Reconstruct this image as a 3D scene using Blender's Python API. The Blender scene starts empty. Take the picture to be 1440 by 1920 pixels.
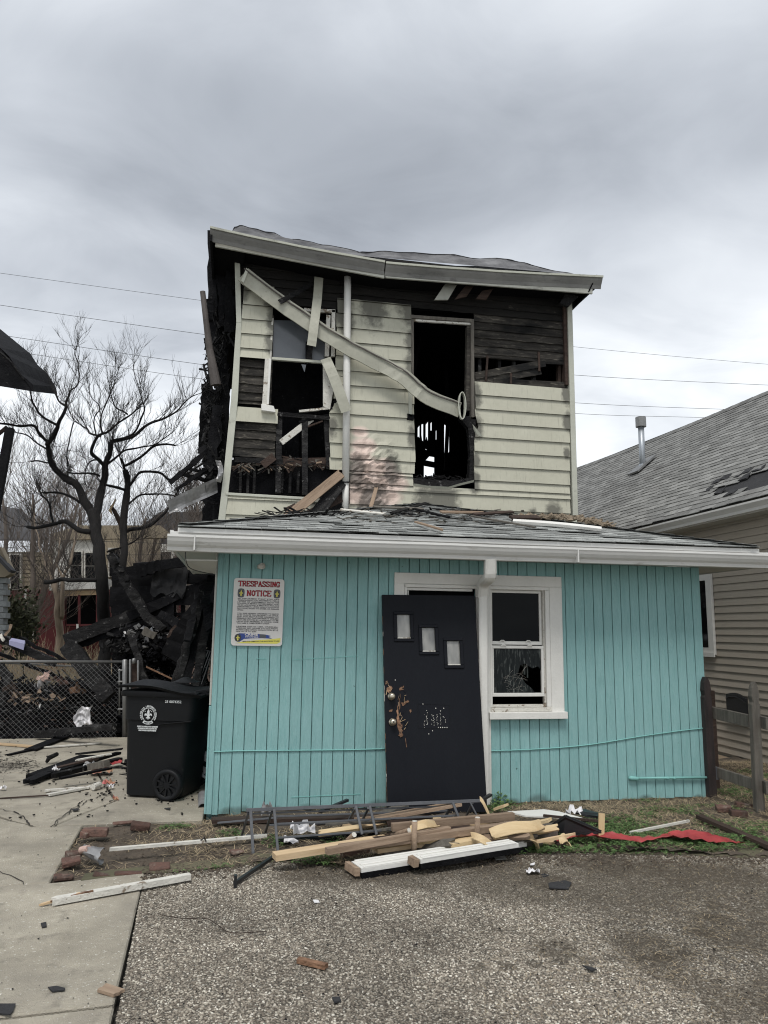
import bpy, math, random
from mathutils import Vector, Matrix, noise
random.seed(7)
R = math.radians
scene = bpy.context.scene
COL = scene.collection

# ---------------------------------------------------------------- camera
F, PITCH, YAW, ROLL, EYE = 1387.0, R(9.0), R(10.8), R(.75), 1.65
fw = Vector((math.sin(YAW)*math.cos(PITCH), math.cos(YAW)*math.cos(PITCH), math.sin(PITCH)))
r0 = Vector((math.cos(YAW), -math.sin(YAW), 0)); u0 = r0.cross(fw)
rt = r0*math.cos(ROLL)+u0*math.sin(ROLL); up = -r0*math.sin(ROLL)+u0*math.cos(ROLL)
CAM = Vector((0, 0, EYE))
cd = bpy.data.cameras.new('camera'); cam = bpy.data.objects.new('camera', cd); COL.objects.link(cam)
cam.matrix_world = Matrix.Translation(CAM) @ Matrix((rt, up, -fw)).transposed().to_4x4()
cd.sensor_fit = 'VERTICAL'; cd.sensor_height = 36; cd.lens = 36*F/1920; cd.clip_start = .05; cd.clip_end = 600
scene.camera = cam

# ---------------------------------------------------------------- world, sun, exposure
SUN_EL, SUN_AZ = R(60), R(200)
w = bpy.data.worlds.new('World'); scene.world = w; w.use_nodes = True
nt = w.node_tree; nt.nodes.clear()
def N(nt, t, **k):
    n = nt.nodes.new(t)
    for a, v in k.items():
        if a.startswith('i_'): n.inputs[a[2:].replace('_', ' ')].default_value = v
        else: setattr(n, a, v)
    return n
def L(nt, a, b): nt.links.new(a, b)
def math_n(nt, op, a, b=None, clamp=False):
    n = nt.nodes.new('ShaderNodeMath'); n.operation = op; n.use_clamp = clamp
    for i, v in enumerate((a, b)):
        if v is None: continue
        if hasattr(v, 'default_value'): nt.links.new(v, n.inputs[i])
        else: n.inputs[i].default_value = v
    return n.outputs[0]
def ramp(nt, fac, stops, interp='LINEAR'):
    n = nt.nodes.new('ShaderNodeValToRGB'); n.color_ramp.interpolation = interp
    e = n.color_ramp.elements
    while len(e) < len(stops): e.new(.5)
    for i, (p, c) in enumerate(stops):
        e[i].position = p; e[i].color = (c, c, c, 1) if isinstance(c, (int, float)) else (*c, 1)
    nt.links.new(fac, n.inputs[0]); return n.outputs[0]
def mixc(nt, mode, f, a, b):
    n = nt.nodes.new('ShaderNodeMix'); n.data_type = 'RGBA'; n.blend_type = mode
    for i, v in ((0, f), (6, a), (7, b)):
        if hasattr(v, 'default_value') : nt.links.new(v, n.inputs[i])
        else: n.inputs[i].default_value = v if i == 0 else (*v, 1)
    return n.outputs[2]
tc = N(nt, 'ShaderNodeTexCoord'); sp = N(nt, 'ShaderNodeSeparateXYZ'); L(nt, tc.outputs['Generated'], sp.inputs[0])
zz = math_n(nt, 'MAXIMUM', sp.outputs[2], 0.0); den = math_n(nt, 'ADD', zz, .16)
cx = math_n(nt, 'DIVIDE', sp.outputs[0], den); cy = math_n(nt, 'DIVIDE', sp.outputs[1], den)
cb = N(nt, 'ShaderNodeCombineXYZ'); L(nt, cx, cb.inputs[0]); L(nt, cy, cb.inputs[1])
mp = N(nt, 'ShaderNodeMapping'); mp.inputs['Scale'].default_value = (.75, 1.0, 1); mp.inputs['Rotation'].default_value = (0, 0, R(-24)); mp.inputs['Location'].default_value = (3.1, .55, 0)
L(nt, cb.outputs[0], mp.inputs[0])
n1 = N(nt, 'ShaderNodeTexNoise', i_Scale=.80, i_Detail=5.0, i_Roughness=.5, i_Distortion=.5); L(nt, mp.outputs[0], n1.inputs['Vector'])
n2 = N(nt, 'ShaderNodeTexNoise', i_Scale=3.2, i_Detail=6.0, i_Roughness=.55, i_Distortion=.6); L(nt, mp.outputs[0], n2.inputs['Vector'])
grad = ramp(nt, zz, [(0, .65), (.20, .66), (.34, .57), (.44, .46), (.53, .355), (.60, .37), (.68, .48), (.80, .58), (1, .66)], 'EASE')
dn = math_n(nt, 'MULTIPLY', math_n(nt, 'SUBTRACT', n1.outputs[0], .5), 1.7)
dn2 = math_n(nt, 'MULTIPLY', math_n(nt, 'SUBTRACT', n2.outputs[0], .5), .62)
lum = math_n(nt, 'MULTIPLY', grad, math_n(nt, 'ADD', 1.0, math_n(nt, 'ADD', dn, dn2)))
lum = math_n(nt, 'MINIMUM', lum, .67)
tint = ramp(nt, lum, [(.18, (.895, .975, 1.11)), (.66, (.965, 1.0, 1.035))])
ccol = mixc(nt, 'MULTIPLY', 1.0, lum, tint)
bgc = N(nt, 'ShaderNodeBackground', i_Strength=1.0); L(nt, ccol, bgc.inputs[0])
sky = N(nt, 'ShaderNodeTexSky'); sky.sky_type = 'NISHITA'; sky.sun_disc = False; sky.sun_elevation = SUN_EL; sky.sun_rotation = SUN_AZ
bgs = N(nt, 'ShaderNodeBackground', i_Strength=.08); L(nt, sky.outputs[0], bgs.inputs[0])
mx = N(nt, 'ShaderNodeMixShader'); mx.inputs[0].default_value = .95; L(nt, bgs.outputs[0], mx.inputs[1]); L(nt, bgc.outputs[0], mx.inputs[2])
wo = N(nt, 'ShaderNodeOutputWorld'); L(nt, mx.outputs[0], wo.inputs[0])
sd = bpy.data.lights.new('sun', 'SUN'); sd.energy = 1.5; sd.angle = R(20); sd.color = (1, .97, .93)
so = bpy.data.objects.new('sun', sd); COL.objects.link(so)
sdir = Vector((math.sin(SUN_AZ)*math.cos(SUN_EL), math.cos(SUN_AZ)*math.cos(SUN_EL), math.sin(SUN_EL)))
so.rotation_euler = sdir.to_track_quat('Z', 'Y').to_euler(); so.location = sdir*30
scene.view_settings.view_transform = 'Standard'; scene.view_settings.look = 'None'
scene.view_settings.exposure = .70; scene.view_settings.gamma = 1; scene.cycles.filter_width = 1.1; scene.view_settings.use_curve_mapping = False

# ---------------------------------------------------------------- helpers
def P(px, py, x=None, y=None, z=None):
    """point of the place seen in that direction on the plane x=, y= or z="""
    d = rt*(px-720)+up*(960-py)+fw*F
    t = (x-CAM.x)/d.x if x is not None else (y-CAM.y)/d.y if y is not None else (z-CAM.z)/d.z
    return CAM+d*t
def nz(p, s=1.0, o=0.0): return noise.noise(Vector((p[0]*s+o, p[1]*s-o, p[2]*s+.5*o)))
def U(a, b): return random.uniform(a, b)
class MB:
    def __init__(s): s.v = []; s.f = []
    def add(s, vs, fs):
        o = len(s.v); s.v += [Vector(v) for v in vs]; s.f += [tuple(i+o for i in f) for f in fs]; return s
    def hexa(s, p): return s.add(p, [(0, 3, 2, 1), (4, 5, 6, 7), (0, 1, 5, 4), (1, 2, 6, 5), (2, 3, 7, 6), (3, 0, 4, 7)])
    def box(s, x0, x1, y0, y1, z0, z1):
        return s.hexa([(x0, y0, z0), (x1, y0, z0), (x1, y1, z0), (x0, y1, z0), (x0, y0, z1), (x1, y0, z1), (x1, y1, z1), (x0, y1, z1)])
    def prism(s, pts, vec):
        n = len(pts); vec = Vector(vec); a = [Vector(p) for p in pts]
        return s.add(a+[p+vec for p in a], [tuple(range(n)), tuple(range(2*n-1, n-1, -1))]+[(i, i+n, (i+1) % n+n, (i+1) % n) for i in range(n)])
    def beam(s, p0, p1, w, t, upv=(0, 0, 1)):
        p0 = Vector(p0); p1 = Vector(p1); d = (p1-p0).normalized(); side = d.cross(Vector(upv))
        if side.length < 1e-4: side = d.cross(Vector((0, 1, 0)))
        side.normalize(); u = side.cross(d).normalized(); a = side*w/2; b = u*t/2
        return s.hexa([p0-a-b, p0+a-b, p1+a-b, p1-a-b, p0-a+b, p0+a+b, p1+a+b, p1-a+b])
    def tube(s, pts, r, n=8, cap=True):
        pts = [Vector(p) for p in pts]; m = len(pts); rs = r if isinstance(r, (list, tuple)) else [r]*m
        o = len(s.v); prev = None
        for i, p in enumerate(pts):
            d = (pts[min(i+1, m-1)]-pts[max(i-1, 0)]).normalized()
            if prev is None: a = d.orthogonal().normalized()
            else: a = prev-d*prev.dot(d); a = a.normalized() if a.length > 1e-5 else d.orthogonal().normalized()
            prev = a; b = d.cross(a)
            for k in range(n):
                t = 2*math.pi*k/n; s.v.append(p+(a*math.cos(t)+b*math.sin(t))*rs[i])
        for i in range(m-1):
            for k in range(n):
                k2 = (k+1) % n; s.f.append((o+i*n+k, o+i*n+k2, o+(i+1)*n+k2, o+(i+1)*n+k))
        if cap: s.f.append(tuple(o+k for k in range(n-1, -1, -1))); s.f.append(tuple(o+(m-1)*n+k for k in range(n)))
        return s
    def grid(s, fn, nu, nv):
        o = len(s.v)
        for j in range(nv+1):
            for i in range(nu+1): s.v.append(Vector(fn(i/nu, j/nv)))
        for j in range(nv):
            for i in range(nu):
                a = o+j*(nu+1)+i; s.f.append((a, a+1, a+nu+2, a+nu+1))
        return s
    def disc(s, c, r, nrm, h, n=20):
        nrm = Vector(nrm).normalized(); return s.tube([Vector(c), Vector(c)+nrm*h], r, n)
    def jitter(s, a, sc=6):
        for i, v in enumerate(s.v): s.v[i] = v+Vector((nz(v, sc, 1), nz(v, sc, 9), nz(v, sc, 17)))*a
        return s
    def build(s, name, m, parent=None, smooth=False, loc=None, bevel=0):
        me = bpy.data.meshes.new(name)
        off = Vector(parent['_o']) if parent is not None else (Vector(loc) if loc is not None else Vector((0, 0, 0)))
        me.from_pydata([v-off for v in s.v], [], s.f); me.materials.append(m)
        if smooth: me.polygons.foreach_set('use_smooth', [True]*len(me.polygons))
        o = bpy.data.objects.new(name, me); COL.objects.link(o)
        o['_o'] = list(off)
        if parent is not None: o.parent = parent
        else: o.location = off
        # a child mesh keeps its parent's origin: its own location is zero
        if bevel:
            b = o.modifiers.new('bevel', 'BEVEL'); b.width = bevel; b.segments = 1; b.limit_method = 'ANGLE'
        return o
def tag(o, label=None, cat=None, group=None, kind=None):
    if label: o['label'] = label
    if cat: o['category'] = cat
    if group: o['group'] = group
    if kind: o['kind'] = kind
    return o
def empty(name, loc, label, cat, group=None):
    o = bpy.data.objects.new(name, None); COL.objects.link(o); o.location = Vector(loc); o['_o'] = list(loc)
    o.empty_display_size = .2
    return tag(o, label, cat, group)
def shared(name, me, mw, parent):
    """a piece that shares its mesh data; mw is its world matrix"""
    o = bpy.data.objects.new(name, me); COL.objects.link(o); o.parent = parent
    o.matrix_local = Matrix.Translation(-Vector(parent['_o'])) @ mw; o['_o'] = list(mw.translation); return o

# ---------------------------------------------------------------- materials
def mat(name, base, rough=.8, alt=None, nscale=4, namt=.25, detail=5, stretch=(1, 1, 1), coord='obj', rnd=.0, isl=.0,
        bump=.15, bscale=60, spots=None, spec=.3, metal=0, wave=None, grain=None, edge=None):
    m = bpy.data.materials.new(name); m.use_nodes = True; t = m.node_tree; t.nodes.clear()
    out = N(t, 'ShaderNodeOutputMaterial'); bs = N(t, 'ShaderNodeBsdfPrincipled'); L(t, bs.outputs[0], out.inputs[0])
    bs.inputs['Roughness'].default_value = rough; bs.inputs['Metallic'].default_value = metal
    bs.inputs['Specular IOR Level'].default_value = spec
    oi = N(t, 'ShaderNodeObjectInfo')
    if coord == 'obj':
        tc = N(t, 'ShaderNodeTexCoord'); ad = N(t, 'ShaderNodeVectorMath', operation='ADD'); L(t, tc.outputs['Object'], ad.inputs[0])
        sc_ = N(t, 'ShaderNodeVectorMath', operation='SCALE'); sc_.inputs[0].default_value = (37, 53, 71); L(t, oi.outputs['Random'], sc_.inputs['Scale']); L(t, sc_.outputs[0], ad.inputs[1]); co = ad.outputs[0]
    else:
        ge = N(t, 'ShaderNodeNewGeometry'); co = ge.outputs['Position']
    mp = N(t, 'ShaderNodeMapping'); mp.inputs['Scale'].default_value = stretch; L(t, co, mp.inputs[0]); v = mp.outputs[0]
    n = N(t, 'ShaderNodeTexNoise', i_Scale=nscale, i_Detail=detail, i_Roughness=.6); L(t, v, n.inputs['Vector'])
    f = ramp(t, n.outputs[0], [(.3, 0), (.7, 1)])
    alt = alt or tuple(c*(1-namt) for c in base)
    c = mixc(t, 'MIX', f, base, alt)
    n3 = N(t, 'ShaderNodeTexNoise', i_Scale=nscale*9, i_Detail=3.0); L(t, v, n3.inputs['Vector'])
    c = mixc(t, 'MULTIPLY', .6, c, ramp(t, n3.outputs[0], [(.25, 1-namt), (.75, 1)]))
    for sp_ in (spots or []):           # (colour, scale, lo, hi, stretch)
        mp2 = N(t, 'ShaderNodeMapping'); mp2.inputs['Scale'].default_value = sp_[4] if len(sp_) > 4 else (1, 1, 1); L(t, co, mp2.inputs[0])
        ns = N(t, 'ShaderNodeTexNoise', i_Scale=sp_[1], i_Detail=6.0, i_Roughness=.65); L(t, mp2.outputs[0], ns.inputs['Vector'])
        c = mixc(t, 'MIX', ramp(t, ns.outputs[0], [(sp_[2], 0), (sp_[3], 1)]), c, sp_[0])
    if edge: c = edge(t, c)
    if rnd: c = mixc(t, 'MULTIPLY', 1.0, c, ramp(t, oi.outputs['Random'], [(0, 1-rnd), (1, 1+rnd*.3)]))
    if isl:
        g2 = N(t, 'ShaderNodeNewGeometry'); c = mixc(t, 'MULTIPLY', 1.0, c, ramp(t, g2.outputs['Random Per Island'], [(0, 1-isl), (1, 1+isl*.3)]))
    L(t, c, bs.inputs['Base Color'])
    if bump:
        nb = N(t, 'ShaderNodeTexNoise', i_Scale=bscale, i_Detail=4.0); L(t, v, nb.inputs['Vector'])
        h = math_n(t, 'ADD', nb.outputs[0], math_n(t, 'MULTIPLY', n.outputs[0], 1.5))
        b = N(t, 'ShaderNodeBump', i_Strength=min(1, bump*2), i_Distance=.01); L(t, h, b.inputs['Height']); L(t, b.outputs[0], bs.inputs['Normal'])
    return m
def alligator(t, c):
    v = [n for n in t.nodes if n.type == 'MAPPING'][0].outputs[0]; vo = N(t, 'ShaderNodeTexVoronoi', i_Scale=17.0); vo.feature = 'DISTANCE_TO_EDGE'; L(t, v, vo.inputs['Vector'])
    f = ramp(t, vo.outputs['Distance'], [(.01, .25), (.10, 1)]); n = N(t, 'ShaderNodeTexNoise', i_Scale=2.3, i_Detail=5.0); L(t, v, n.inputs['Vector'])
    c = mixc(t, 'MIX', ramp(t, n.outputs[0], [(.52, 0), (.72, .55)]), c, (.085, .083, .080)); return mixc(t, 'MULTIPLY', 1.0, c, f)
def stain(centers, col, amt=1.0, nscale=5, namp=.35, aniso=(1, 1, 1)):
    """shaped soot / scorch marks: (x,y,z,radius) blobs with ragged outlines"""
    def fn(t, c):
        g = N(t, 'ShaderNodeNewGeometry'); n = N(t, 'ShaderNodeTexNoise', i_Scale=nscale, i_Detail=6.0, i_Roughness=.65); L(t, g.outputs['Position'], n.inputs['Vector'])
        sc_ = N(t, 'ShaderNodeVectorMath', operation='MULTIPLY'); sc_.inputs[1].default_value = aniso; L(t, g.outputs['Position'], sc_.inputs[0])
        tot = None
        for (x, y, z, r) in centers:
            d = N(t, 'ShaderNodeVectorMath', operation='DISTANCE'); L(t, sc_.outputs[0], d.inputs[0]); d.inputs[1].default_value = (x*aniso[0], y*aniso[1], z*aniso[2])
            k = math_n(t, 'SUBTRACT', 1.0, math_n(t, 'DIVIDE', d.outputs['Value'], r))
            tot = k if tot is None else math_n(t, 'MAXIMUM', tot, k)
        q = math_n(t, 'ADD', tot, math_n(t, 'MULTIPLY', math_n(t, 'SUBTRACT', n.outputs[0], .5), namp*2.2))
        f = ramp(t, q, [(.0, 0), (.42, amt)])
        return mixc(t, 'MIX', f, c, col)
    return fn
M = {}
M['char'] = mat('charred wood', (.013, .013, .0145), .7, alt=(.005, .005, .006), nscale=6, bump=.6, bscale=45, spec=.08, rnd=.4, spots=[((.06, .058, .055), 14, .62, .74)])
M['char2'] = mat('charred timber with ash', (.028, .027, .027), .65, alt=(.010, .010, .011), nscale=5, stretch=(1, 5, 5), bump=.7, bscale=30, spec=.12, rnd=.4, spots=[((.20, .195, .19), 11, .60, .70)], edge=alligator)
M['black'] = mat('soot and painted shade black', (.006, .006, .007), .9, bump=.1, spec=.1)
M['clap'] = mat('burnt clapboard', (.088, .080, .068), .85, alt=(.022, .019, .016), nscale=3.2, stretch=(.6, 3, 5), coord='pos', bump=.5, bscale=50, rnd=.55, spots=[((.24, .215, .175), 7, .56, .72, (1, 3, 6)), ((.008, .008, .008), 1.6, .50, .62, (.7, 1, 1.6))])
def sg(px, py, r, y=9.95): p = P(px, py, y=y); return (p.x, p.y, p.z, r)
soot = [sg(516, 600, .16), sg(512, 640, .14), sg(512, 560, .14), sg(700, 560, .26), sg(770, 565, .24), sg(640, 570, .2), sg(772, 640, .13), sg(772, 690, .13), sg(775, 820, .11), sg(893, 740, .12), sg(893, 800, .13), sg(893, 860, .08),
        sg(890, 905, .11), sg(830, 945, .30), sg(800, 960, .25), sg(1064, 740, .10), sg(1066, 790, .10), sg(650, 600, .14), sg(1040, 970, .16), sg(700, 950, .25), sg(620, 700, .1), sg(622, 800, .1), sg(450, 540, .16), sg(600, 945, .18), sg(1000, 975, .1), sg(1064, 850, .07), sg(668, 885, .17), sg(735, 880, .15)]
burn = [sg(676, 810, .11), sg(682, 835, .16), sg(675, 855, .14), sg(690, 880, .22), sg(720, 875, .15), sg(690, 905, .26), sg(735, 905, .2), sg(690, 925, .24), sg(725, 930, .2), sg(665, 930, .15)]
s1 = stain(soot, (.05, .048, .042), .75, 9, .55, (1, 1, .5)); s2 = stain(burn, (.66, .52, .455), .9, 4, .20, (.75, 1, 1)); s3 = stain([(x, y, z, r*.7) for x, y, z, r in burn], (.24, .175, .14), .42, 9, 1.0, (.5, 1, 1.8))
def sid_edge(t, c): return s1(t, s3(t, s2(t, c)))
M['siding'] = mat('cream siding', (.485, .475, .385), .55, namt=.12, alt=(.43, .42, .335), nscale=1.5, stretch=(1, 1, 1), coord='pos', bump=.05, bscale=25, rnd=.05, spots=[((.27, .26, .21), 5, .56, .84, (7, 1, .7)), ((.16, .155, .13), 14, .66, .78, (5, 1, .5))], edge=sid_edge)
M['creammetal'] = mat('cream metal trim', (.50, .505, .43), .5, namt=.15, nscale=3, coord='pos', bump=.04, spots=[((.16, .155, .13), 4, .60, .82)])
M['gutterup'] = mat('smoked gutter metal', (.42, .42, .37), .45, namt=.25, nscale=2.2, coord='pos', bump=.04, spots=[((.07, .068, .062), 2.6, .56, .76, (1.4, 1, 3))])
M['white'] = mat('white paint', (.70, .69, .65), .5, namt=.10, nscale=4, coord='pos', bump=.08, spots=[((.36, .34, .29), 7, .66, .8)])
M['oldwhite'] = mat('flaking white paint', (.66, .64, .58), .7, namt=.2, nscale=6, coord='pos', bump=.35, bscale=70, spots=[((.20, .16, .12), 13, .57, .63)])
M['gutter'] = mat('white aluminium gutter', (.62, .615, .59), .42, namt=.08, nscale=2, coord='pos', bump=.02, spots=[((.30, .28, .25), 5, .62, .85, (1, 1, 3))])
M['soffit'] = mat('soffit metal', (.50, .49, .45), .6, namt=.1, bump=.03, coord='pos')
M['teal'] = mat('teal painted plywood', (.255, .445, .442), .55, alt=(.215, .395, .39), nscale=3, namt=.10, stretch=(6, 1, .9), coord='pos', bump=.22, bscale=32, rnd=.05, spec=.35,
                spots=[((.15, .34, .335), 20, .54, .75, (5, 1, .30)), ((.30, .53, .52), 9, .60, .8, (6, 1, .5)), ((.045, .07, .065), 17, .70, .75), ((.13, .27, .26), 2.2, .58, .85, (1.5, 1, .6))], edge=stain([(U(-.2, 4.7), 7.0, .02, U(.07, .16)) for _ in range(16)], (.06, .08, .07), .6, 9, .3, (1, 1, 1.6)))
M['tealtrim'] = mat('teal paint on pipe and cable', (.20, .44, .415), .5, namt=.08, bump=.05)
M['tealgap'] = mat('teal groove backing', (.15, .30, .295), .8, namt=.2)
M['shing'] = mat('grey asphalt shingle', (.475, .49, .47), .9, namt=.3, nscale=14, bump=.5, bscale=160, rnd=.50, isl=.25, coord='pos', spots=[((.16, .165, .16), 3, .6, .8)])
M['shing2'] = mat('weathered asphalt shingle', (.33, .33, .315), .9, namt=.25, nscale=9, bump=.4, bscale=120, rnd=.36, isl=.34, coord='pos', spots=[((.20, .195, .185), 1.1, .52, .75, (.6, 1, 1)), ((.42, .42, .39), 1.6, .62, .8)])
M['pipebrown'] = mat('heat-browned pipe', (.115, .10, .092), .6, alt=(.06, .052, .048), nscale=4, namt=.3, bump=.1)
M['wrinkled'] = mat('lifted grey roofing sheet', (.20, .20, .205), .8, alt=(.06, .06, .065), nscale=3.0, namt=.3, coord='pos', bump=.3, bscale=14, stretch=(1, 1, 2))
M['gutterface'] = mat('gutter with painted shade and soot', (.215, .21, .195), .5, alt=(.13, .128, .12), nscale=1.6, namt=.2, coord='pos', bump=.04, spots=[((.05, .05, .048), 2.2, .58, .74, (1.2, 1, 3))])  # darker base paints the shade on the gutter's downward face; spots are soot
M['fallen'] = mat('smoke-stained cream sheet metal', (.40, .395, .325), .5, alt=(.30, .295, .24), nscale=2.5, namt=.2, coord='pos', bump=.06, bscale=12, spots=[((.10, .095, .08), 5, .60, .80, (3, 1, 1.5))])
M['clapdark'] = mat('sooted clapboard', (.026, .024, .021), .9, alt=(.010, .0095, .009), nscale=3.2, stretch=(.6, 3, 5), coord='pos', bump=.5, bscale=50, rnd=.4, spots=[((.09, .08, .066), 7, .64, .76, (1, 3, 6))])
M['painted_shade'] = mat('painted shade under the laps', (.05, .045, .036), .9, namt=.3, bump=0)  # dark colour on the lap undersides paints the shadow line below each board
M['felt'] = mat('black roofing felt', (.035, .035, .037), .85, namt=.3, nscale=8, bump=.3, coord='pos')
M['nsid'] = mat('tan vinyl siding', (.42, .37, .305), .55, namt=.07, nscale=2, coord='pos', bump=.05, rnd=.05, spots=[((.23, .20, .165), 3, .60, .85, (1, .5, 3))])
M['concrete'] = mat('old concrete', (.46, .42, .34), .9, alt=(.30, .272, .215), nscale=.9, namt=.30, detail=8, coord='pos', bump=.5, bscale=140, spots=[((.66, .64, .58), 55, .60, .68), ((.14, .135, .12), 62, .64, .72), ((.22, .20, .165), 1.4, .44, .74), ((.16, .145, .12), 5, .56, .76), ((.10, .09, .08), 28, .66, .76)])
M['darkjoint'] = mat('joint dirt', (.05, .045, .038), .95, namt=.4, nscale=20, coord='pos', bump=.5)
M['soil'] = mat('dark soil', (.125, .10, .076), .95, alt=(.062, .05, .038), nscale=5, namt=.5, coord='pos', bump=.9, bscale=70, spots=[((.20, .16, .11), 16, .60, .72), ((.03, .026, .022), 8, .56, .68)])
M['straw'] = mat('dry straw', (.50, .40, .26), .9, namt=.3, isl=.55, bump=0)
M['leaf'] = mat('clover leaf', (.135, .225, .075), .7, alt=(.09, .165, .05), namt=.3, isl=.6, nscale=6, coord='pos', bump=0)
M['brick'] = mat('old red brick', (.175, .095, .075), .95, alt=(.10, .068, .055), nscale=12, namt=.35, bump=.7, rnd=.45, spots=[((.24, .205, .17), 9, .54, .72), ((.05, .042, .035), 14, .58, .7)])
M['pine'] = mat('fresh pine', (.66, .50, .32), .7, alt=(.53, .375, .215), nscale=2.5, namt=.2, stretch=(1, 12, 12), bump=.15, rnd=.25, spots=[((.26, .13, .06), 3, .66, .76, (1, 9, 9))])
M['cedar'] = mat('pinkish brown timber', (.43, .32, .23), .8, alt=(.27, .19, .13), nscale=2.5, namt=.3, stretch=(1, 12, 12), bump=.3, rnd=.3, spots=[((.12, .07, .045), 3, .60, .75, (1, 6, 6))])
M['ply'] = mat('torn plywood veneer', (.66, .52, .32), .7, alt=(.55, .40, .22), nscale=3, namt=.15, stretch=(1, 8, 8), bump=.2, rnd=.12)
M['grey wood'] = mat('weathered grey wood', (.225, .205, .175), .85, alt=(.12, .11, .095), nscale=3, namt=.3, stretch=(8, 8, 1), bump=.5, rnd=.2, spots=[((.10, .115, .09), 4, .60, .8)])
M['darkwood'] = mat('blackened wood', (.022, .019, .019), .65, alt=(.045, .032, .030), nscale=3, stretch=(8, 8, 1), bump=.4)
M['brownwood'] = mat('wet brown timber', (.085, .055, .042), .8, alt=(.045, .030, .024), nscale=3, stretch=(1, 8, 8), bump=.5, rnd=.3)
M['rail'] = mat('dark grey painted steel', (.105, .11, .12), .45, namt=.3, nscale=9, bump=.05, spec=.5)
M['blackmetal'] = mat('black metal', (.012, .013, .015), .45, namt=.2, bump=.05, spec=.5)
M['door'] = mat('black painted door', (.008, .009, .0125), .5, alt=(.010, .0112, .0145), nscale=1.4, namt=.15, bump=.10, bscale=25, stretch=(3, 3, 1), spec=.12, spots=[((.05, .052, .055), 30, .76, .79)])
M['splinter'] = mat('split bare wood', (.33, .19, .115), .85, alt=(.10, .055, .035), nscale=14, namt=.3, bump=.5, rnd=.3)
M['bin'] = mat('black bin plastic', (.0085, .0092, .0105), .5, namt=.15, nscale=5, bump=.12, bscale=220, spec=.2, spots=[((.05, .048, .043), 9, .66, .82)])
M['binwhite'] = mat('white print on plastic', (.62, .64, .64), .6, namt=.15, bump=0)
M['signwhite'] = mat('sign aluminium white', (.66, .64, .61), .45, namt=.05, nscale=4, bump=0)
M['red'] = mat('sign red', (.42, .022, .035), .5, namt=.1, bump=0)
M['ink'] = mat('sign black print', (.055, .055, .06), .5, namt=.1, bump=0)
M['blue'] = mat('sign blue', (.045, .08, .28), .5, namt=.1, bump=0)
M['yellow'] = mat('sign yellow', (.72, .66, .13), .5, namt=.08, bump=0)
M['galv'] = mat('galvanised steel', (.27, .27, .265), .45, namt=.25, nscale=7, metal=.55, bump=.08)
M['silver'] = mat('scorched aluminium sheet', (.50, .50, .50), .38, alt=(.20, .19, .185), nscale=2.6, namt=.3, metal=.6, bump=.12, bscale=9, coord='pos')
M['ventpipe'] = mat('zinc vent pipe', (.40, .43, .46), .42, namt=.15, nscale=5, metal=.5, bump=.03)
M['glassdark'] = mat('dark window glass', (.004, .005, .006), .04, namt=.1, bump=0, spec=.09)
M['glassgrey'] = mat('dusty grey glass', (.085, .094, .105), .22, namt=.12, nscale=3, bump=.02, spec=.7)
M['doorglass'] = mat('frosted door glass', (.34, .335, .31), .18, alt=(.10, .105, .105), nscale=5, namt=.1, detail=2, bump=.04, bscale=6, spec=.7, stretch=(1.8, 1.8, .6))
M['brass'] = mat('worn nickel knob', (.56, .50, .40), .32, metal=.85, namt=.1, bump=0)
M['bark'] = mat('burnt bark', (.017, .0155, .015), .9, alt=(.009, .0085, .0085), nscale=7, namt=.3, coord='pos', bump=.8, bscale=30, stretch=(3, 3, 1))
M['twig'] = mat('bare dark twigs', (.045, .040, .037), .9, namt=.3, bump=0, isl=.5)
M['twigfar'] = mat('bare brown twigs', (.150, .124, .106), .9, namt=.2, bump=0, isl=.5)
M['palebark'] = mat('pale smooth bark', (.29, .235, .18), .9, alt=(.19, .15, .115), nscale=4, namt=.3, coord='pos', bump=.6, bscale=18, stretch=(3, 3, .7))
M['tanhouse'] = mat('tan painted clapboard', (.32, .27, .195), .8, namt=.15, coord='pos', bump=.1, rnd=.1)
M['redhouse'] = mat('maroon painted brick', (.135, .032, .034), .85, alt=(.085, .022, .024), nscale=2, coord='pos', bump=.3)
M['darkroof'] = mat('slate grey far roof', (.085, .085, .09), .9, namt=.2, coord='pos', bump=.2, isl=.25)
M['blockwall'] = mat('pale grey block', (.33, .35, .35), .9, namt=.25, nscale=6, rnd=.3, bump=.5)
M['redcloth'] = mat('red plastic sheet', (.42, .065, .065), .5, alt=(.24, .035, .038), nscale=7, namt=.2, bump=.2, bscale=20, coord='pos')
M['cloth'] = mat('white plastic rag', (.70, .69, .70), .6, namt=.12, nscale=9, bump=.2)
M['pink'] = mat('pink insulation board', (.62, .43, .36), .8, alt=(.42, .30, .26), nscale=4, namt=.2, bump=.2)
M['purple'] = mat('lilac paper box', (.30, .30, .44), .6, namt=.1, bump=.03)
M['litter'] = mat('coloured litter', (.55, .45, .25), .5, alt=(.45, .06, .10), nscale=9, namt=.2, rnd=.3, bump=.1)
M['darkgreen'] = mat('evergreen leaves', (.05, .055, .025), .8, isl=.6, namt=.3, bump=0)
M['dryground'] = mat('winter yard ground', (.13, .115, .075), .95, alt=(.075, .075, .045), nscale=1.5, namt=.4, coord='pos', bump=.7, bscale=30, spots=[((.06, .085, .03), 2.5, .55, .66)])
M['brownbag'] = mat('insulation fluff', (.36, .29, .21), .95, namt=.4, nscale=20, bump=.9, rnd=.25, coord='pos')
M['cable'] = mat('black cable', (.035, .036, .04), .6, bump=0)
M['path'] = mat('brown concrete path', (.27, .205, .14), .9, namt=.2, nscale=5, coord='pos', bump=.4)

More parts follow.
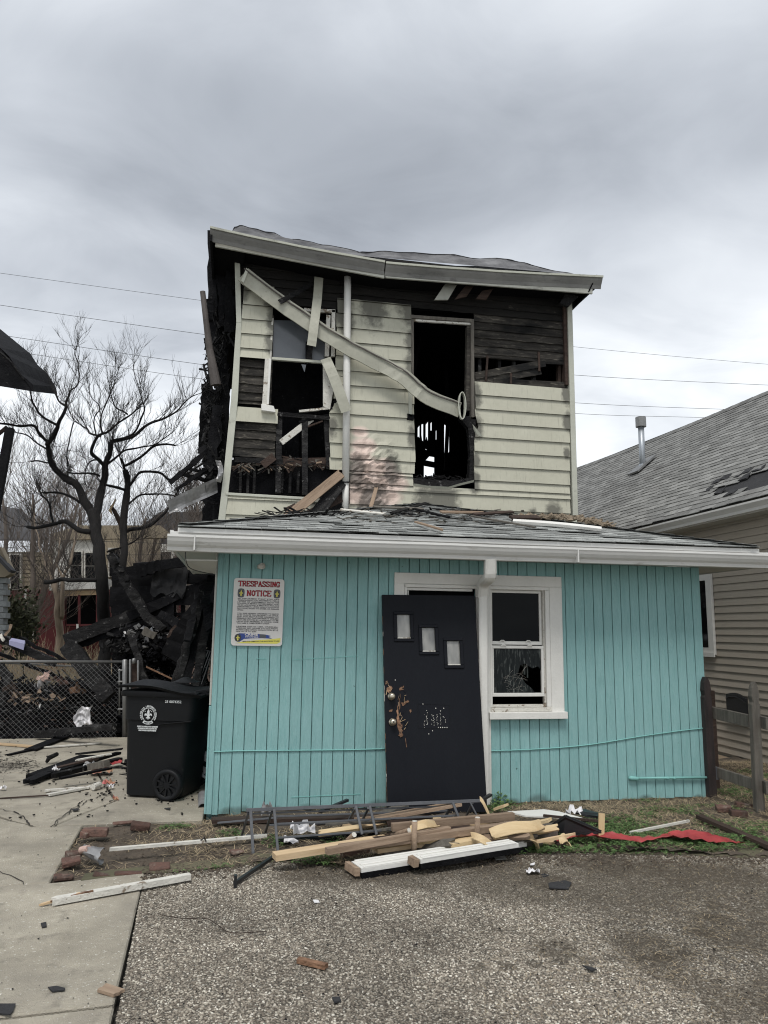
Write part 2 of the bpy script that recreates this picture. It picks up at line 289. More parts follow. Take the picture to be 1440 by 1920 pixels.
# gravel sheet: exposed aggregate
def gravel_mat(stone):
    m = bpy.data.materials.new('exposed aggregate stone' if stone else 'exposed aggregate'); m.use_nodes = True; t = m.node_tree; t.nodes.clear()
    out = N(t, 'ShaderNodeOutputMaterial'); bs = N(t, 'ShaderNodeBsdfPrincipled'); L(t, bs.outputs[0], out.inputs[0]); bs.inputs['Roughness'].default_value = .8; bs.inputs['Specular IOR Level'].default_value = .25
    g = N(t, 'ShaderNodeNewGeometry'); pos = g.outputs['Position']
    stops = [(0, (.125, .106, .086)), (.28, (.20, .172, .138)), (.58, (.29, .256, .206)), (.82, (.385, .350, .288)), (.94, (.54, .50, .42)), (1, (.68, .65, .57))]
    if stone:
        oi = N(t, 'ShaderNodeObjectInfo'); c = ramp(t, oi.outputs['Random'], stops)
    else:
        vo = N(t, 'ShaderNodeTexVoronoi', i_Scale=135.0); L(t, pos, vo.inputs['Vector'])
        sp = N(t, 'ShaderNodeSeparateColor'); L(t, vo.outputs['Color'], sp.inputs[0]); c = ramp(t, sp.outputs[0], stops)
        c = mixc(t, 'MULTIPLY', 1.0, c, ramp(t, vo.outputs['Distance'], [(.25, 1), (.62, .35)]))
        b = N(t, 'ShaderNodeBump', i_Strength=.9, i_Distance=.006); b.invert = True; L(t, vo.outputs['Distance'], b.inputs['Height']); L(t, b.outputs[0], bs.inputs['Normal'])
    n = N(t, 'ShaderNodeTexNoise', i_Scale=.9, i_Detail=6.0, i_Roughness=.62, i_Distortion=.4); L(t, pos, n.inputs['Vector'])
    c = mixc(t, 'MULTIPLY', 1.0, c, ramp(t, n.outputs[0], [(.36, .62), (.58, 1)]))
    c = stain([(1.9, 5.0, 0, .55), (2.6, 4.9, 0, .8), (3.4, 4.7, 0, .7), (3.2, 4.1, 0, .4), (2.8, 4.0, 0, .35), (2.2, 3.9, 0, .25), (3.1, 3.5, 0, .4), (1.7, 3.95, 0, .16), (2.6, 3.3, 0, .3), (.75, 5.45, 0, .45), (1.2, 5.3, 0, .5)], (.070, .058, .043), .62, 3, .30)(t, c)
    ln = [P(*q, z=0) for q in [(900, 1815), (950, 1812), (1000, 1808), (1050, 1803), (1100, 1801), (1150, 1798), (1200, 1797), (1245, 1795), (1290, 1788)]]
    c = stain([(p.x, p.y, 0, .055) for p in ln], (.05, .042, .032), .55, 12, .8, (1, 1, 1))(t, c)
    lg = [(*P(*q[:2], z=0).to_tuple(), q[2]) for q in [(1230, 1805, .13), (1270, 1825, .16), (1320, 1850, .18), (1370, 1880, .2), (1420, 1900, .2), (1335, 1720, .10), (1325, 1750, .08), (1350, 1700, .12), (1260, 1635, .35), (1150, 1625, .3), (1010, 1650, .22), (1360, 1640, .3), (700, 1640, .25), (560, 1640, .2), (920, 1620, .25)]]
    c = stain(lg, (.062, .050, .036), .55, 6, .9)(t, c)
    L(t, c, bs.inputs['Base Color']); return m
M['gravel'] = gravel_mat(False); M['stone'] = gravel_mat(True)

def smooth_pts(q, n=5):
    out = []
    for i in range(len(q)-1):
        p0 = q[max(i-1, 0)]; p1 = q[i]; p2 = q[i+1]; p3 = q[min(i+2, len(q)-1)]
        for k in range(n):
            t = k/n; out.append(.5*((2*p1)+(p2-p0)*t+(2*p0-5*p1+4*p2-p3)*t*t+(3*p1-p0-3*p2+p3)*t**3))
    return out+[q[-1]]

# ================================================================ GROUND
g = MB().grid(lambda u, v: (-120+240*u, -8+260*v, -.16), 4, 4).build('ground', M['dryground']); tag(g, kind='structure')
pav = MB().box(-6.5, -.30, 2.2, 12.2, -.13, -.05).build('concrete_pavement', M['darkjoint']); tag(pav, kind='structure')
def slab(pts, z=0.0, sag=0):
    a = [P(px, py, z=0) if not isinstance(px, tuple) else Vector((*px, 0)) for px, py in pts]
    MB().prism([Vector((p.x, p.y, z)) for p in a], (0, 0, -.09)).build('slab', M['concrete'], pav, bevel=.007)
def sl(pts, z=0.0): MB().prism([Vector((x, y, z)) for x, y in pts], (0, 0, -.09)).build('slab', M['concrete'], pav, bevel=.008)
# slabs with broken outlines where the cracks run
ck = P(62, 1550, z=0); ck2 = P(0, 1517, z=0); ck3 = P(100, 1550, z=0); ck4 = P(140, 1500, z=0); ck5 = P(215, 1468, z=0)
sl([(-1.855, 6.875), (-3.6, 6.90), (-3.6, 7.32), (-2.02, 7.30), (-1.86, 7.12), (-1.70, 6.99), (-1.60, 6.885)], -.004)
sl([(-1.575, 6.885), (-1.68, 7.0), (-1.84, 7.14), (-2.0, 7.325), (-3.6, 7.345), (-3.6, 9.3), (-1.55, 9.3), (-1.1, 7.75), (-1.30, 7.28), (-1.45, 6.885)])
sl([(-1.43, 6.885), (-1.28, 7.27), (-1.075, 7.75), (-1.53, 9.3), (-.245, 9.3), (-.245, 6.905), (-.7, 6.90)], .003)
sl([(-3.62, 9.32), (-3.62, 12.0), (-.26, 12.0), (-.26, 9.32)], .002)
sl([(-6.4, 6.9), (-6.4, 12.0), (-3.64, 12.0), (-3.64, 6.9)])
sl([(-1.215, 6.855), (-3.1, 6.87), (-3.1, 5.415), (-1.43, 5.415), (-1.14, 5.43)], .002)
sl([(-.56, 5.52), (-1.12, 5.405), (-1.43, 5.395), (-3.1, 5.395), (-3.1, 3.69), (-.93, 3.685), (-.475, 3.725)], .004)
sl([(-.47, 3.70), (-.93, 3.66), (-3.1, 3.665), (-3.1, 2.3), (-.40, 2.3)], .001)
# hairline cracks
def crack(pts, wd=.006, z=.0055):
    m = MB(); q = []
    for i in range(len(pts)-1):
        a = P(*pts[i], z=0); b = P(*pts[i+1], z=0); n = max(2, int((b-a).length/.05))
        for k in range(n): q.append(a.lerp(b, k/n)+Vector((U(-.012, .012), U(-.02, .02), 0)))
    q.append(P(*pts[-1], z=0))
    for i in range(len(q)-1):
        d = (q[i+1]-q[i]); s = Vector((-d.y, d.x, 0)).normalized()*U(wd*.3, wd)
        m.add([q[i]-s+Vector((0, 0, z)), q[i]+s+Vector((0, 0, z)), q[i+1]+s+Vector((0, 0, z)), q[i+1]-s+Vector((0, 0, z))], [(0, 1, 2, 3)])
    tag(m.build('crack', M['darkjoint'], pav), kind='stuff')
crack([(0, 1633), (18, 1642), (36, 1650), (44, 1660)], .005); crack([(100, 1548), (115, 1532), (140, 1515), (160, 1500)], .006, .007)
crack([(0, 1517), (30, 1525), (48, 1536), (62, 1550)], .008, .007); crack([(98, 1551), (118, 1534), (140, 1520), (165, 1502), (190, 1492)], .005, .008); crack([(0, 1466), (60, 1463), (140, 1459), (215, 1456)], .006, .006); crack([(0, 1440), (26, 1436), (60, 1428)], .012, .006)
m = MB()
for _ in range(700):
    p = P(U(-20, 60)+random.gauss(0, 14), 1432+random.gauss(0, 9), z=.006) if _ < 450 else P(random.gauss(185, 22), random.gauss(1375, 6), z=.006); r_ = U(.004, .02); a = U(0, 6); m.add([p+Vector((math.cos(a+k*1.57)*r_, math.sin(a+k*1.57)*r_*U(.5, 1), .004*(k % 2))) for k in range(4)], [(0, 1, 2, 3)])
tag(m.build('dirt_patch', M['darkjoint']), 'dark grit drifted on the broken concrete left of the bin', 'dirt', kind='stuff')
# gravel pavement
def GX(y): return -.56+(5.5-y)*-.0   # left edge follows the joint
edge_pts = [P(*q, z=0) for q in [(270, 1640), (400, 1627), (520, 1615), (600, 1622), (660, 1630), (800, 1618), (960, 1600), (1100, 1598), (1250, 1602), (1440, 1608)]]
loop = [Vector((-.41, 2.2, 0)), P(215, 1920, z=0)+Vector((.004, 0, 0)), P(271, 1641, z=0)]+[e+Vector((0, U(-.03, .03), 0)) for e in edge_pts[1:]]+[Vector((6.4, 5.0, 0)), Vector((6.4, 2.2, 0))]
gp = MB().add([(p.x, p.y, -.001) for p in loop], [tuple(range(len(loop)))]).build('gravel_pavement', M['gravel']); tag(gp, kind='structure')
MB().prism([(p.x, p.y, -.004) for p in loop], (0, 0, -.1)).build('pavement_base', M['darkjoint'], gp)
# scattered stones of the aggregate (geometry nodes on a hidden-free emitter mesh)
def scatter(name, base_obj_mesh, dens, mtl, smin, smax, seed, parent=None):
    me = base_obj_mesh; o = bpy.data.objects.new(name, me); COL.objects.link(o); o['_o'] = [0, 0, 0]
    ng = bpy.data.node_groups.new(name, 'GeometryNodeTree'); ng.interface.new_socket('Geometry', in_out='INPUT', socket_type='NodeSocketGeometry'); ng.interface.new_socket('Geometry', in_out='OUTPUT', socket_type='NodeSocketGeometry')
    gi = ng.nodes.new('NodeGroupInput'); go = ng.nodes.new('NodeGroupOutput')
    dp = ng.nodes.new('GeometryNodeDistributePointsOnFaces'); dp.inputs['Density'].default_value = dens; dp.inputs['Seed'].default_value = seed
    ico = ng.nodes.new('GeometryNodeMeshIcoSphere'); ico.inputs['Subdivisions'].default_value = 2; ico.inputs['Radius'].default_value = 1
    sm = ng.nodes.new('GeometryNodeSetMaterial'); sm.inputs['Material'].default_value = mtl
    ip = ng.nodes.new('GeometryNodeInstanceOnPoints')
    rr = ng.nodes.new('FunctionNodeRandomValue'); rr.data_type = 'FLOAT_VECTOR'; rr.inputs[0].default_value = (-.35, -.35, 0); rr.inputs[1].default_value = (.35, .35, 6.28)
    rs = ng.nodes.new('FunctionNodeRandomValue'); rs.data_type = 'FLOAT_VECTOR'; rs.inputs[0].default_value = (smin, smin*.8, smin*.4); rs.inputs[1].default_value = (smax, smax*.75, smax*.45); rs.inputs['Seed'].default_value = 5
    ng.links.new(gi.outputs[0], dp.inputs[0]); ng.links.new(dp.outputs['Points'], ip.inputs['Points']); ng.links.new(ico.outputs[0], sm.inputs[0]); ng.links.new(sm.outputs[0], ip.inputs['Instance'])
    ng.links.new(rr.outputs[0], ip.inputs['Rotation']); ng.links.new(rs.outputs[0], ip.inputs['Scale']); ng.links.new(ip.outputs[0], go.inputs[0])
    md = o.modifiers.new('scatter', 'NODES'); md.node_group = ng
    return tag(o, kind='stuff')
em = bpy.data.meshes.new('stones'); em.from_pydata([(p.x, p.y, 0) for p in loop], [], [tuple(range(len(loop)))])
st = scatter('pavement_stones', em, 6800, M['stone'], .0035, .0088, 3)
tag(st, 'small cream, grey and brown pebbles set in the exposed aggregate pavement', 'gravel')
# planting bed between pavement and house
bed = [(-1.24, 6.90), (-.24, 6.93), (-.24, 7.3), (9, 7.3), (12, 4.8)]+[(e.x, e.y-.02) for e in reversed(edge_pts)]+[(-1.14, 5.42)]
x0, x1, y0, y1 = -1.24, 8.0, 5.0, 9.8
def bedz(x, y):
    h = .02+.03*nz((x, y, 0), 1.7)+.018*nz((x, y, 0), 6)+.010*nz((x, y, 0), 17)
    if x < .2: h -= .045*min(1, (.2-x)/.5)
    if x > 4.7: h += .03
    # fall to the edges
    ey = 5.62 if x < 1 else 5.55
    return h
def inbed(x, y):
    # x,y inside polygon loop
    poly = BP; c = False; j = len(poly)-1
    for i in range(len(poly)):
        xi, yi = poly[i]; xj, yj = poly[j]
        if (yi > y) != (yj > y) and x < (xj-xi)*(y-yi)/(yj-yi)+xi: c = not c
        j = i
    return c
BP = [(-1.235, 6.865), (-.24, 6.90), (-.235, 7.06), (4.75, 7.06), (4.75, 20), (6.2, 20), (12, 20), (12, 4.9)]+[(e.x, e.y) for e in reversed(edge_pts)]+[(-1.13, 5.415)]
nxx, nyy = 190, 110
mb = MB(); idx = {}
def vid(i, j):
    if (i, j) not in idx:
        x = -1.24+8.2*i/nxx; y = 5.2+3.9*j/nyy; idx[(i, j)] = len(mb.v); mb.v.append(Vector((x, y, bedz(x, y))))
    return idx[(i, j)]
for i in range(nxx):
    for j in range(nyy):
        x = -1.24+8.2*(i+.5)/nxx; y = 5.2+3.9*(j+.5)/nyy
        if inbed(x, y) and not (x < 4.8 and y > 7.1): mb.f.append((vid(i, j), vid(i+1, j), vid(i+1, j+1), vid(i, j+1)))
bedo = tag(mb.build('soil_bed', M['soil'], smooth=True), kind='structure')
MB().grid(lambda u, v: (6.9+15*u, 5+12*v, .0), 2, 2).build('side_yard_ground', M['dryground'])['kind'] = 'structure'
MB().box(4.76, 6.49, 8.9, 24, -.1, .02).build('side_path', M['path'])['kind'] = 'structure'
# straw and clover
def blades(n, region, hmin, hmax, wid, mtl, name, label, flat=.8, dens=None):
    m = MB(); c = 0; tries = 0
    while c < n and tries < n*12:
        tries += 1
        x, y = region()
        if not inbed(x, y) or (dens and random.random() > dens(x, y)): continue
        z = bedz(x, y); a = U(0, 6.28); l = U(hmin, hmax); el = U(0, 1)**2*(1-flat)+U(0, .12)
        d = Vector((math.cos(a)*math.cos(el), math.sin(a)*math.cos(el), math.sin(el)))*l; s = Vector((-math.sin(a), math.cos(a), 0))*wid
        p = Vector((x, y, z+.004)); q = p+d*.55+Vector((0, 0, l*.06)); e = p+d
        e.z = max(e.z, bedz(e.x, e.y)+.003)
        m.add([p-s, p+s, q+s*.7, q-s*.7, e], [(0, 1, 2, 3), (3, 2, 4)]); c += 1
    o = m.build(name, mtl); tag(o, label, 'grass' if 'straw' in name else 'weeds', kind='stuff'); return o
def strawdens(x, y):
    base = .50+1.1*nz((x, y, 3), 1.6)
    if x < -.75: base -= .25
    if x > 2.5 and y > 6.5: base += .6
    if x > 4.7: base += .35
    return base
blades(26000, lambda: (U(-1.2, 6.5), U(5.3, 8.8)), .03, .13, .0022, M['straw'], 'straw_litter', 'dry pale straw and dead grass over the soil bed by the teal wall', .75, strawdens)
def clov(x, y):
    k = nz((x, y, 9), 1.5)+.6*nz((x, y, 5), 4)
    s = 0
    for (a, b, r, q) in CL: s = max(s, q*(1-((x-a)**2+(y-b)**2)/r**2))
    return s+k*.9-.25 if s > 0 else (0 if x < 2.3 else max(0, k*1.2-.35))
def cpt(px, py, r, q): p = P(px, py, z=.03); return (p.x, p.y, r, q)
CL = [cpt(330, 1533, .22, 1.0), cpt(430, 1560, .16, .8), cpt(405, 1622, .25, .9), cpt(590, 1612, .22, .9), cpt(500, 1575, .2, .8), cpt(630, 1575, .12, .6), cpt(920, 1515, .24, 1.3), cpt(955, 1505, .18, 1.2), cpt(985, 1590, .3, 1.4), cpt(1075, 1583, .3, 1.3), cpt(1170, 1575, .5, 1.3), cpt(1290, 1580, .6, 1.3), cpt(1400, 1585, .55, 1.3),
      cpt(1150, 1540, .5, 1.0), cpt(1250, 1530, .45, 1.0), cpt(1390, 1490, .5, 1.0), cpt(1420, 1550, .4, 1.2), cpt(1340, 1545, .4, 1.0), cpt(330, 1628, .1, .6), cpt(1000, 1560, .25, 1.0)]
m = MB(); c = 0
for _ in range(150000):
    x, y = U(-1.2, 6.3), U(5.35, 8.8)
    if not inbed(x, y+.07) or random.random() > clov(x, y): continue
    z = (bedz(x, y) if inbed(x, y) else .008)+U(.004, .045)*min(1, .4+clov(x, y)*.6); a0 = U(0, 6.28); r = U(.006, .012); tl = Vector((U(-.5, .5), U(-.5, .5), 1)).normalized()
    e1 = tl.orthogonal().normalized(); e2 = tl.cross(e1); ctr = Vector((x, y, z))
    for k in range(3):
        a = a0+k*2.094; d = e1*math.cos(a)+e2*math.sin(a); s = e1*-math.sin(a)+e2*math.cos(a)
        m.add([ctr, ctr+d*r+s*r*.55+tl*r*.25, ctr+d*r*1.5, ctr+d*r-s*r*.55+tl*r*.25], [(0, 1, 2, 3)])
    c += 1
    if c > 26000: break
tag(m.build('clover_patch', M['leaf']), 'low green clover and weeds growing in patches in front of the teal wall', 'weeds', kind='stuff')
# leafy weed at the foot of the downspout
m = MB()
for _ in range(420):
    a, rr_ = U(0, 6.28), U(0, 1)**.6; c = P(925, 1512, z=.0); q = c+Vector((math.cos(a)*rr_*.24, math.sin(a)*rr_*.12, U(.03, .17)*(1.15-rr_)))
    tl = Vector((U(-.7, .7), U(-.9, .3), 1)).normalized(); e1 = tl.orthogonal().normalized(); e2 = tl.cross(e1); r = U(.012, .024)
    m.add([q-e1*r*.6, q+e2*r*.6, q+e1*r, q-e2*r*.6], [(0, 1, 2, 3)])
tag(m.build('leafy_weed', M['leaf']), 'bushy green weed at the foot of the white downspout beside the black door', 'weed', kind='stuff')

# ================================================================ BURNT HOUSE (two storeys at the back, teal extension in front)
YF, YE, XL, XR = 10.0, 7.03, -.22, 4.73
house = empty('burnt_house', (2.25, 8.5, 0), 'fire-gutted two-storey cream house with a teal single-storey extension in front', 'house')
def H(px, py, dy=0.0): return P(px, py, y=YF+dy)
# ---- siding rows
Z0 = H(1000, 775).z; EXPO = .2125
def lerp_edge(edge, z):
    """edge: list of (x,z) from the top down; x at height z"""
    for (xa, za), (xb, zb) in zip(edge, edge[1:]):
        if za >= z >= zb: return xa+(xb-xa)*((za-z)/(za-zb) if za != zb else 0)
    return edge[0][0] if z > edge[0][1] else edge[-1][0]
def E(pts): return [(H(*p).x, H(*p).z) for p in pts]
def warp(x, z, cx, cz, rx, rz, a):
    q = ((x-cx)/rx)**2+((z-cz)/rz)**2
    return a*max(0, 1-q)*(nz((x, 0, z), 7, 2)+.9*nz((x, 0, z), 15, 4)) if q < 1 else 0
WC = H(700, 890)
def siding_board(xl, xr, za, zb, k, lip=.027, dy=0.0, slope=0.0, m='siding'):
    n = max(2, int(abs(xr(0)-xl(0))/.05)); rows = 4
    mb = MB()
    def f(u, v):   # v 0 bottom ..1 top
        z = za+(zb-za)*v; x = xl(v)+(xr(v)-xl(v))*u
        y = YF-.012+dy-lip*(1-v)-abs(warp(x, z, WC.x, WC.z, .48, .62, .085))+.002*nz((x, k, z), 1.3)
        return (x, y, z+slope*u+.003*nz((x, k*3, 0), 1.1))
    mb.grid(f, n, rows)
    o = len(mb.v)
    for i in range(n+1): p = Vector(f(i/n, 0)); mb.v.append(Vector((p.x, YF+dy, p.z+.004)))
    lip0 = len(mb.f)
    for i in range(n): mb.f.append((o+i, o+i+1, i+1, i))
    for s_, i in ((0, 0), (1, n)):
        a = Vector(f(s_, 0)); b = Vector(f(s_, 1)); q = len(mb.v)
        mb.v += [a, b, Vector((b.x, YF+dy, b.z)), Vector((a.x, YF+dy, a.z))]; mb.f.append((q, q+1, q+2, q+3))
    ob = mb.build('siding_board', M[m], house); ob.data.materials.append(M['painted_shade'])
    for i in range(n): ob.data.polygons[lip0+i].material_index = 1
def rows(le, re, ztop, zbot, jl=.012, jr=.012):
    k0 = math.floor((zbot-Z0)/EXPO); k1 = math.ceil((ztop-Z0)/EXPO)
    for k in range(k0, k1):
        za = max(Z0+k*EXPO, zbot); zb = min(Z0+(k+1)*EXPO, ztop)
        if zb-za < .02: continue
        a, b = U(-jl, jl), U(-jr, jr)
        siding_board(lambda v: lerp_edge(le, za+(zb-za)*v)+a, lambda v: lerp_edge(re, za+(zb-za)*v)+b, za, zb+.006, k)
    # backing so no daylight passes the laps
    zs = [ztop-(ztop-zbot)*i/12 for i in range(13)]
    pts = [(lerp_edge(le, z)+.01, YF+.03, z) for z in zs]+[(lerp_edge(re, z)-.01, YF+.03, z) for z in reversed(zs)]
    MB().prism(pts, (0, .02, 0)).build('sheathing', M['char'], house)
zt = lambda px, py: H(px, py).z
rows(E([(458, 525), (453, 605), (447, 673)]), E([(515, 560), (512, 600), (508, 673)]), zt(480, 536), zt(480, 673), .004, .018)
siding_board(lambda v: H(437, 775).x, lambda v: H(521, 775).x+.0, zt(480, 793), zt(480, 765), 50, slope=-.0)
rows(E([(424, 925), (416, 990)]), E([(600, 920), (598, 940), (560, 985)]), zt(500, 931), zt(500, 992))
rows(E([(631, 560), (632, 640), (626, 760), (616, 775), (619, 880)]), E([(770, 573), (770, 700), (777, 720), (776, 790), (778, 860), (774, 908)]), zt(700, 566), zt(640, 882), .012, .006)
rows(E([(655, 875), (655, 990)]), E([(773, 870), (774, 912)]), zt(640, 882), zt(774, 912), .01, .004)
rows(E([(655, 905), (655, 992)]), E([(1068, 905), (1068, 992)]), zt(774, 912), zt(900, 992), .01, 0)
rows(E([(889, 715), (891, 780), (896, 800), (889, 815), (889, 912)]), E([(1067, 700), (1067, 930)]), zt(950, 721), zt(774, 912), .007, 0)
# metal lips curled off below the second window
m = MB(); ln = [H(*p, -.05) for p in [(776, 911), (800, 915), (840, 917), (860, 911), (888, 904)]]
m.grid(lambda u, v: ln[min(4, int(u*4))].lerp(ln[min(4, int(u*4)+1)], u*4-int(u*4))+Vector((0, -.03*v, .028*v)), 16, 2)
m.build('torn_siding_lip', M['creammetal'], house)
m = MB(); m.add([H(886, 795, -.05), H(905, 818, -.07), H(896, 818, -.03), H(889, 812, 0)], [(0, 1, 2, 3)]); m.build('torn_siding_lip', M['creammetal'], house)
# ---- burnt clapboards under the siding
def claps(le, re, ztop, zbot, drop=0.0, h=.125, dy=.05, m_='clap'):
    z = ztop; k = 0
    while z > zbot+.02:
        zb = max(z-h, zbot); a, b = U(-.01, .01), U(-.01, .01)
        xl = lerp_edge(le, z)+a; xr = lerp_edge(re, z)+b; n = max(2, int((xr-xl)/.10)); k += 1
        y0, y1 = YF+dy-.032, YF+dy-.006
        top = [Vector((xl+(xr-xl)*i/n, y1, z+.005)) for i in range(n+1)]; bot = [Vector((xl+(xr-xl)*i/n, y0-.004*abs(nz((i, k, 0), .9)), zb+.010*nz((i*.7, k*5, 2), 1.3))) for i in range(n+1)]
        m = MB(); m.v = top+bot+[v+Vector((0, .022, .004)) for v in bot]
        for i in range(n): m.f += [(i, n+1+i, n+2+i, i+1), (n+1+i, 2*n+2+i, 2*n+3+i, n+2+i)]
        m.build('clapboard', M[m_], house)
        z -= h
def back(pts, dy=.075, t=.02, m='black', name='sheathing'):
    MB().prism([H(*p, dy) for p in pts], (0, t, 0)).build(name, M[m], house)
claps(E([(889, 500), (889, 720)]), E([(1064, 500), (1064, 720)]), zt(950, 548), zt(950, 672))
back([(889, 540), (1064, 552), (1064, 676), (889, 668)])
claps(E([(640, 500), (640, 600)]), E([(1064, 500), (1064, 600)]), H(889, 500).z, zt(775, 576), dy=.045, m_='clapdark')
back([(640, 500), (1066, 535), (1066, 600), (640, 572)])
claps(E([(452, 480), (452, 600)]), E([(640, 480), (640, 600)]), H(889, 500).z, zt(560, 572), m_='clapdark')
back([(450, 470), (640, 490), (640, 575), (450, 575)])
claps(E([(447, 670), (437, 760)]), E([(498, 670), (492, 760)]), zt(470, 672), zt(470, 757), h=.12)
back([(448, 670), (500, 673), (494, 762), (438, 757)])
claps(E([(436, 785), (428, 860)]), E([(520, 785), (517, 830), (512, 862)]), zt(470, 789), zt(470, 857), h=.125)
back([(437, 780), (521, 783), (514, 862), (428, 857)])
# loosened boards of the torn gap at the right, laths and studs behind
def hb(name, a, b, w_, t_, m, da=0.0, db=0.0, jag=.0):
    p0, p1 = H(*a, da), H(*b, db); mb = MB().beam(p0, p1, t_, w_)
    return mb.build(name, M[m], house)
hb('loose_clapboard', (890, 705), (1022, 681), .105, .02, 'clap', .03, .0)
hb('loose_clapboard', (890, 718), (1014, 696), .10, .02, 'clap', .045, .02)
hb('loose_clapboard', (925, 715), (1060, 722), .09, .02, 'clap', .03, .03)
hb('loose_clapboard', (1010, 676), (1060, 678), .10, .02, 'clap', .03, .03)
hb('loose_clapboard', (890, 665), (1062, 678), .09, .02, 'clap', .04, .04)
for a, b in (((914, 667), (911, 714)), ((1010, 660), (1011, 696)), ((958, 700), (958, 720))): hb('lath', a, b, .03, .02, 'brownwood', -.005, -.005)
for x in (898, 935, 962, 1000, 1047, 1055): hb('stud', (x, 655), (x, 735), .045, .09, 'brownwood' if x > 1040 else 'char2', .14, .14)
# jagged dark edge where the clapboards stop above window two
# ---- window one (left): frame, sash with grey glass, broken lower half
def frame_piece(par, pts, m='oldwhite', dy=-.05, t=.05, name='frame', bevel=.004):
    return MB().prism([H(*p, dy) for p in pts], (0, t, 0)).build(name, M[m], par, bevel=bevel)
win1 = MB().prism([H(*p, .02) for p in [(511, 590), (514, 590), (508, 765), (504, 765)]], (0, .1, 0)).build('window', M['clap'], house)
win1['label'] = 'left upstairs window with grey glass above and the lower half burnt out'
frame_piece(win1, [(509, 596), (513, 596), (509, 672), (505, 672)], dy=-.02)
frame_piece(win1, [(497, 672), (509, 672), (504, 765), (491, 763)], 'oldwhite')
frame_piece(win1, [(504, 672), (509, 672), (504, 758), (500, 758)], 'white', -.06, .02)
frame_piece(win1, [(570, 577), (629, 580), (629, 586), (570, 583)])
frame_piece(win1, [(622, 580), (629, 581), (628, 668), (621, 668)])
frame_piece(win1, [(612, 590), (620, 591), (617, 668), (609, 668)], 'oldwhite', -.03, .05)
frame_piece(win1, [(606, 674), (622, 676), (625, 735), (619, 768), (606, 762)], 'oldwhite')
frame_piece(win1, [(490, 757), (513, 761), (517, 773), (490, 769)], 'white', -.10, .09, 'sill')
frame_piece(win1, [(510, 669), (606, 676), (606, 681), (509, 674)], 'creammetal', -.02, .05, 'sash_rail')
frame_piece(win1, [(573, 640), (579, 640), (586, 674), (573, 674)], 'char', -.01, .01, 'sash_rail')
frame_piece(win1, [(513, 600), (612, 603), (610, 676), (510, 670)], 'glassgrey', .05, .006, 'glass', 0)
frame_piece(win1, [(565, 683), (574, 684), (571, 698)], 'glassgrey', -.01, .004, 'glass', 0)
frame_piece(win1, [(555, 593), (612, 600), (612, 640), (578, 622)], 'char', .03, .01, 'burnt_panel', 0)
# ---- wall cavity below window one
for a, b, wd in (((524, 780), (521, 925), .055), ((572, 782), (571, 928), .06), ((612, 778), (617, 880), .05)):
    mb = MB().beam(H(*a, .03), H(*b, .03), wd, .08); mb.jitter(.012, 9); mb.build('stud', M['char2'], house)
for a, b, wd, m_, d in (((520, 776), (618, 785), .06, 'char2', 0), ((560, 772), (616, 766), .03, 'oldwhite', -.02), ((525, 868), (615, 866), .11, 'brownwood', .05), ((440, 862), (530, 866), .07, 'char2', .02),
                     ((598, 768), (622, 764), .05, 'char', -.02), ((560, 793), (614, 778), .03, 'char', .02), ((575, 800), (605, 790), .02, 'brownwood', .02)):
    mb = MB().beam(H(*a, d), H(*b, d), .05, wd); mb.jitter(.015, 8); mb.build('burnt_beam', M[m_], house)
MB().beam(H(527, 830, -.01), H(585, 785, .05), .03, .085).build('white_board', M['oldwhite'], house, bevel=.004)
for x in (452, 466, 478, 530, 545, 560): hb('stud', (x, 858), (x-2, 925), .035, .06, 'char2', .10, .10)
for x0_, x1_, y0_, y1_ in ((528, 552, 858, 884), (575, 612, 862, 880), (500, 525, 872, 884), (446, 456, 868, 882), (455, 470, 870, 888)):
    m = MB(); m.grid(lambda u, v: H(x0_+(x1_-x0_)*u, y0_+(y1_-y0_)*v*(.6+.5*abs(nz((u*6, x0_, 1), 1)*2)), .05+.05*nz((u*5, v*5, x0_), 1)), 10, 5); m.build('plaster_scrap', M['brownwood'], house)
    for mt_ in ('cedar', 'char2', 'brownwood', 'grey wood'):
        m = MB()
        for _ in range(3 if mt_ == 'cedar' else 7):
            q = H(U(x0_-4, x1_+4), U(y0_-2, y1_-4), U(-.02, .06)); m.beam(q, q+Vector((U(-.14, .14), U(-.02, .02), U(-.09, .03))), U(.004, .022), U(.003, .01), upv=(0, 1, .2))
        tag(m.build('torn_laths', M[mt_], house), kind='stuff')
mb = MB().prism([H(*p, -.04) for p in [(488, 867), (510, 850), (518, 862), (497, 878)]], (0, .02, .01)); mb.build('burnt_board', M['brownwood'], house)
back([(430, 862), (640, 862), (640, 930), (425, 926)], .22, .02, 'char')
back([(520, 780), (560, 782), (560, 870), (520, 870)], .9, .02, 'char')
frame_piece(house, [(423, 923), (576, 932), (576, 937), (423, 928)], 'creammetal', -.05, .12, 'torn_siding_lip')
MB().prism([H(*p, .12) for p in [(572, 882), (600, 878), (640, 880), (655, 900), (655, 975), (590, 960), (573, 930)]], (0, .03, 0)).build('sheathing', M['char'], house)
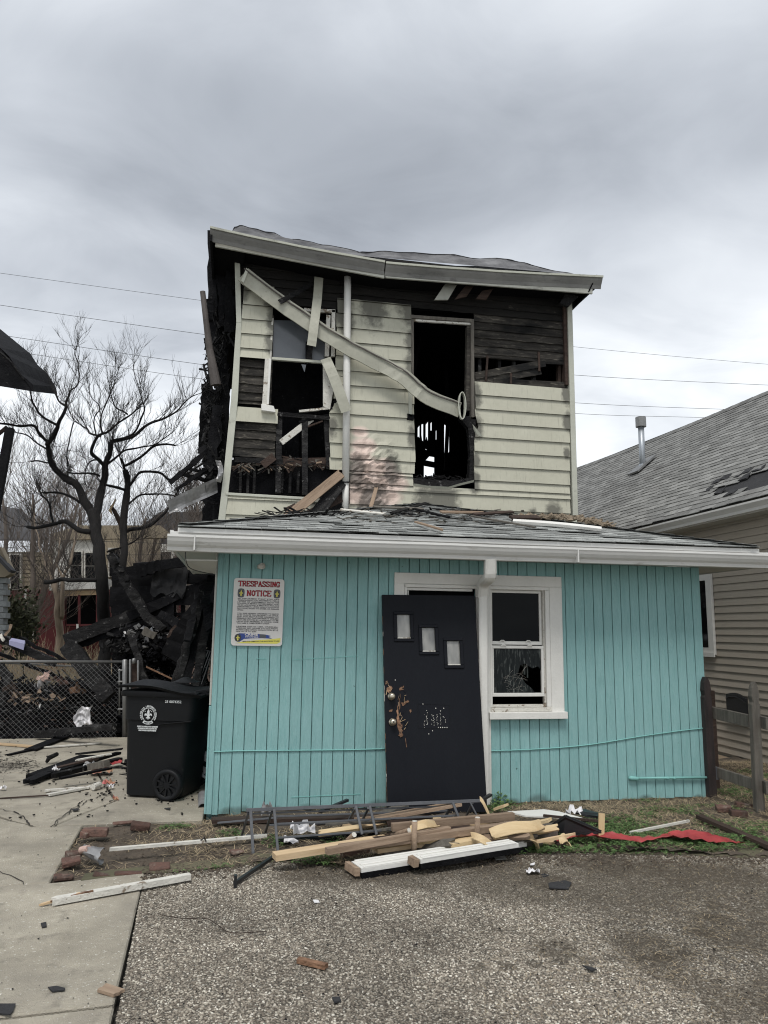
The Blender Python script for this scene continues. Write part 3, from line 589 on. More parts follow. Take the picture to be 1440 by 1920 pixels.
# ---- window two: frame, charred reveals, ragged opening below
win2 = MB().prism([H(*p, -.01) for p in [(770, 590), (776, 590), (776, 780), (770, 780)]], (0, .10, 0)).build('window', M['grey wood'], house)
win2['label'] = 'tall burnt-out window opening without glass'
frame_piece(win2, [(770, 590), (889, 598), (889, 604), (770, 596)], 'grey wood', -.04, .12)
frame_piece(win2, [(777, 598), (883, 605), (883, 609), (777, 602)], 'oldwhite', -.02, .04)
frame_piece(win2, [(883, 603), (889, 603), (890, 782), (884, 782)], 'grey wood', -.04, .12)
frame_piece(win2, [(876, 610), (882, 610), (881, 770), (874, 770)], 'clap', .0, .1)
frame_piece(win2, [(764, 775), (777, 777), (776, 788), (764, 786)], 'char', -.05, .05, 'sill')
frame_piece(win2, [(765, 720), (773, 720), (773, 783), (767, 780)], 'creammetal', -.05, .03)
for pts in ([(877, 786), (892, 786), (888, 860), (889, 906), (879, 905), (882, 850)], [(862, 783), (880, 779), (893, 800), (886, 812), (876, 800)], [(773, 896), (800, 899), (850, 901), (888, 895), (888, 905), (858, 911), (820, 914), (775, 910)]):
    m = MB().prism([H(*p, -.02) for p in pts], (0, .12, 0)); m.jitter(.01, 10); m.build('charred_edge', M['char2'], house)
m = MB()
for _ in range(90):
    p = H(U(776, 886), U(893, 903), U(-.02, .12)); m.beam(p, p+Vector((U(-.12, .12), U(-.02, .02), U(-.015, .05))), U(.004, .02), U(.004, .015))
tag(m.build('charred_splinters', M['char2'], house), kind='stuff')
# ---- corner boards
cb = [(440, 489), (443, 605), (433, 750), (420, 880), (408, 985)]; cb2 = [(450, 489), (453, 605), (446, 750), (433, 880), (421, 985)]
MB().prism([H(*p, -.035) for p in cb[:2]]+[H(*p, -.035) for p in reversed(cb2[:2])], (0, .05, 0)).build('corner_board', M['creammetal'], house, bevel=.004)
MB().prism([H(*p, -.04) for p in cb[1:]]+[H(*p, -.04) for p in reversed(cb2[1:])], (0, .05, 0)).build('corner_board', M['creammetal'], house, bevel=.004)
MB().box(4.71, 4.79, YF-.045, YF+.08, 2.8, H(1070, 575).z+.04).build('corner_board', M['creammetal'], house, bevel=.005)
MB().box(4.655, 4.705, YF-.02, YF+.04, H(1060, 722).z, H(1070, 560).z).build('corner_post', M['brownwood'], house)
# ---- shell of the upper storey: side walls, floor, back wall with gaps, ceiling
MB().box(4.72, 4.78, YF+.09, 14.2, 2.5, 6.55).build('side_wall', M['creammetal'], house)
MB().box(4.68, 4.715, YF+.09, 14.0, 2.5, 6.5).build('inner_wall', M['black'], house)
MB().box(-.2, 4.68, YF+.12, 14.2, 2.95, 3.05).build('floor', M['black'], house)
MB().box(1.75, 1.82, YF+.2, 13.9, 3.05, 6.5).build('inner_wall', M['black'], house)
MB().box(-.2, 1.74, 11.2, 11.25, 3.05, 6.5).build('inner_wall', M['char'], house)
slits = [(783, 787, 800, 822), (790, 794, 792, 821), (798, 803, 792, 826), (807, 810, 791, 806), (817, 819, 806, 826), (833, 843, 797, 850), (795, 815, 842, 893)]
# back wall built from upright charred planks: each leaves the gaps open
YB = 14.0
xs = sorted(set([P(q, 850, y=YB).x for s_ in slits for q in s_[:2]]+[P(775, 850, y=YB).x-.6, P(905, 850, y=YB).x]+[P(q, 850, y=YB).x for q in (812, 826, 850, 862, 875, 888)]))
xs = [1.9, 2.3, 2.7]+[x for x in xs if x > 2.9]+[4.2, 4.45, 4.68]
for a, b in zip(xs, xs[1:]):
    mid = (a+b)/2; pxm = None; gaps = []
    for (p0, p1, q0, q1) in slits:
        if P(p0, 850, y=YB).x-.002 <= mid <= P(p1, 850, y=YB).x+.002: gaps.append((P(p0, q1, y=YB).z, P(p0, q0, y=YB).z))
    z = 3.05
    for g0, g1 in sorted(gaps)+[(6.6, 6.6)]:
        if g0 > z:
            m = MB(); j = [U(-.06, .06) for _ in range(4)]
            top = [Vector((a, YB, g0+j[0])), Vector((a+(b-a)*.4, YB, g0+j[1]*1.5)), Vector((b, YB, g0+j[2]))] if g0 < 6.5 else [Vector((a, YB, g0)), Vector((b, YB, g0))]
            lo = [Vector((b, YB, z+U(-.05, .05))), Vector((a, YB, z+U(-.05, .05)))]
            m.prism(top+lo, (0, .04, 0)); m.build('back_wall_plank', M['black'], house)
        z = max(z, g1)
for a, b in (((793, 848), (816, 852)), ((795, 868), (816, 872)), ((780, 876), (818, 834))): MB().beam(P(*a, y=13.9), P(*b, y=13.9), .08, .10).build('burnt_beam', M['black'], house)
# hanging charred ends seen against the room
for _ in range(12):
    x = U(1.9, 4.5); y = U(11, 13.6); MB().beam((x, y, 6.4), (x+U(-.3, .3), y+U(-.3, .3), U(4.4, 5.9)), .05, .09).build('burnt_beam', M['black'], house)
MB().prism([(3.6, 13.5, 3.0), (4.5, 13.5, 3.0), (4.5, 13.5, 4.7), (4.0, 13.5, 4.4)], (0, .05, 0)).build('inner_wall', M['black'], house)
MB().box(-.3, 4.78, YF+.06, 14.3, 6.36, 6.40).build('ceiling', M['black'], house)
# ---- upper eaves: soffit, roof, gutter with its broken joint
EY = 9.45
gl0, gl1 = P(394, 424, y=EY-.05), P(722, 489, y=EY); gr0, gr1 = P(722, 489, y=EY), P(1131, 517, y=EY)
def kgutter(p0, p1, m, fh=.085, nseg=14, sag=0.0, back_drop=.30, endtwist=0.0, name='gutter', parent=None, prof=None):
    prof = prof or [(.02, -.045), (0, -.045), (-.005, 0), (.012, .004), (.012, -.02), (.020, -.05), (.055, -.085), (.075, -.14), (.078, -.15), (.16, -.152)]
    mb = MB(); d = p1-p0
    def f(u, v):
        k = v*(len(prof)-1); i = min(int(k), len(prof)-2); t = k-i
        yy = prof[i][0]+(prof[i+1][0]-prof[i][0])*t; z_ = prof[i][1]+(prof[i+1][1]-prof[i][1])*t
        p = p0+d*u+Vector((0, yy, z_-sag*math.sin(math.pi*u)+.004*nz((u*9, 0, 0), 1, 3)))
        return p
    mb.grid(f, nseg, len(prof)-1)
    # end caps
    for u in (0, 1):
        mb.add([f(u, i/(len(prof)-1)) for i in range(3, len(prof))], [tuple(range(len(prof)-3))])
    return mb.build(name, M[m], parent or house)
kprof = [(.01, -.006), (0, -.03), (-.004, 0), (.012, .006), (.012, -.02), (.030, -.06), (.070, -.12), (.085, -.165), (.09, -.17)]
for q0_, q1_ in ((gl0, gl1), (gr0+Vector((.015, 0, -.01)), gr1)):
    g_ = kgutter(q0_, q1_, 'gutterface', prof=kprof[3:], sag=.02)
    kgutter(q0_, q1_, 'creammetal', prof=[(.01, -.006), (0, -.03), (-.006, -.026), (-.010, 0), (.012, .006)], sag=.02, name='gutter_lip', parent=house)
# fascia under each run
def fascia(a, b, y0_, h, m='creammetal', name='fascia'):
    pa, pb = P(*a, y=y0_), P(*b, y=y0_); n = 10; pts = []
    MB().prism([pa, pb, pb+Vector((0, 0, -h)), pa+Vector((0, 0, -h))], (0, .03, 0)).build(name, M[m], house, bevel=.004)
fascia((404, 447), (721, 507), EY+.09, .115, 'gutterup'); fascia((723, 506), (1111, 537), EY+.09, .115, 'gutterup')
# roof (sagging sheet with thickness) and dark soffit
zr = lambda u: None
rA = [P(395, 424, y=EY+.02), P(722, 489, y=EY+.02), P(1126, 516, y=EY+.02)]
def eavez(x):
    if x < rA[1].x: t = (x-rA[0].x)/(rA[1].x-rA[0].x); return rA[0].z+(rA[1].z-rA[0].z)*t
    t = (x-rA[1].x)/(rA[2].x-rA[1].x); return rA[1].z+(rA[2].z-rA[1].z)*t
def roofup(u, v, off=0.0):
    x = rA[0].x+(rA[2].x-rA[0].x)*u; run = 2.7*v
    xh = min(max(x, rA[0].x+run), rA[2].x-run) if False else x
    y = EY+.02+run; z = eavez(x)+run*.47+off
    hump = .05*math.exp(-((u-.68)/.14)**2)+.045*math.exp(-((u-.36)/.10)**2)+.05*math.exp(-((u-.13)/.06)**2)+.03*nz((u*7, v*5, 0), 1)
    z += hump*min(1, v*10)*(1-v)-.012
    side = min(u, 1-u)*(rA[2].x-rA[0].x); z = min(z, eavez(x)+side*.47+.05+off+.02*nz((u*9, v*9, 4), 1))
    return (x, y, z)
mb = MB().grid(lambda u, v: roofup(u, v), 60, 24); mb.build('roof', M['felt'], house)
mb = MB().grid(lambda u, v: (rA[0].x+.02+(rA[2].x-rA[0].x-.04)*u, EY+.1+(YF+.05-EY)*v, eavez(rA[0].x+(rA[2].x-rA[0].x)*u)-.155+.01*v), 20, 3); mb.build('soffit', M['black'], house)
# lifted roofing sheet above the gutter
def liftstrip(top, bot):
    tq = smooth_pts([P(*p, y=EY+.22) for p in top], 6); bq = [P(*bot[0], y=EY+.03).lerp(P(*bot[1], y=EY+.03), i/(len(tq)-1)) for i in range(len(tq))]; n_ = len(tq)-1
    def f(u, v):
        i = min(int(u*n_), n_-1); t = u*n_-i; a_ = tq[i].lerp(tq[i+1], t); b_ = bq[i].lerp(bq[i+1], t); q = b_.lerp(a_, v); return q+Vector((0, .10*nz((u*11, v*2, 0), 1, 3)*v, .016*nz((u*16, v*2, 5), 1)*v))
    MB().grid(f, 60, 5).build('lifted_sheet', M['wrinkled'], house, smooth=True)
    MB().tube([f(i/40, 1.0) for i in range(41)], .008, 5).build('torn_edge', M['felt'], house)
liftstrip([(436, 430), (452, 426), (500, 436), (560, 451), (620, 461), (680, 473), (722, 486)], [(436, 434), (722, 490)])
liftstrip([(655, 474), (700, 474), (760, 475), (850, 480), (930, 486), (975, 491), (1010, 501), (1050, 508), (1075, 512)], [(655, 478), (1075, 514)])
# side eaves receding to the rear
MB().prism([(rA[0].x, EY, eavez(rA[0].x)-.02), (rA[0].x, EY, eavez(rA[0].x)-.22), (rA[0].x+.02, 14.4, 6.25), (rA[0].x+.02, 14.4, 6.45)], (.03, 0, 0)).build('fascia', M['char'], house)
MB().prism([(rA[0].x+.03, EY+.1, eavez(rA[0].x)-.16), (-.15, EY+.1, eavez(-.2)-.17), (-.15, 14.4, 6.3), (rA[0].x+.03, 14.4, 6.3)], (0, 0, .03)).build('soffit', M['black'], house)
MB().prism([(4.78, EY+.1, eavez(4.78)-.16), (rA[2].x-.18, EY+.1, eavez(rA[2].x)-.16), (rA[2].x-.18, 14.4, 6.5), (4.78, 14.4, 6.5)], (0, 0, .03)).build('soffit', M['black'], house)
MB().prism([(rA[2].x-.05, EY+.02, rA[2].z), (rA[2].x-.17, EY+.1, rA[2].z-.29), (rA[2].x-.17, 14.4, 6.45), (rA[2].x-.05, 14.4, 6.75)], (-.02, 0, .0)).build('fascia', M['char'], house)
# broken soffit returns hanging under the right eave
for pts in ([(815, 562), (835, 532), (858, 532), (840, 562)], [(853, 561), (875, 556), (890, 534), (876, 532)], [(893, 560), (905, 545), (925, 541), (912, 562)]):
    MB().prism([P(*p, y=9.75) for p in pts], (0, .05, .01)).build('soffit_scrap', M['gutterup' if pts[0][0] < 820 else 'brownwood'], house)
MB().prism([P(*p, y=9.7) for p in [(1050, 568), (1060, 550), (1085, 556), (1066, 575)]], (0, .05, 0)).build('soffit_scrap', M['char2'], house)
# ---- burnt left flank of the upper storey: ragged charred studs and sheathing
def charplank(a, b, ya, yb, w0, t0=.04, m='char', jit=.05, parent=house, name='charred_plank'):
    p0, p1 = P(*a, y=ya), P(*b, y=yb); n = 9; mb = MB(); d = (p1-p0); side = d.normalized().cross(Vector((0, 1, 0))).normalized()
    def f(u, v, s):
        ww = w0*(1+.5*nz((u*5, s*3, p0.x*9), 2))/2; j = jit*nz((u*7, v*3+s, p0.z*7), 1.5)
        return p0+d*u+side*((v*2-1)*ww+j*.5)+Vector((0, s*t0+j*.3, 0))
    mb.grid(lambda u, v: f(u, v, 0), n, 1); mb.grid(lambda u, v: f(u, v, 1), n, 1)
    k = 2*(n+1)
    for i in range(n): mb.f += [(i, i+1, k+i+1, k+i), (n+1+i, k+n+1+i, k+n+2+i, n+2+i)]
    mb.f += [(0, k, k+n+1, n+1), (n, 2*n+1, k+2*n+1, k+n)]
    return mb.build(name, M[m], parent)
for a, b, ya, yb, wd in (((398, 432), (399, 640), 10.3, 10.5, .12), ((410, 455), (408, 615), 10.4, 10.6, .20), ((422, 460), (424, 612), 10.3, 10.5, .22), ((434, 470), (430, 622), 10.2, 10.3, .14), ((402, 610), (412, 740), 10.9, 11, .10),
                         ((392, 560), (396, 600), 10.3, 10.4, .08), ((417, 650), (412, 760), 10.7, 10.8, .15), ((424, 700), (414, 900), 10.6, 10.5, .13), ((405, 730), (398, 860), 10.8, 10.8, .13), ((388, 720), (384, 800), 11.0, 11.1, .14), ((383, 770), (378, 850), 11.0, 11.1, .11),
                         ((410, 760), (395, 880), 10.4, 10.4, .14), ((395, 790), (387, 872), 11.2, 11.2, .10), ((376, 838), (410, 886), 10.9, 10.7, .12), ((402, 860), (398, 985), 10.9, 10.9, .22), ((415, 880), (405, 985), 10.8, 10.8, .10), ((390, 925), (386, 990), 11.2, 11.2, .12),
                         ((431, 615), (420, 650), 10.6, 10.6, .05), ((412, 600), (436, 640), 10.7, 10.7, .07), ((400, 636), (408, 650), 10.8, 10.8, .12), ((402, 668), (430, 690), 10.8, 10.8, .10), ((428, 620), (410, 625), 10.7, 10.7, .08)):
    charplank(a, b, ya, yb, wd)
for a, b, ya, yb, wd in (((318, 905), (405, 832), 10.6, 10.6, .07), ((330, 918), (402, 868), 10.5, 10.6, .05), ((345, 890), (405, 905), 10.8, 10.8, .05), ((352, 878), (408, 890), 10.9, 10.9, .04), ((372, 935), (410, 945), 10.6, 10.6, .04), ((365, 900), (410, 862), 10.7, 10.7, .045)):
    charplank(a, b, ya, yb, wd, .04, 'char', .02)
m = MB(); random.seed(77)
for _ in range(420):
    yy = U(560, 900); xx = 384+(16 if yy < 640 else 0)+U(0, 38)-(yy > 760)*3; q = P(xx, yy, y=U(10.3, 11.2)); e = Vector((U(-.6, .6), U(-.3, .3), U(-1, 1))).normalized()*U(.04, .26); m.beam(q-e/2, q+e/2, U(.005, .035), U(.005, .02), upv=(U(-1, 1), 1, U(-1, 1)))
m.jitter(.03, 10); tag(m.build('charred_splinters', M['char2'], house), kind='stuff')
# ---- downspout down the middle of the upper wall
MB().tube([H(652, 512, -.14), H(651, 600, -.13), H(650, 730, -.12), H(648, 905, -.11)], .050, 14).build('downspout', M['white'], house, smooth=True)
MB().tube([H(648, 902, -.10), H(647, 965, -.10)], .046, 14).build('downspout', M['white'], house, smooth=True)
MB().tube([H(648, 903.5, -.11), H(648, 906, -.11)], .053, 14).build('downspout_band', M['blackmetal'], house, smooth=True)

# ================================================================ EXTENSION
ZT = 2.335
# backing and foundation
MB().box(XL+.10, XR-.06, YE+.035, YE+.2, -.12, .06).build('foundation', M['concrete'], house)
MB().box(XL, XL+.10, YE+.1, YF, -.1, ZT).build('side_wall', M['teal'], house)
MB().box(XR-.10, XR-.001, YE+.1, YF, -.1, ZT).build('side_wall', M['teal'], house)
# openings in the boarded wall: door opening and window
DX0, DX1, DZ = P(765, 1100, y=YE).x, P(895, 1100, y=YE).x, P(830, 1098, y=YE).z
WX0, WX1 = P(918, 1200, y=YE).x, P(1030, 1200, y=YE).x; WZ0, WZ1 = P(970, 1335, y=YE).z, P(970, 1103, y=YE).z
for q in ((XL+.03, DX0, .05, ZT), (DX0, DX1, DZ, ZT), (DX1, WX0, .05, ZT), (WX0, WX1, .05, WZ0), (WX0, WX1, WZ1, ZT), (WX1, XR-.03, .05, ZT)):
    MB().box(q[0], q[1], YE+.018, YE+.10, q[2], q[3]).build('wall_backing', M['tealgap'], house)
n = 49; bw = (XR-XL)/n
for i in range(n):
    xa = XL+i*bw+.0032+.0006*math.sin(i*5); xb = XL+(i+1)*bw-.0032
    zb = .03+.012*nz((i*.7, 0, 0), 1)-.02*(i < 3); segs = [(zb, ZT)]
    for (ox0, ox1, oz0, oz1) in ((DX0, DX1, -1, DZ), (WX0, WX1, WZ0, WZ1)):
        if xb > ox0 and xa < ox1: segs = [q for s_ in segs for q in ((s_[0], min(s_[1], oz0)), (max(s_[0], oz1), s_[1])) if q[1]-q[0] > .02]
    for s0, s1_ in segs:
        dyb = .0025*nz((i*1.3, 3, 0), 1)
        MB().box(xa, xb, YE-.004+dyb, YE+.0175, s0, s1_).build('wall_board', M['teal'], house, bevel=.0025)
MB().box(XL-.022, XL-.001, YE+.02, YE+.10, .95, ZT).build('corner_board', M['soffit'], house, bevel=.004)
MB().box(XL-.02, XL-.001, YE-.014, YE+.10, .02, .945).build('corner_board', M['teal'], house, bevel=.004)
MB().box(XL-.0, XL+.045, YE-.018, YE-.006, .02, ZT-.002).build('corner_board', M['teal'], house, bevel=.003)
# patch panel battens (low relief rectangles in the board)
for (a, b) in (((548, 1237), (672, 1230)), ((480, 1235), (500, 1236)), ((546, 1495), (676, 1489))):
    MB().beam(P(*a, y=YE-.006), P(*b, y=YE-.006), .004, .006).build('seam', M['tealtrim'], house)
# ---- door frame and window trim
def ef(pts, name, m='white', dy=-.03, t=.03, bevel=.004, parent=house): return MB().prism([P(*p, y=YE+dy) for p in pts], (0, t, 0)).build(name, M[m], parent, bevel=bevel)
def eb(x0_, x1_, z0_, z1_, y0_, y1_, name, m='white', parent=house, bevel=.003): return MB().box(x0_, x1_, YE+y0_, YE+y1_, z0_, z1_).build(name, M[m], parent, bevel=bevel)
tx0, tx1 = P(740, 1085, y=YE-.03).x, P(1053, 1085, y=YE-.03).x; tz1 = P(740, 1073, y=YE-.03).z; tz0 = tz1-.105
eb(tx0, tx1, tz0, tz1, -.028, -.004, 'header_trim')
dfr = eb(tx0, tx0+.10, 0, tz0, -.026, -.004, 'door_frame')
eb(tx0+.105, DX1-.02, tz0-.035, tz0-.002, -.02, .05, 'jamb', parent=dfr); eb(tx0+.13, DX1-.05, tz0-.062, tz0-.037, .0, .06, 'jamb', parent=dfr)
eb(tx0+.102, tx0+.13, 0, tz0-.036, -.02, .06, 'jamb', parent=dfr)
eb(DX1-.02, WX0, .0, tz0, -.022, .02, 'mullion_trim', parent=dfr)
eb(DX0-.02, DX1+.02, -.02, DZ+.02, .11, .13, 'door_opening_dark', 'black', parent=dfr)
eb(DX0, DX0+.012, 0, DZ, .01, .11, 'jamb', parent=dfr)
# window
wt1 = tx1; wt0 = WX1
win = eb(wt0, wt1, WZ0-.02, tz0, -.027, -.004, 'window'); win['label'] = 'white double-hung window with dark cracked glass'
sillz = P(980, 1341, y=YE).z
eb(WX0-.03, wt1+.012, sillz-.03, sillz+.035, -.075, -.002, 'sill', parent=win)
eb(WX0, WX1, sillz+.036, sillz+.075, -.035, .03, 'sub_sill', 'oldwhite', parent=win)
fz0 = sillz+.077; fz1 = tz0-.001
eb(WX0, WX1, fz1-.035, fz1, -.02, .05, 'frame', parent=win); eb(WX1-.045, WX1, fz0, fz1-.036, -.022, .05, 'frame', parent=win); eb(WX0, WX0+.02, fz0, fz1-.036, -.018, .05, 'frame', parent=win)
eb(WX1-.062, WX1-.046, fz0, fz1-.036, .0, .05, 'frame', 'oldwhite', parent=win)
eb(WX0+.02, WX1-.062, fz0, fz0+.024, -.022, .05, 'frame', 'oldwhite', parent=win)
ux0, ux1 = WX0+.022, WX1-.064; ztop = fz1-.036; zmid = P(970, 1213, y=YE).z; zlo = P(970, 1305, y=YE).z
def sash(za, zb, dy):
    s = eb(ux0, ux1, zb-.028, zb, dy, dy+.03, 'sash', parent=win); eb(ux0, ux1, za, za+.034, dy, dy+.03, 'sash', parent=win)
    eb(ux0, ux0+.018, za+.034, zb-.028, dy, dy+.03, 'sash', parent=win); eb(ux1-.026, ux1, za+.034, zb-.028, dy, dy+.03, 'sash', parent=win); return s
sash(zmid+.02, ztop, .028); sash(zlo-.005, zmid+.012, -.006)
eb(ux0+.018, ux1-.026, zmid+.05, ztop-.028, .042, .046, 'glass', 'glassdark', parent=win, bevel=0)
# lower pane broken: glass left around a jagged hole
gx0, gx1, gz0, gz1 = ux0+.018, ux1-.026, zlo+.029, zmid-.016
hole = [(.50, .40), (.56, .62), (.66, .66), (.82, .55), (.94, .60), (1, .50), (1, .06), (.9, .05), (.80, .10), (.66, .22), (.60, .34)]
def gpnt(u, v): return (gx0+(gx1-gx0)*u, YE+.010, gz0+(gz1-gz0)*v)
m = MB()
m.prism([gpnt(0, 0), gpnt(.86, 0), gpnt(.80, .10), gpnt(.66, .22), gpnt(.60, .34), gpnt(.50, .40), gpnt(.56, .62), gpnt(.52, 1), gpnt(0, 1)], (0, .003, 0))
m.prism([gpnt(.522, 1), gpnt(.562, .62), gpnt(.66, .66), gpnt(.82, .55), gpnt(.94, .60), gpnt(1, .50), gpnt(1, 1)], (0, .003, 0))
m.build('glass', mat('sooty lower glass', (.008, .010, .011), .10, alt=(.018, .022, .022), nscale=5, stretch=(7, 1, 1.2), bump=0, spec=.10, spots=[((.15, .165, .155), 12, .54, .70, (4, 1, .6))]), win)
m = MB()
for _ in range(26):
    a = Vector(gpnt(U(.2, .62), U(.02, .42))); d = Vector((U(.02, .14), 0, U(.0, .13)*random.choice((1, -.3)))); a.y -= .002; m.tube([a, a+d*.5+Vector((0, 0, .008)), a+d], .0005, 3)
tag(m.build('cracks', M['oldwhite'], win), kind='stuff')
for px_ in (943, 992):
    for z_, y_ in ((zmid+.050, .018), (zmid+.006, -.014)):
        x_ = P(px_, 1210, y=YE).x; MB().tube([(x_-.028, YE+y_, z_), (x_-.012, YE+y_-.004, z_+.012), (x_+.012, YE+y_-.004, z_+.012), (x_+.028, YE+y_, z_)], .005, 6).build('sash_lock', M['white'], win)
# dark room behind: pale string-like curtain shreds and back wall
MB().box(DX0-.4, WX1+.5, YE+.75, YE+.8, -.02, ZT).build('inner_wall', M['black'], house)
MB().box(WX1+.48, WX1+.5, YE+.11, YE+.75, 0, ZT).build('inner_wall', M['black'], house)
m = MB()
for i in range(18):
    x_ = gx0+(gx1-gx0)*i/17+U(-.01, .01); z_ = zmid+U(-.02, .02); m.box(x_, x_+U(.008, .02), YE+.09, YE+.094, z_-U(.08, .30), z_)
tag(m.build('curtain_shreds', mat('grimy curtain', (.13, .15, .14), .9, namt=.4, bump=0), house), kind='stuff')
# hinge and red mark on the trim
eb(P(900, 1300, y=YE).x, P(906, 1300, y=YE).x, P(903, 1310, y=YE).z, P(903, 1291, y=YE).z, -.030, -.023, 'hinge'); eb(P(908, 1300, y=YE).x, P(914, 1300, y=YE).x, P(903, 1304, y=YE).z, P(903, 1293, y=YE).z, -.030, -.023, 'hinge')
MB().beam(P(904, 1369, y=YE-.09), P(916, 1362, y=YE-.09), .006, .014).build('red_mark', M['red'], house)
# ---- front downspout with elbow (ribbed)
def rectube(pts, wx, wy, m, name, ribs=False):
    mb = MB(); k = len(pts)
    for i, p in enumerate(pts):
        p = Vector(p); d = (Vector(pts[min(i+1, k-1)])-Vector(pts[max(i-1, 0)])).normalized(); side = Vector((1, 0, 0)); side = (side-d*side.dot(d)).normalized(); q = d.cross(side).normalized(); e = 1.05 if (ribs and i % 2) else 1
        for s_, t_ in ((-1, -.6), (-.6, -1), (.6, -1), (1, -.6), (1, .6), (.6, 1), (-.6, 1), (-1, .6)): mb.v.append(p+side*s_*wx/2*e+q*t_*wy/2*e)
    for i in range(k-1):
        for j in range(8): mb.f.append((i*8+j, i*8+(j+1) % 8, (i+1)*8+(j+1) % 8, (i+1)*8+j))
    return mb.build(name, M[m], house)
a0 = P(919, 1046, y=6.56); a1 = P(919, 1074, y=6.60); b0 = P(906, 1100, y=6.92); b1 = P(905, 1118, y=6.96)
pts = [a0, a1]
for i in range(1, 22):
    t = i/21; q = a1*(1-t)**3+(a1+Vector((0, .02, -.10)))*3*t*(1-t)**2+(b0+Vector((0, -.06, .10)))*3*t*t*(1-t)+b0*t**3; pts.append(q)
rectube(pts+[b1], .105, .085, 'white', 'downspout_elbow', True)
rectube([P(905.5, 1108, y=6.945), P(906, 1300, y=6.945), P(909, 1508, y=6.945)], .088, .065, 'white', 'downspout')
# ---- ext gutter, fascia, soffit
ge0, ge1 = P(314, 1002, y=6.48), P(1440, 1040, y=6.48); ge1 = ge0+(ge1-ge0)*1.045
kp = [(.10, -.015), (.02, -.012), (.012, .006), (-.002, .006), (-.004, -.014), (.004, -.028), (.012, -.05), (.030, -.078), (.052, -.098), (.060, -.125), (.062, -.13), (.13, -.132)]
kgutter(ge0, ge1, 'gutter', prof=kp, sag=.0, nseg=24)
for sx in (P(364, 1005, y=6.48).x, 3.1): MB().box(sx, sx+.012, 6.474, 6.55, ge0.z-.125, ge0.z+.002).build('gutter_joint', M['gutter'], house)
MB().box(-.62, 5.3, 6.595, 6.625, 2.335, 2.465).build('fascia', M['gutter'], house, bevel=.003)
MB().box(-.60, 5.28, 6.627, YE-.006, 2.337, 2.352).build('soffit', M['soffit'], house)
MB().box(-.60, XL-.002, YE-.005, 10.0, 2.337, 2.352).build('soffit', M['soffit'], house); MB().box(XR+.002, 5.28, YE-.005, 10.0, 2.337, 2.352).build('soffit', M['soffit'], house)
MB().box(-.63, -.60, 6.627, 10.0, 2.33, 2.48).build('fascia', M['gutter'], house); MB().box(5.28, 5.31, 6.627, 10.0, 2.33, 2.48).build('fascia', M['gutter'], house)
MB().prism([P(347, 1051, y=6.7), P(408, 1052, y=6.7), P(402, 1076, y=7.0), P(352, 1068, y=7.0)], (0, 0, .012)).build('soffit_patch', M['soffit'], house)
# ---- extension roof: hip, individual shingles on the front
EX0, EX1, EYf, EZ = -.56, 5.10, 6.56, 2.505
AX, AY, AZ = 2.27, 9.39, 3.285
def roof_front(x, y): return EZ+(AZ-EZ)*(y-EYf)/(AY-EYf)
MB().add([(EX0, EYf, EZ), (EX1, EYf, EZ), (AX, AY, AZ), (EX0, 10.0, EZ), (AX, 10.0, AZ), (EX1, 10.0, EZ)], [(0, 1, 2), (0, 2, 4, 3), (1, 5, 4, 2)]).build('roof_deck', M['shing2'], house)
MB().prism([(EX0, EYf+.004, EZ-.01), (EX1, EYf+.004, EZ-.01), (EX1, EYf+.004, EZ-.05), (EX0, EYf+.004, EZ-.05)], (0, .02, 0)).build('drip_edge', M['gutter'], house)
fN = Vector((0, -(AZ-EZ), AY-EYf)).normalized(); slopeL = math.hypot(AY-EYf, AZ-EZ); V = Vector((0, AY-EYf, AZ-EZ))/slopeL
v = -.02; row = 0; EXPS = .140
while v < slopeL-.05:
    t0 = max(0, v)/slopeL; t1 = min(1, (v+EXPS+.03)/slopeL)
    xl0, xr0 = EX0+(AX-EX0)*t0, EX1+(AX-EX1)*t0; xl1, xr1 = EX0+(AX-EX0)*t1, EX1+(AX-EX1)*t1
    x = xl0-U(0, .3)
    while x < xr0:
        wd = U(.16, .40); a, b = max(x, xl0), min(x+wd, xr0); a1_, b1_ = max(x, xl1), min(x+wd, xr1)
        if b-a > .02:
            a1_ = min(a1_, b); b1_ = max(b1_, a1_+.002)
            l = .012+U(0, .006)+(random.random() < .12)*.010; dv = U(-.012, .008) if row else 0
            q = lambda xx, vv, h: Vector((xx, EYf, EZ))+V*vv+fN*h
            MB().hexa([q(a+.002, v+dv, l-.007), q(b-.002, v+dv, l-.007), q(b1_-.002, v+EXPS+.03, .001), q(a1_+.002, v+EXPS+.03, .001), q(a+.002, v+dv, l), q(b-.002, v+dv, l), q(b1_-.002, v+EXPS+.03, .005), q(a1_+.002, v+EXPS+.03, .005)]).build('shingle', M['shing'], house)
        x += wd
    v += EXPS; row += 1
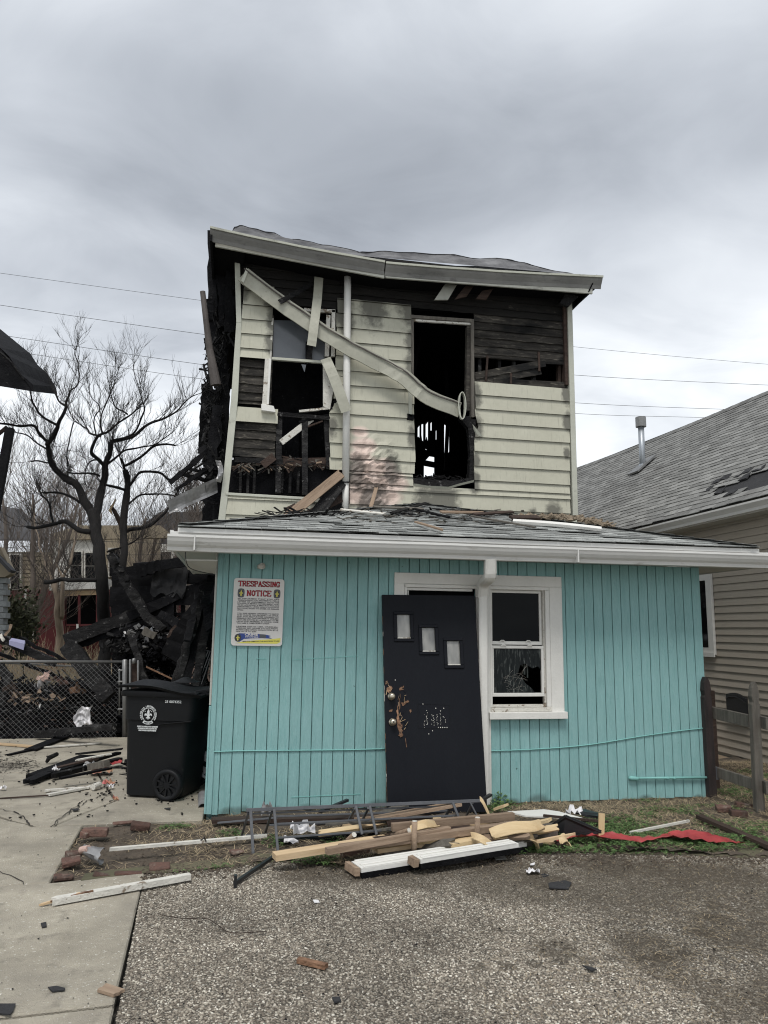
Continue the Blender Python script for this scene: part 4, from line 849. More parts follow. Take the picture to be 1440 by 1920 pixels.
for sgn, ex in ((1, EX0), (-1, EX1)):
    mb = MB(); W_ = abs(AX-ex); sl_ = math.hypot(W_, AZ-EZ); v = 0
    while v < sl_-.05:
        t0 = v/sl_; ys = EYf+(AY-EYf)*t0; x_ = ex+(AX-ex)*t0; z_ = EZ+(AZ-EZ)*t0; t1 = min(1, (v+.17)/sl_); x2 = ex+(AX-ex)*t1; z2 = EZ+(AZ-EZ)*t1; y = ys
        while y < 10:
            y2 = min(y+U(.16, .40), 10); mb.hexa([(x_, y, z_+.006), (x_, y2-.004, z_+.006), (x2, y2-.004, z2+.002), (x2, y+.05*(y == ys), z2+.002), (x_, y, z_+.014), (x_, y2-.004, z_+.014), (x2, y2-.004, z2+.006), (x2, y+.05*(y == ys), z2+.006)]); y = y2
        v += .14
    tag(mb.build('side_shingles', M['shing'], house), kind='stuff')
    for i in range(20):
        a = Vector((ex, EYf, EZ)).lerp(Vector((AX, AY, AZ)), i/20); b = Vector((ex, EYf, EZ)).lerp(Vector((AX, AY, AZ)), (i+1.15)/20)
        up_ = Vector((0, 0, .026)); lo = Vector((0, 0, .016))
        w1 = Vector((sgn*.09, -.07, -.004)); w2 = Vector((-sgn*.0, .11, -.012))
        MB().add([a+up_+Vector((0, 0, .006)), b+lo, b+lo+w1, a+up_+w1, a+up_+w2, b+lo+w2], [(0, 1, 2, 3), (0, 4, 5, 1)]).build('hip_shingle', M['shing'], house)

# ================================================================ NEIGHBOUR HOUSE (right)
nbh = empty('neighbour_house', (9.5, 14, 0), 'single-storey house in tan lap siding with a long grey shingle roof beside the burnt house', 'house')
NX, NY0, NY1 = 6.50, 5.2, 23.0
MB().box(NX+.03, NX+.2, NY0, NY1, -.05, 3.3).build('wall', M['nsid'], nbh)
MB().box(NX+.05, NX+.15, NY0, NY1, -.10, .06).build('foundation', M['black'], nbh)  # coloured black to paint the shadow gap between siding and path
E1 = .0985; z = .06; k = 0
while z < 3.16:
    m = MB(); ys = [NY0+(NY1-NY0)*i/30 for i in range(31)]
    top = [Vector((NX+.028, y, z+E1+.004)) for y in ys]; bot = [Vector((NX+.010-.003*abs(nz((y, k, 0), .8)), y, z+.003*nz((y*.8, k, 0), 1))) for y in ys]
    m.v = top+bot+[p+Vector((.02, 0, .003)) for p in bot]
    for i in range(30): m.f += [(i, i+1, 32+i, 31+i), (31+i, 32+i, 63+i, 62+i)]
    ob = m.build('siding_board', M['nsid'], nbh); ob.data.materials.append(M['painted_shade']); z += E1; k += 1
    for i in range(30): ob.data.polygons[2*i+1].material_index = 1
    if k > 33: break
# window with white casing, seen edge-on past the teal wall
w0, w1 = P(1327, 1075, x=NX), P(1343, 1228, x=NX)
nw = MB().box(NX-.03, NX+.01, w1.y, w1.y+1.0, w1.z, w0.z).build('window', M['white'], nbh, bevel=.004)
MB().box(NX-.034, NX-.031, w1.y+.12, w1.y+.88, w1.z+.1, w0.z-.1).build('glass', M['glassdark'], nw)
MB().box(NX-.05, NX-.031, w1.y-.02, w1.y+1.02, w1.z-.03, w1.z+.03).build('sill', M['white'], nw)
# gutter, soffit, roof
g0, g1 = P(1184, 997, x=6.13), P(1440, 930, x=6.13); GZ = (g0.z+g1.z)/2
prof = [(.0, .0), (-.02, .004), (-.02, -.02), (.012, -.05), (.035, -.075), (.045, -.11), (.12, -.115)]
m = MB(); m.grid(lambda u, v: (6.13+prof[min(6, int(v*6+.01))][0], NY0-.3+(NY1-NY0+.5)*u, GZ+prof[min(6, int(v*6+.01))][1]), 24, 6); m.build('gutter', M['gutter'], nbh)
MB().box(6.25, NX+.03, NY0-.2, NY1, GZ-.115, GZ-.09).build('soffit', M['soffit'], nbh)
MB().box(6.225, 6.249, NY0-.2, NY1, GZ-.12, GZ+.03).build('fascia', M['gutter'], nbh)
RX = 9.7
def rz(y): return 6.20+(y-11.9)*.033
O0 = Vector((6.18, 0, GZ+.05))
def rp(y, t, h=0.0):
    r_ = Vector((RX, y, rz(y)-.05*math.sin(math.pi*min(1, max(0, (y-12)/9))))); a = Vector((O0.x, y, O0.z)); d = r_-a; nrm = Vector((-d.z, 0, d.x)).normalized()
    return a+d*t+nrm*(h+.012*nz((y*.5, t*2, 0), 1))
mb = MB(); mb.grid(lambda u, v: rp(NY0-.3+(NY1-NY0+.6)*u, v, -.012), 30, 10); mb.build('roof', M['felt'], nbh)
mb = MB(); mb.grid(lambda u, v: (RX+3.4*v, NY0-.3+(NY1-NY0+.6)*u, rz(NY0+(NY1-NY0)*u)-2.9*v), 10, 2); mb.build('roof', M['shing2'], nbh)
MB().prism([(6.55, NY1, -.1), (13, NY1, -.1), (13, NY1, 3.2), (RX, NY1, 6.4), (6.55, NY1, 3.3)], (0, .1, 0)).build('wall', M['nsid'], nbh)
# three-tab shingles
tabs = []; SL = 4.66; nrow = 34; holeP = [P(*q, x=6.6) for q in [(1325, 925)]]
def in_hole(y, t):
    # torn strip low on the slope towards the viewer
    p = rp(y, t); d = p-CAM; px = 720+F*d.dot(rt)/d.dot(fw); py = 960-F*d.dot(up)/d.dot(fw)
    line = 930-(px-1318)*.16; hgt = min(42, max(0, (px-1325)*.38))*(.75+.35*nz((px*.05, 0, 0), 1))
    return px > 1318 and line-hgt < py < line
for r_ in range(nrow):
    t0 = r_/nrow; y = NY0-.3+(.15 if r_ % 2 else 0)+U(-.02, .02)
    while y < NY1:
        wd = .30; c = rp(y+.15, t0+.5/nrow)
        if not in_hole(y+.15, t0+.5/nrow): tabs.append(((c-CAM).length, r_, y, wd))
        y += wd
def inview(y, t):
    d = rp(y, t)-CAM; px = 720+F*d.dot(rt)/d.dot(fw); py = 960-F*d.dot(up)/d.dot(fw); return px < 1450 and d.dot(fw) > 0 and py > 700
tabs.sort(); cnt = 0; rest = MB()
for dist, r_, y, wd in tabs:
    t0, t1 = r_/nrow, min(1, (r_+1.12)/nrow); j = U(-.004, .003); sk = U(-.02, .02); l = .010+U(0, .005)
    a, b, c, d = rp(y+.007, t0+j, l), rp(y+wd-.007, t0+j+U(-.002, .002), l+U(0, .003)), rp(y+wd-.004+sk*.3, t1, .003), rp(y+.004+sk*.3, t1, .003); dn = Vector((.004, 0, -.007))
    vis = inview(y, t0)
    tgt = rest
    if vis and cnt < 298: tgt = MB(); cnt += 1
    tgt.hexa([a+dn, b+dn, c+dn, d+dn, a, b, c, d])
    if tgt is not rest: tgt.build('shingle', M['shing2'], nbh)
tag(rest.build('far_shingles', M['shing2'], nbh), kind='stuff')
m = MB()
for i in range(60):
    y = NY0+i*.3; m.hexa([rp(y, .965, .012), rp(y+.31, .965, .010), rp(y+.31, 1.01, .012), rp(y, 1.01, .014), rp(y, .965, .022), rp(y+.31, .965, .016), rp(y+.31, 1.01, .02), rp(y, 1.01, .024)])
tag(m.build('ridge_shingles', M['shing2'], nbh), kind='stuff')
def nroof(px, py):
    """the point of the neighbour roof seen there"""
    for i in range(400):
        x = 6.2+i*.01; p = P(px, py, x=x); t = (x-O0.x)/(RX-O0.x)
        if p.z <= O0.z+(rz(p.y)-O0.z)*t: return p, t
    return p, t
# curled scraps round the torn patch
m = MB()
for px_, py_ in ((1330, 918), (1345, 905), (1362, 897), (1384, 893), (1398, 896), (1372, 925), (1352, 922), (1402, 884), (1425, 880)):
    p, t = nroof(px_, py_); a = rp(p.y, t, .012); sx = U(.5, 1.0); m.hexa([a+Vector(q)*sx for q in ((-.06, -.11, -.055), (-.05, .12, -.05), (.06, .12, .05), (.05, -.1, .05), (-.07, -.1, -.03), (-.06, .13, -.035), (.06, .12, .058), (.05, -.1, .058))])
m.jitter(.03, 7); tag(m.build('torn_shingles', M['felt'], nbh), kind='stuff')
# flue vent
vb = nroof(1205, 875)[0]; vx = vb.x; vent = empty('roof_vent', vb, 'round galvanised flue pipe with a drum cap on the grey neighbour roof', 'roof vent')
v1 = P(1204.5, 799, y=vb.y); v2 = P(1204.5, 783, y=vb.y)
v1.x = v2.x = vb.x; MB().tube([vb-Vector((0, 0, .25)), v1], .064, 16).build('pipe', M['ventpipe'], vent, smooth=True)
MB().tube([v1-Vector((0, 0, .02)), v2], [.112, .112], 18).build('cap', M['galv'], vent)
MB().tube([vb+Vector((0, 0, -.02)), vb+Vector((0, 0, .05))], [.085, .078], 16).build('collar', M['ventpipe'], vent)
bc = vb+Vector((-.015, 0, .015)); dd = Vector((RX-O0.x, 0, rz(12.4)-O0.z)).normalized()
MB().hexa([bc-dd*.28+Vector((0, -.22, -.01)), bc-dd*.28+Vector((0, .22, -.01)), bc+dd*.32+Vector((0, .2, .0)), bc+dd*.32+Vector((0, -.2, 0)), bc-dd*.28+Vector((-.02, -.22, .02)), bc-dd*.28+Vector((-.02, .22, .02)), bc+dd*.32+Vector((-.02, .2, .03)), bc+dd*.32+Vector((-.02, -.2, .03))]).build('flashing', M['galv'], vent)
# black arched panel on the siding and the wooden gate fence
q0 = P(1367, 1345, x=NX-.02); q1 = P(1404, 1345, x=NX-.02); pts = [(NX-.02, q0.y, P(1367, 1342, x=NX).z), (NX-.02, q1.y, P(1404, 1350, x=NX).z)]
za, zb = P(1367, 1302, x=NX-.02).z, P(1397, 1310, x=NX-.02).z
arc = [(NX-.02, q1.y+(q0.y-q1.y)*i/8, zb+(za-zb)*i/8+.045*math.sin(math.pi*i/8)) for i in range(9)]
o = empty('arched_vent', (NX-.02, (q0.y+q1.y)/2, pts[0][2]), 'black arched metal panel on the tan siding behind the wooden gate', 'vent')
MB().prism(pts+arc, (-.03, 0, 0)).build('panel', M['blackmetal'], o)
MB().tube([(NX-.055, p[1], p[2]-.05) for p in arc], .006, 6).build('rib', M['blackmetal'], o)
MB().box(NX-.06, NX-.051, q1.y, q0.y, pts[0][2]+.03, pts[0][2]+.045).build('rib', M['blackmetal'], o)
fen = empty('picket_fence', (4.8, 7.0, 0), 'short weathered wooden fence with pointed posts between the teal wall and the tan house', 'fence')
def picket(px, ytop, ybot, y, w_, m_, d_=.045):
    a, b = P(px[0], ytop, y=y), P(px[1], ybot, y=y); x = a.x; x2 = b.x; h = a.z; w2 = w_/2
    pts = [(-w2, b.z-.05), (w2, b.z-.05), (w2, h-.20), (w2*.75, h-.185), (w2*.8, h-.165), (w2*1.0, h-.13), (w2*.75, h-.05), (w2*.2, h), (-w2*.2, h), (-w2*.75, h-.05), (-w2, h-.13), (-w2*.8, h-.165), (-w2*.75, h-.185), (-w2, h-.20)]
    o = MB().prism([(x+(x2-x)*(h-z_)/(h-b.z)+u_, y-d_/2, z_) for u_, z_ in pts], (0, d_, 0)); return o.build('picket', M[m_], fen, bevel=.005)
picket((1321, 1334), 1269, 1497, 7.0, .085, 'darkwood', .08); picket((1412, 1424), 1279, 1532, 6.36, .085, 'grey wood', .06)
MB().box(4.88, 4.99, 7.25, 7.36, -.05, 1.05).build('post', M['brownwood'], fen, bevel=.005)
for (a, b, ya, yb, h_) in (((1328, 1334), (1406, 1352), 7.1, 6.4, .115), ((1336, 1445), (1412, 1470), 7.1, 6.4, .10), ((1424, 1353), (1440, 1357), 6.4, 6.2, .11), ((1430, 1474), (1440, 1478), 6.4, 6.2, .11)):
    p0, p1 = P(*a, y=ya), P(*b, y=yb); MB().beam(p0, p1+(p1-p0).normalized()*.0, .035, h_).build('rail', M['grey wood'], fen, bevel=.003)
    if ya > 7:
        for i in range(7):   # ghost marks where pickets were: paler weathered blocks
            c = p0.lerp(p1, (i+.9)/7.6); MB().beam(c+Vector((0, -.02, 0)), c+Vector((.028, -.048, -.006)), .004, h_*.96).build('picket_mark', M['shing' if i % 2 else 'clap'], fen)
MB().box(4.74, 4.80, 6.985, 7.02, .20, .32).build('hinge', M['rail'], fen)
MB().box(4.70, 4.76, 6.99, 7.02, .92, .98).build('hinge', M['rail'], fen)

# ================================================================ WIRES
def wire(pts, Y, r, label, name='overhead_wire'):
    q = [P(*p, y=Y) for p in pts]; out = []
    for i in range(len(q)-1):
        p0 = q[max(i-1, 0)]; p1 = q[i]; p2 = q[i+1]; p3 = q[min(i+2, len(q)-1)]
        for k in range(10):
            t = k/10; out.append(.5*((2*p1)+(p2-p0)*t+(2*p0-5*p1+4*p2-p3)*t*t+(3*p1-p0-3*p2+p3)*t**3))
    out.append(q[-1]); m = MB().tube(out, r*.62, 4)
    o = m.build(name, M['cable'], loc=q[0]); tag(o, label, 'wire', 'overhead power wires')
wire([(-300, 470), (0, 512), (375, 563), (720, 608), (1075, 650), (1440, 683), (1750, 705)], 30, .012, 'highest of the four thin overhead wires in front of the clouds')
wire([(-300, 524), (0, 572), (390, 628), (720, 668), (1075, 703), (1440, 722), (1750, 734)], 30, .015, 'second highest overhead wire, second from the top at both sides of the burnt house')
wire([(-300, 582), (0, 628), (390, 685), (720, 724), (1075, 755), (1375, 768), (1750, 780)], 30, .015, 'third overhead wire down, touching the bare tree tops')
wire([(-300, 610), (0, 655), (390, 712), (720, 747), (1075, 775), (1320, 783), (1750, 795)], 30, .014, 'lowest of the four overhead wires, passing behind the grey neighbour roof')
wire([(-200, 1010), (0, 1012), (150, 1014), (330, 1020), (500, 1026)], 24, .014, 'low cable crossing in front of the slate roof of the far house')
wire([(-200, 1032), (0, 1037), (150, 1040), (330, 1040), (500, 1038)], 24, .012, 'lower cable strung across the upper wall of the far house')

# ================================================================ FAR HOUSES (left)
fh = empty('far_house', (-7, 27, 0), 'far two-storey house with maroon ground floor and tan upper wall behind the bare trees', 'house')
def fp(pts, name, m, Y=26.0, t=.25, parent=fh): return MB().prism([P(*p, y=Y) for p in pts], (0, t, 0)).build(name, M[m], parent)
fp([(-60, 1035), (98, 1035), (98, 1108), (-60, 1108)], 'wall', 'tanhouse', 26.6)
for i in range(9): fp([(-60, 1036+i*8), (98, 1036+i*8), (98, 1042.5+i*8), (-60, 1042.5+i*8)], 'clapboard', 'tanhouse', 26.52, .07)
fp([(-60, 1105), (122, 1105), (122, 1262), (-60, 1262)], 'wall', 'redhouse', 26.4)
fp([(98, 1010), (188, 1010), (188, 1104), (98, 1104)], 'wall', 'white', 26.6)
fp([(122, 1102), (420, 1102), (420, 1262), (122, 1262)], 'wall', 'redhouse', 28.2)
fp([(188, 1008), (300, 1008), (300, 1104), (188, 1104)], 'wall', 'tanhouse', 28.2)
MB().prism([P(-80, 940, y=27.8), P(20, 955, y=27.8), P(72, 1010, y=26.2), P(70, 1014, y=26.2), P(-80, 1014, y=26.2)], (0, 1.2, .2)).build('roof', M['darkroof'], fh)
fp([(98, 1005), (100, 1000), (150, 985), (300, 985), (330, 1008), (98, 1012)], 'gable', 'tanhouse', 26.4)
fp([(92, 1100), (200, 1096), (200, 1103), (92, 1107)], 'porch_fascia', 'white', 25.2, .8)
fp([(92, 1088), (200, 1084), (200, 1096), (92, 1100)], 'porch_roof', 'white', 25.2, 1.0)
fp([(104, 1108), (182, 1107), (182, 1115), (104, 1118)], 'porch_beam', 'pine', 25.3, .15)
fp([(125, 1118), (182, 1115), (182, 1175), (125, 1175)], 'porch_shade_slab', 'black', 26.35, .1)  # black slab painting the shade inside the porch
for x in (104, 146, 180): fp([(x, 1115), (x+4, 1115), (x+4, 1178), (x, 1178)], 'porch_post', 'redhouse', 25.3, .12)
fp([(124, 1170), (182, 1170), (182, 1174), (124, 1174)], 'porch_rail', 'redhouse', 25.25, .08); fp([(143, 1170), (147, 1170), (147, 1180), (143, 1180)], 'porch_gate_post', 'white', 25.2, .08)
for (a, b, c, d) in ((20, 36, 1040, 1104), (132, 152, 1035, 1085), (160, 178, 1037, 1085), (205, 225, 1030, 1080)):
    wf = fp([(a-3, c-3), (b+3, c-3), (b+3, d+2), (a-3, d+2)], 'window', 'oldwhite', 26.3 if b < 190 else 28.1, .2); fp([(a, c), (b, c), (b, (c+d)/2-1), (a, (c+d)/2-1)], 'pane', 'glassdark', 26.26 if b < 190 else 28.0, .03, wf); fp([(a, (c+d)/2+1), (b, (c+d)/2+1), (b, d), (a, d)], 'pane', 'glassdark', 26.26 if b < 190 else 28.0, .03, wf)
for x in (46, 60): fp([(x, 1105), (x+3, 1105), (x+3, 1200), (x, 1200)], 'downspout', 'white', 26.2, .1)
fh2 = empty('far_house', P(280, 1190, y=32), 'pale far house with a window glimpsed between the two burnt trunks and the teal wall', 'house')
MB().prism([P(*p, y=32) for p in [(225, 1020), (420, 1020), (420, 1200), (225, 1200)]], (0, .3, 0)).build('wall', M['oldwhite'], fh2)
MB().prism([P(*p, y=32.5) for p in [(215, 1022), (300, 960), (440, 960), (440, 1022)]], (0, .3, 0)).build('roof', M['darkroof'], fh2)
for x in (262, 300, 345): f_ = MB().prism([P(*p, y=31.95) for p in [(x, 1035), (x+20, 1035), (x+20, 1075), (x, 1075)]], (0, .06, 0)).build('window', M['glassdark'], fh2)
fh3 = empty('far_house', P(-30, 1190, y=20), 'corner of a grey block garage with a pale gable at the left edge', 'garage')
MB().prism([P(*p, y=16) for p in [(-160, 985), (0, 1025), (22, 1071), (20, 1076), (8, 1082), (-160, 1082)]], (0, .3, 0)).build('gable', M['tanhouse'], fh3)
MB().beam(P(-100, 940, y=15.9), P(24, 1072, y=15.9), .35, .06).build('roof_edge', M['darkroof'], fh3)
for i in range(11):
    y_ = 1083+i*11; off = 5 if i % 2 else 0
    for k_ in range(3): x_ = 11-k_*13-off; MB().prism([P(*p, y=16.1) for p in [(x_-12.3, y_), (x_, y_+.3), (x_-.2, y_+10.3), (x_-12.5, y_+10)]], (0, .3, 0)).build('block', M['blockwall'], fh3)
# charred roof corner and leaning post of the burnt house further left
nb2 = empty('burnt_roof_corner', P(-60, 1100, y=12.5)*1.0, 'black charred roof corner sagging into view at the left edge', 'burnt house')
m = MB().prism([P(-260, 440, y=12.5), P(0, 653, y=12.5), P(16, 672, y=12.5), P(38, 698, y=12.5), P(60, 722, y=12.6), P(62, 737, y=12.6), P(40, 730, y=12.5), P(0, 722, y=12.5), P(-260, 700, y=12.5)], (0, 1.6, .5)); m.jitter(.06, 4); m.build('roof', M['char'], nb2)
MB().tube([P(-5, 655, y=12.4), P(22, 680, y=12.4), P(45, 712, y=12.45)], .02, 5).build('edge_strip', M['char2'], nb2)
m = MB().beam(P(19, 803, y=12.8), P(-10, 965, y=12.8), .12, .12); m.build('post', M['char'], nb2)
MB().beam(P(-40, 700, y=12.9), P(-30, 1300, y=12.9), .2, .2).build('post', M['char'], nb2)
MB().beam(P(-40, 845, y=13), P(14, 800, y=13), .05, .05).build('brace', M['brownwood'], nb2)

# ================================================================ TREES
def tdep(px, py, d): return d+.35*math.sin(px*.023+1)+.3*math.sin(py*.02+2)
Z5 = lambda v: (v[0]/3.43, 640+v[1]/3.43)
Z6 = lambda v: (v[0]/3.43, 980+v[1]/3.43)
def grow(mb, p, d, l, r, lv, upb=.10, spread=.75, kids=3):
    n = 4 if lv > 0 else 3; pts = [p.copy()]; q = p.copy(); dd = d.normalized()
    for i in range(n):
        dd = (dd+Vector((U(-.22, .22), U(-.22, .22), U(-.14, .20)+upb*.4))).normalized(); q = q+dd*l/n; pts.append(q.copy())
    mb.tube(pts, [r*(1-.55*i/n) for i in range(n+1)], 3, cap=False)
    if lv > 0:
        for k in range(kids):
            i = random.randint(1, n); s = Vector((U(-1, 1), U(-1, 1), U(-.5, .9)))
            grow(mb, pts[i], (dd+s*spread), l*U(.45, .8), r*.6, lv-1, upb, spread, kids)
def traced_tree(o, limbs, D, wpx, twig_mb, ntw, tl, lv, twr=.006, kids=3):
    rs_ = 1387/D
    tips = []
    for li, (pts, wa, wb) in enumerate(limbs):
        q = [P(*p, y=tdep(p[0], p[1], D)) for p in pts]; q = smooth_pts(q, 5); k = len(q)
        for i, p in enumerate(q): q[i] = p+Vector((nz(p, 3, li), 0, nz(p, 3, li+9)))*.05
        rs = [.90*(wa+(wb-wa)*i/(k-1))/2/rs_*(1+.2*nz((i, li, 0), .7)) for i in range(k)]
        mb = MB().tube(q, rs, 9 if wa > 8 else 6); mb.build('trunk' if wa > 16 else 'limb', M[o['bk']], o, smooth=True)
        for i in range(2 if wa < 9 else k//2, k):
            if random.random() < ntw*(.5+.8*i/k): tips.append((q[i], (q[i]-q[i-1]).normalized(), rs[i]))
        tips.append((q[-1], (q[-1]-q[-2]).normalized(), rs[-1])); tips.append((q[-1], (q[-1]-q[-2]).normalized(), rs[-1]))
    for p, d, r in tips: grow(twig_mb, p, d+Vector((U(-.9, .9), U(-.5, .5), U(-.3, 1.0))), tl*U(.6, 1.15), max(twr, min(r*.8, twr*2)), lv, .22, .7, kids)
bt = empty('burnt_tree', P(195, 1290, y=14.2), 'large bare tree with two black scorched trunks rising from the burnt rubble', 'tree'); bt['bk'] = 'bark'
LB = [([(197, 1290), (196, 1200), (193, 1120), (186, 1060), (181, 998), (176, 960)], 25, 21), ([Z5(v) for v in [(605, 1200), (600, 1110), (545, 1015), (500, 925), (425, 885), (350, 800), (310, 710), (305, 650)]], 19, 9),
      ([Z5(v) for v in [(610, 1210), (645, 1000), (680, 870), (682, 790), (705, 700), (715, 645)]], 17, 9), ([Z5(v) for v in [(712, 650), (820, 620), (900, 580), (990, 520), (1065, 500), (1130, 450), (1190, 375), (1290, 330)]], 8, 1.5),
      ([Z5(v) for v in [(305, 660), (350, 590), (390, 510), (425, 430), (430, 400)]], 9, 5), ([Z5(v) for v in [(310, 660), (250, 590), (205, 545), (120, 540), (0, 520), (-60, 500)]], 7, 3),
      ([Z5(v) for v in [(365, 540), (280, 490), (220, 420), (205, 350), (200, 250), (180, 160)]], 5.5, 1.3), ([Z5(v) for v in [(425, 415), (380, 370), (340, 300), (300, 240), (230, 190)]], 4.5, 1), ([Z5(v) for v in [(425, 415), (450, 330), (495, 280), (495, 120), (480, 40)]], 4.5, 1),
      ([Z5(v) for v in [(680, 800), (640, 760), (590, 710), (625, 630), (650, 605), (700, 585), (760, 530), (830, 480), (875, 440)]], 8, 3), ([Z5(v) for v in [(832, 480), (770, 430), (735, 390), (700, 300), (740, 200)]], 3.5, 1), ([Z5(v) for v in [(650, 605), (585, 590), (570, 570), (480, 520)]], 4, 2),
      ([Z5(v) for v in [(720, 640), (850, 595), (895, 500), (930, 430), (900, 330), (865, 230), (850, 120)]], 5, 1), ([Z5(v) for v in [(690, 800), (780, 725), (890, 690), (1000, 655), (1100, 600)]], 5, 1.5), ([Z5(v) for v in [(800, 805), (900, 745), (1000, 670), (1120, 668)]], 6, 4),
      ([(230, 1290), (231, 1180), (231, 1070), (233, 1000), (237, 920), (238, 880)], 19, 12), ([Z5(v) for v in [(815, 960), (820, 890), (800, 800), (770, 760)]], 8, 4), ([Z5(v) for v in [(825, 940), (870, 865), (930, 835), (1040, 850), (1105, 888), (1200, 850), (1320, 770)]], 6, 4.5),
      ([Z5(v) for v in [(820, 1050), (900, 990), (1000, 978), (1150, 990), (1230, 940)]], 5, 2), ([Z5(v) for v in [(825, 1215), (960, 1180), (1060, 1105), (1085, 1060), (1120, 1040)]], 8, 3), ([Z5(v) for v in [(595, 1234), (500, 1215), (440, 1170), (380, 1165), (300, 1195), (170, 1190)]], 11, 6),
      ([Z5(v) for v in [(345, 1170), (330, 1080), (300, 1020), (270, 980)]], 5, 3), ([Z5(v) for v in [(520, 1030), (420, 985), (330, 975), (250, 968)]], 6, 3), ([(182, 1088), (150, 1087), (110, 1088), (87, 1091)], 8, 8), ([(200, 1036), (228, 1022), (246, 1018), (256, 1012)], 4, 3),
      ([Z5(v) for v in [(640, 760), (560, 800), (540, 930)]], 3.5, 1.5), ([Z5(v) for v in [(640, 880), (560, 850), (450, 845)]], 4.5, 3), ([Z5(v) for v in [(310, 700), (200, 620), (110, 590)]], 4, 2), ([Z5(v) for v in [(320, 780), (250, 770), (200, 772)]], 3, 3), ([Z5(v) for v in [(800, 960), (700, 930), (640, 890)]], 6, 4),
      ([Z5(v) for v in [(480, 520), (440, 700), (435, 860)]], 2.5, 2.5), ([Z5(v) for v in [(620, 610), (600, 500), (640, 420), (580, 330), (560, 230)]], 3, .8), ([Z5(v) for v in [(660, 600), (650, 500), (700, 350), (740, 250), (760, 160)]], 3.5, .8)]
tw = MB(); traced_tree(bt, LB, 14.2, 1, tw, .68, .46, 2, .0030, 4)
tag(tw.build('crown', M['twig'], bt), kind='stuff')
# broken upright stump with split pale wood behind the trunks
m = MB().tube(smooth_pts([P(235, 1000, y=14.6), P(218, 965, y=14.6), P(208, 948, y=14.6)], 4), [.10, .07, .05, .05, .04, .04, .03, .03, .02], 7); m.build('broken_limb', M['brownwood'], bt, smooth=True)
m = MB().prism([P(*p, y=14.5) for p in [(203, 957), (217, 934), (212, 948), (208, 955), (211, 966)]], (0, .08, 0)); m.build('split_wood', M['pine'], bt)
pt = empty('pale_tree', P(112, 1215, y=19), 'slender pale-barked bare tree with two stems in front of the maroon house', 'tree'); pt['bk'] = 'palebark'
tw = MB(); traced_tree(pt, [([(113, 1235), (112, 1200), (110, 1150), (106, 1110), (102, 1092)], 17, 9), ([(114, 1160), (118, 1110), (119, 1085), (128, 1060), (140, 1020), (150, 960)], 9, 3), ([(104, 1108), (98, 1095), (92, 1075), (80, 1040), (70, 1000), (60, 950)], 7, 2), ([(119, 1090), (108, 1060), (112, 1020), (118, 980)], 5, 1.5)], 19, 1, tw, .5, 1.0, 2, .007, 3)
tag(tw.build('crown', M['twigfar'], pt), kind='stuff')
FT = [(30, 1190, 24, 8.2, 'bare brown tree at the far left, in front of the slate roof'), (150, 1190, 30, 8.8, 'bare brown tree rising behind the pale-barked tree'), (262, 1190, 27, 8.0, 'bare brown tree showing between the scorched trunks and the burnt house'), (330, 1190, 22, 7.8, 'slim bare tree nearest the burnt flank of the cream house'),
      (375, 1190, 33, 9.8, 'far bare tree just left of the leaning cream corner board'), (90, 1190, 36, 9.5, 'tall far bare tree behind the maroon house')]
for px_, py_, Y, h_, lab in FT:
    b = P(px_, py_, y=Y); b.z = 0; t_ = empty('bare_tree', b, lab, 'tree', 'bare trees beyond the burnt plot'); tw = MB()
    for s_ in range(3):
        q = [b+Vector((U(-.1, .1), U(-.1, .1), 0))]; d = Vector((U(-.16, .16), U(-.1, .1), 1)).normalized()
        for i in range(7): d = (d+Vector((U(-.16, .16), U(-.1, .1), .1))).normalized(); q.append(q[-1]+d*h_*.68/7)
        q = smooth_pts(q, 2); k = len(q); MB().tube(q, [.13*(1-.85*i/k)+.012 for i in range(k)], 6).build('trunk', M['twigfar'], t_, smooth=True)
        for i in range(2, k):
            for _ in range(3): grow(tw, q[i], Vector((U(-1, 1), U(-1, 1), U(.1, 1.1))), h_*.20*U(.6, 1.2), .011, 3, .25, .8, 3)
    tag(tw.build('crown', M['twigfar'], t_), kind='stuff')
bx_ = (62, 92)
ts = empty('brushy_shrub', P(60, 1200, y=17.5), 'leafy olive shrub under the grey block garage corner', 'shrub'); m = MB()
for _ in range(1500):
    p = P(35+random.gauss(0, 17), 1165+random.gauss(0, 26), y=17.5+U(-.5, .5)); e = Vector((U(-1, 1), U(-1, 1), U(-1, 1))).normalized(); f_ = e.orthogonal().normalized(); m.add([p-e*.05, p+f_*.03, p+e*.05, p-f_*.03], [(0, 1, 2, 3)])
m.build('leaves', M['darkgreen'], ts); mb = MB()
for _ in range(10): mb.tube([P(40+U(-5, 5), 1230, y=17.5), P(35+U(-22, 22), 1160+U(-25, 20), y=17.5)], .012, 4)
tag(mb.build('stems', M['twig'], ts), kind='stuff')
# scrub at the foot of the far houses
m = MB()
for _ in range(500): p = P(U(-20, 230), 1225, y=U(15, 22)); p.z = 0; grow(m, p, Vector((U(-.6, .6), U(-.4, .4), 1)), U(.35, 1.0), .007, 1, .1, .6, 3)
tag(m.build('dry_brush', M['straw']), 'tangled dry brush and weeds in the yard behind the wreckage', 'brush', kind='stuff')

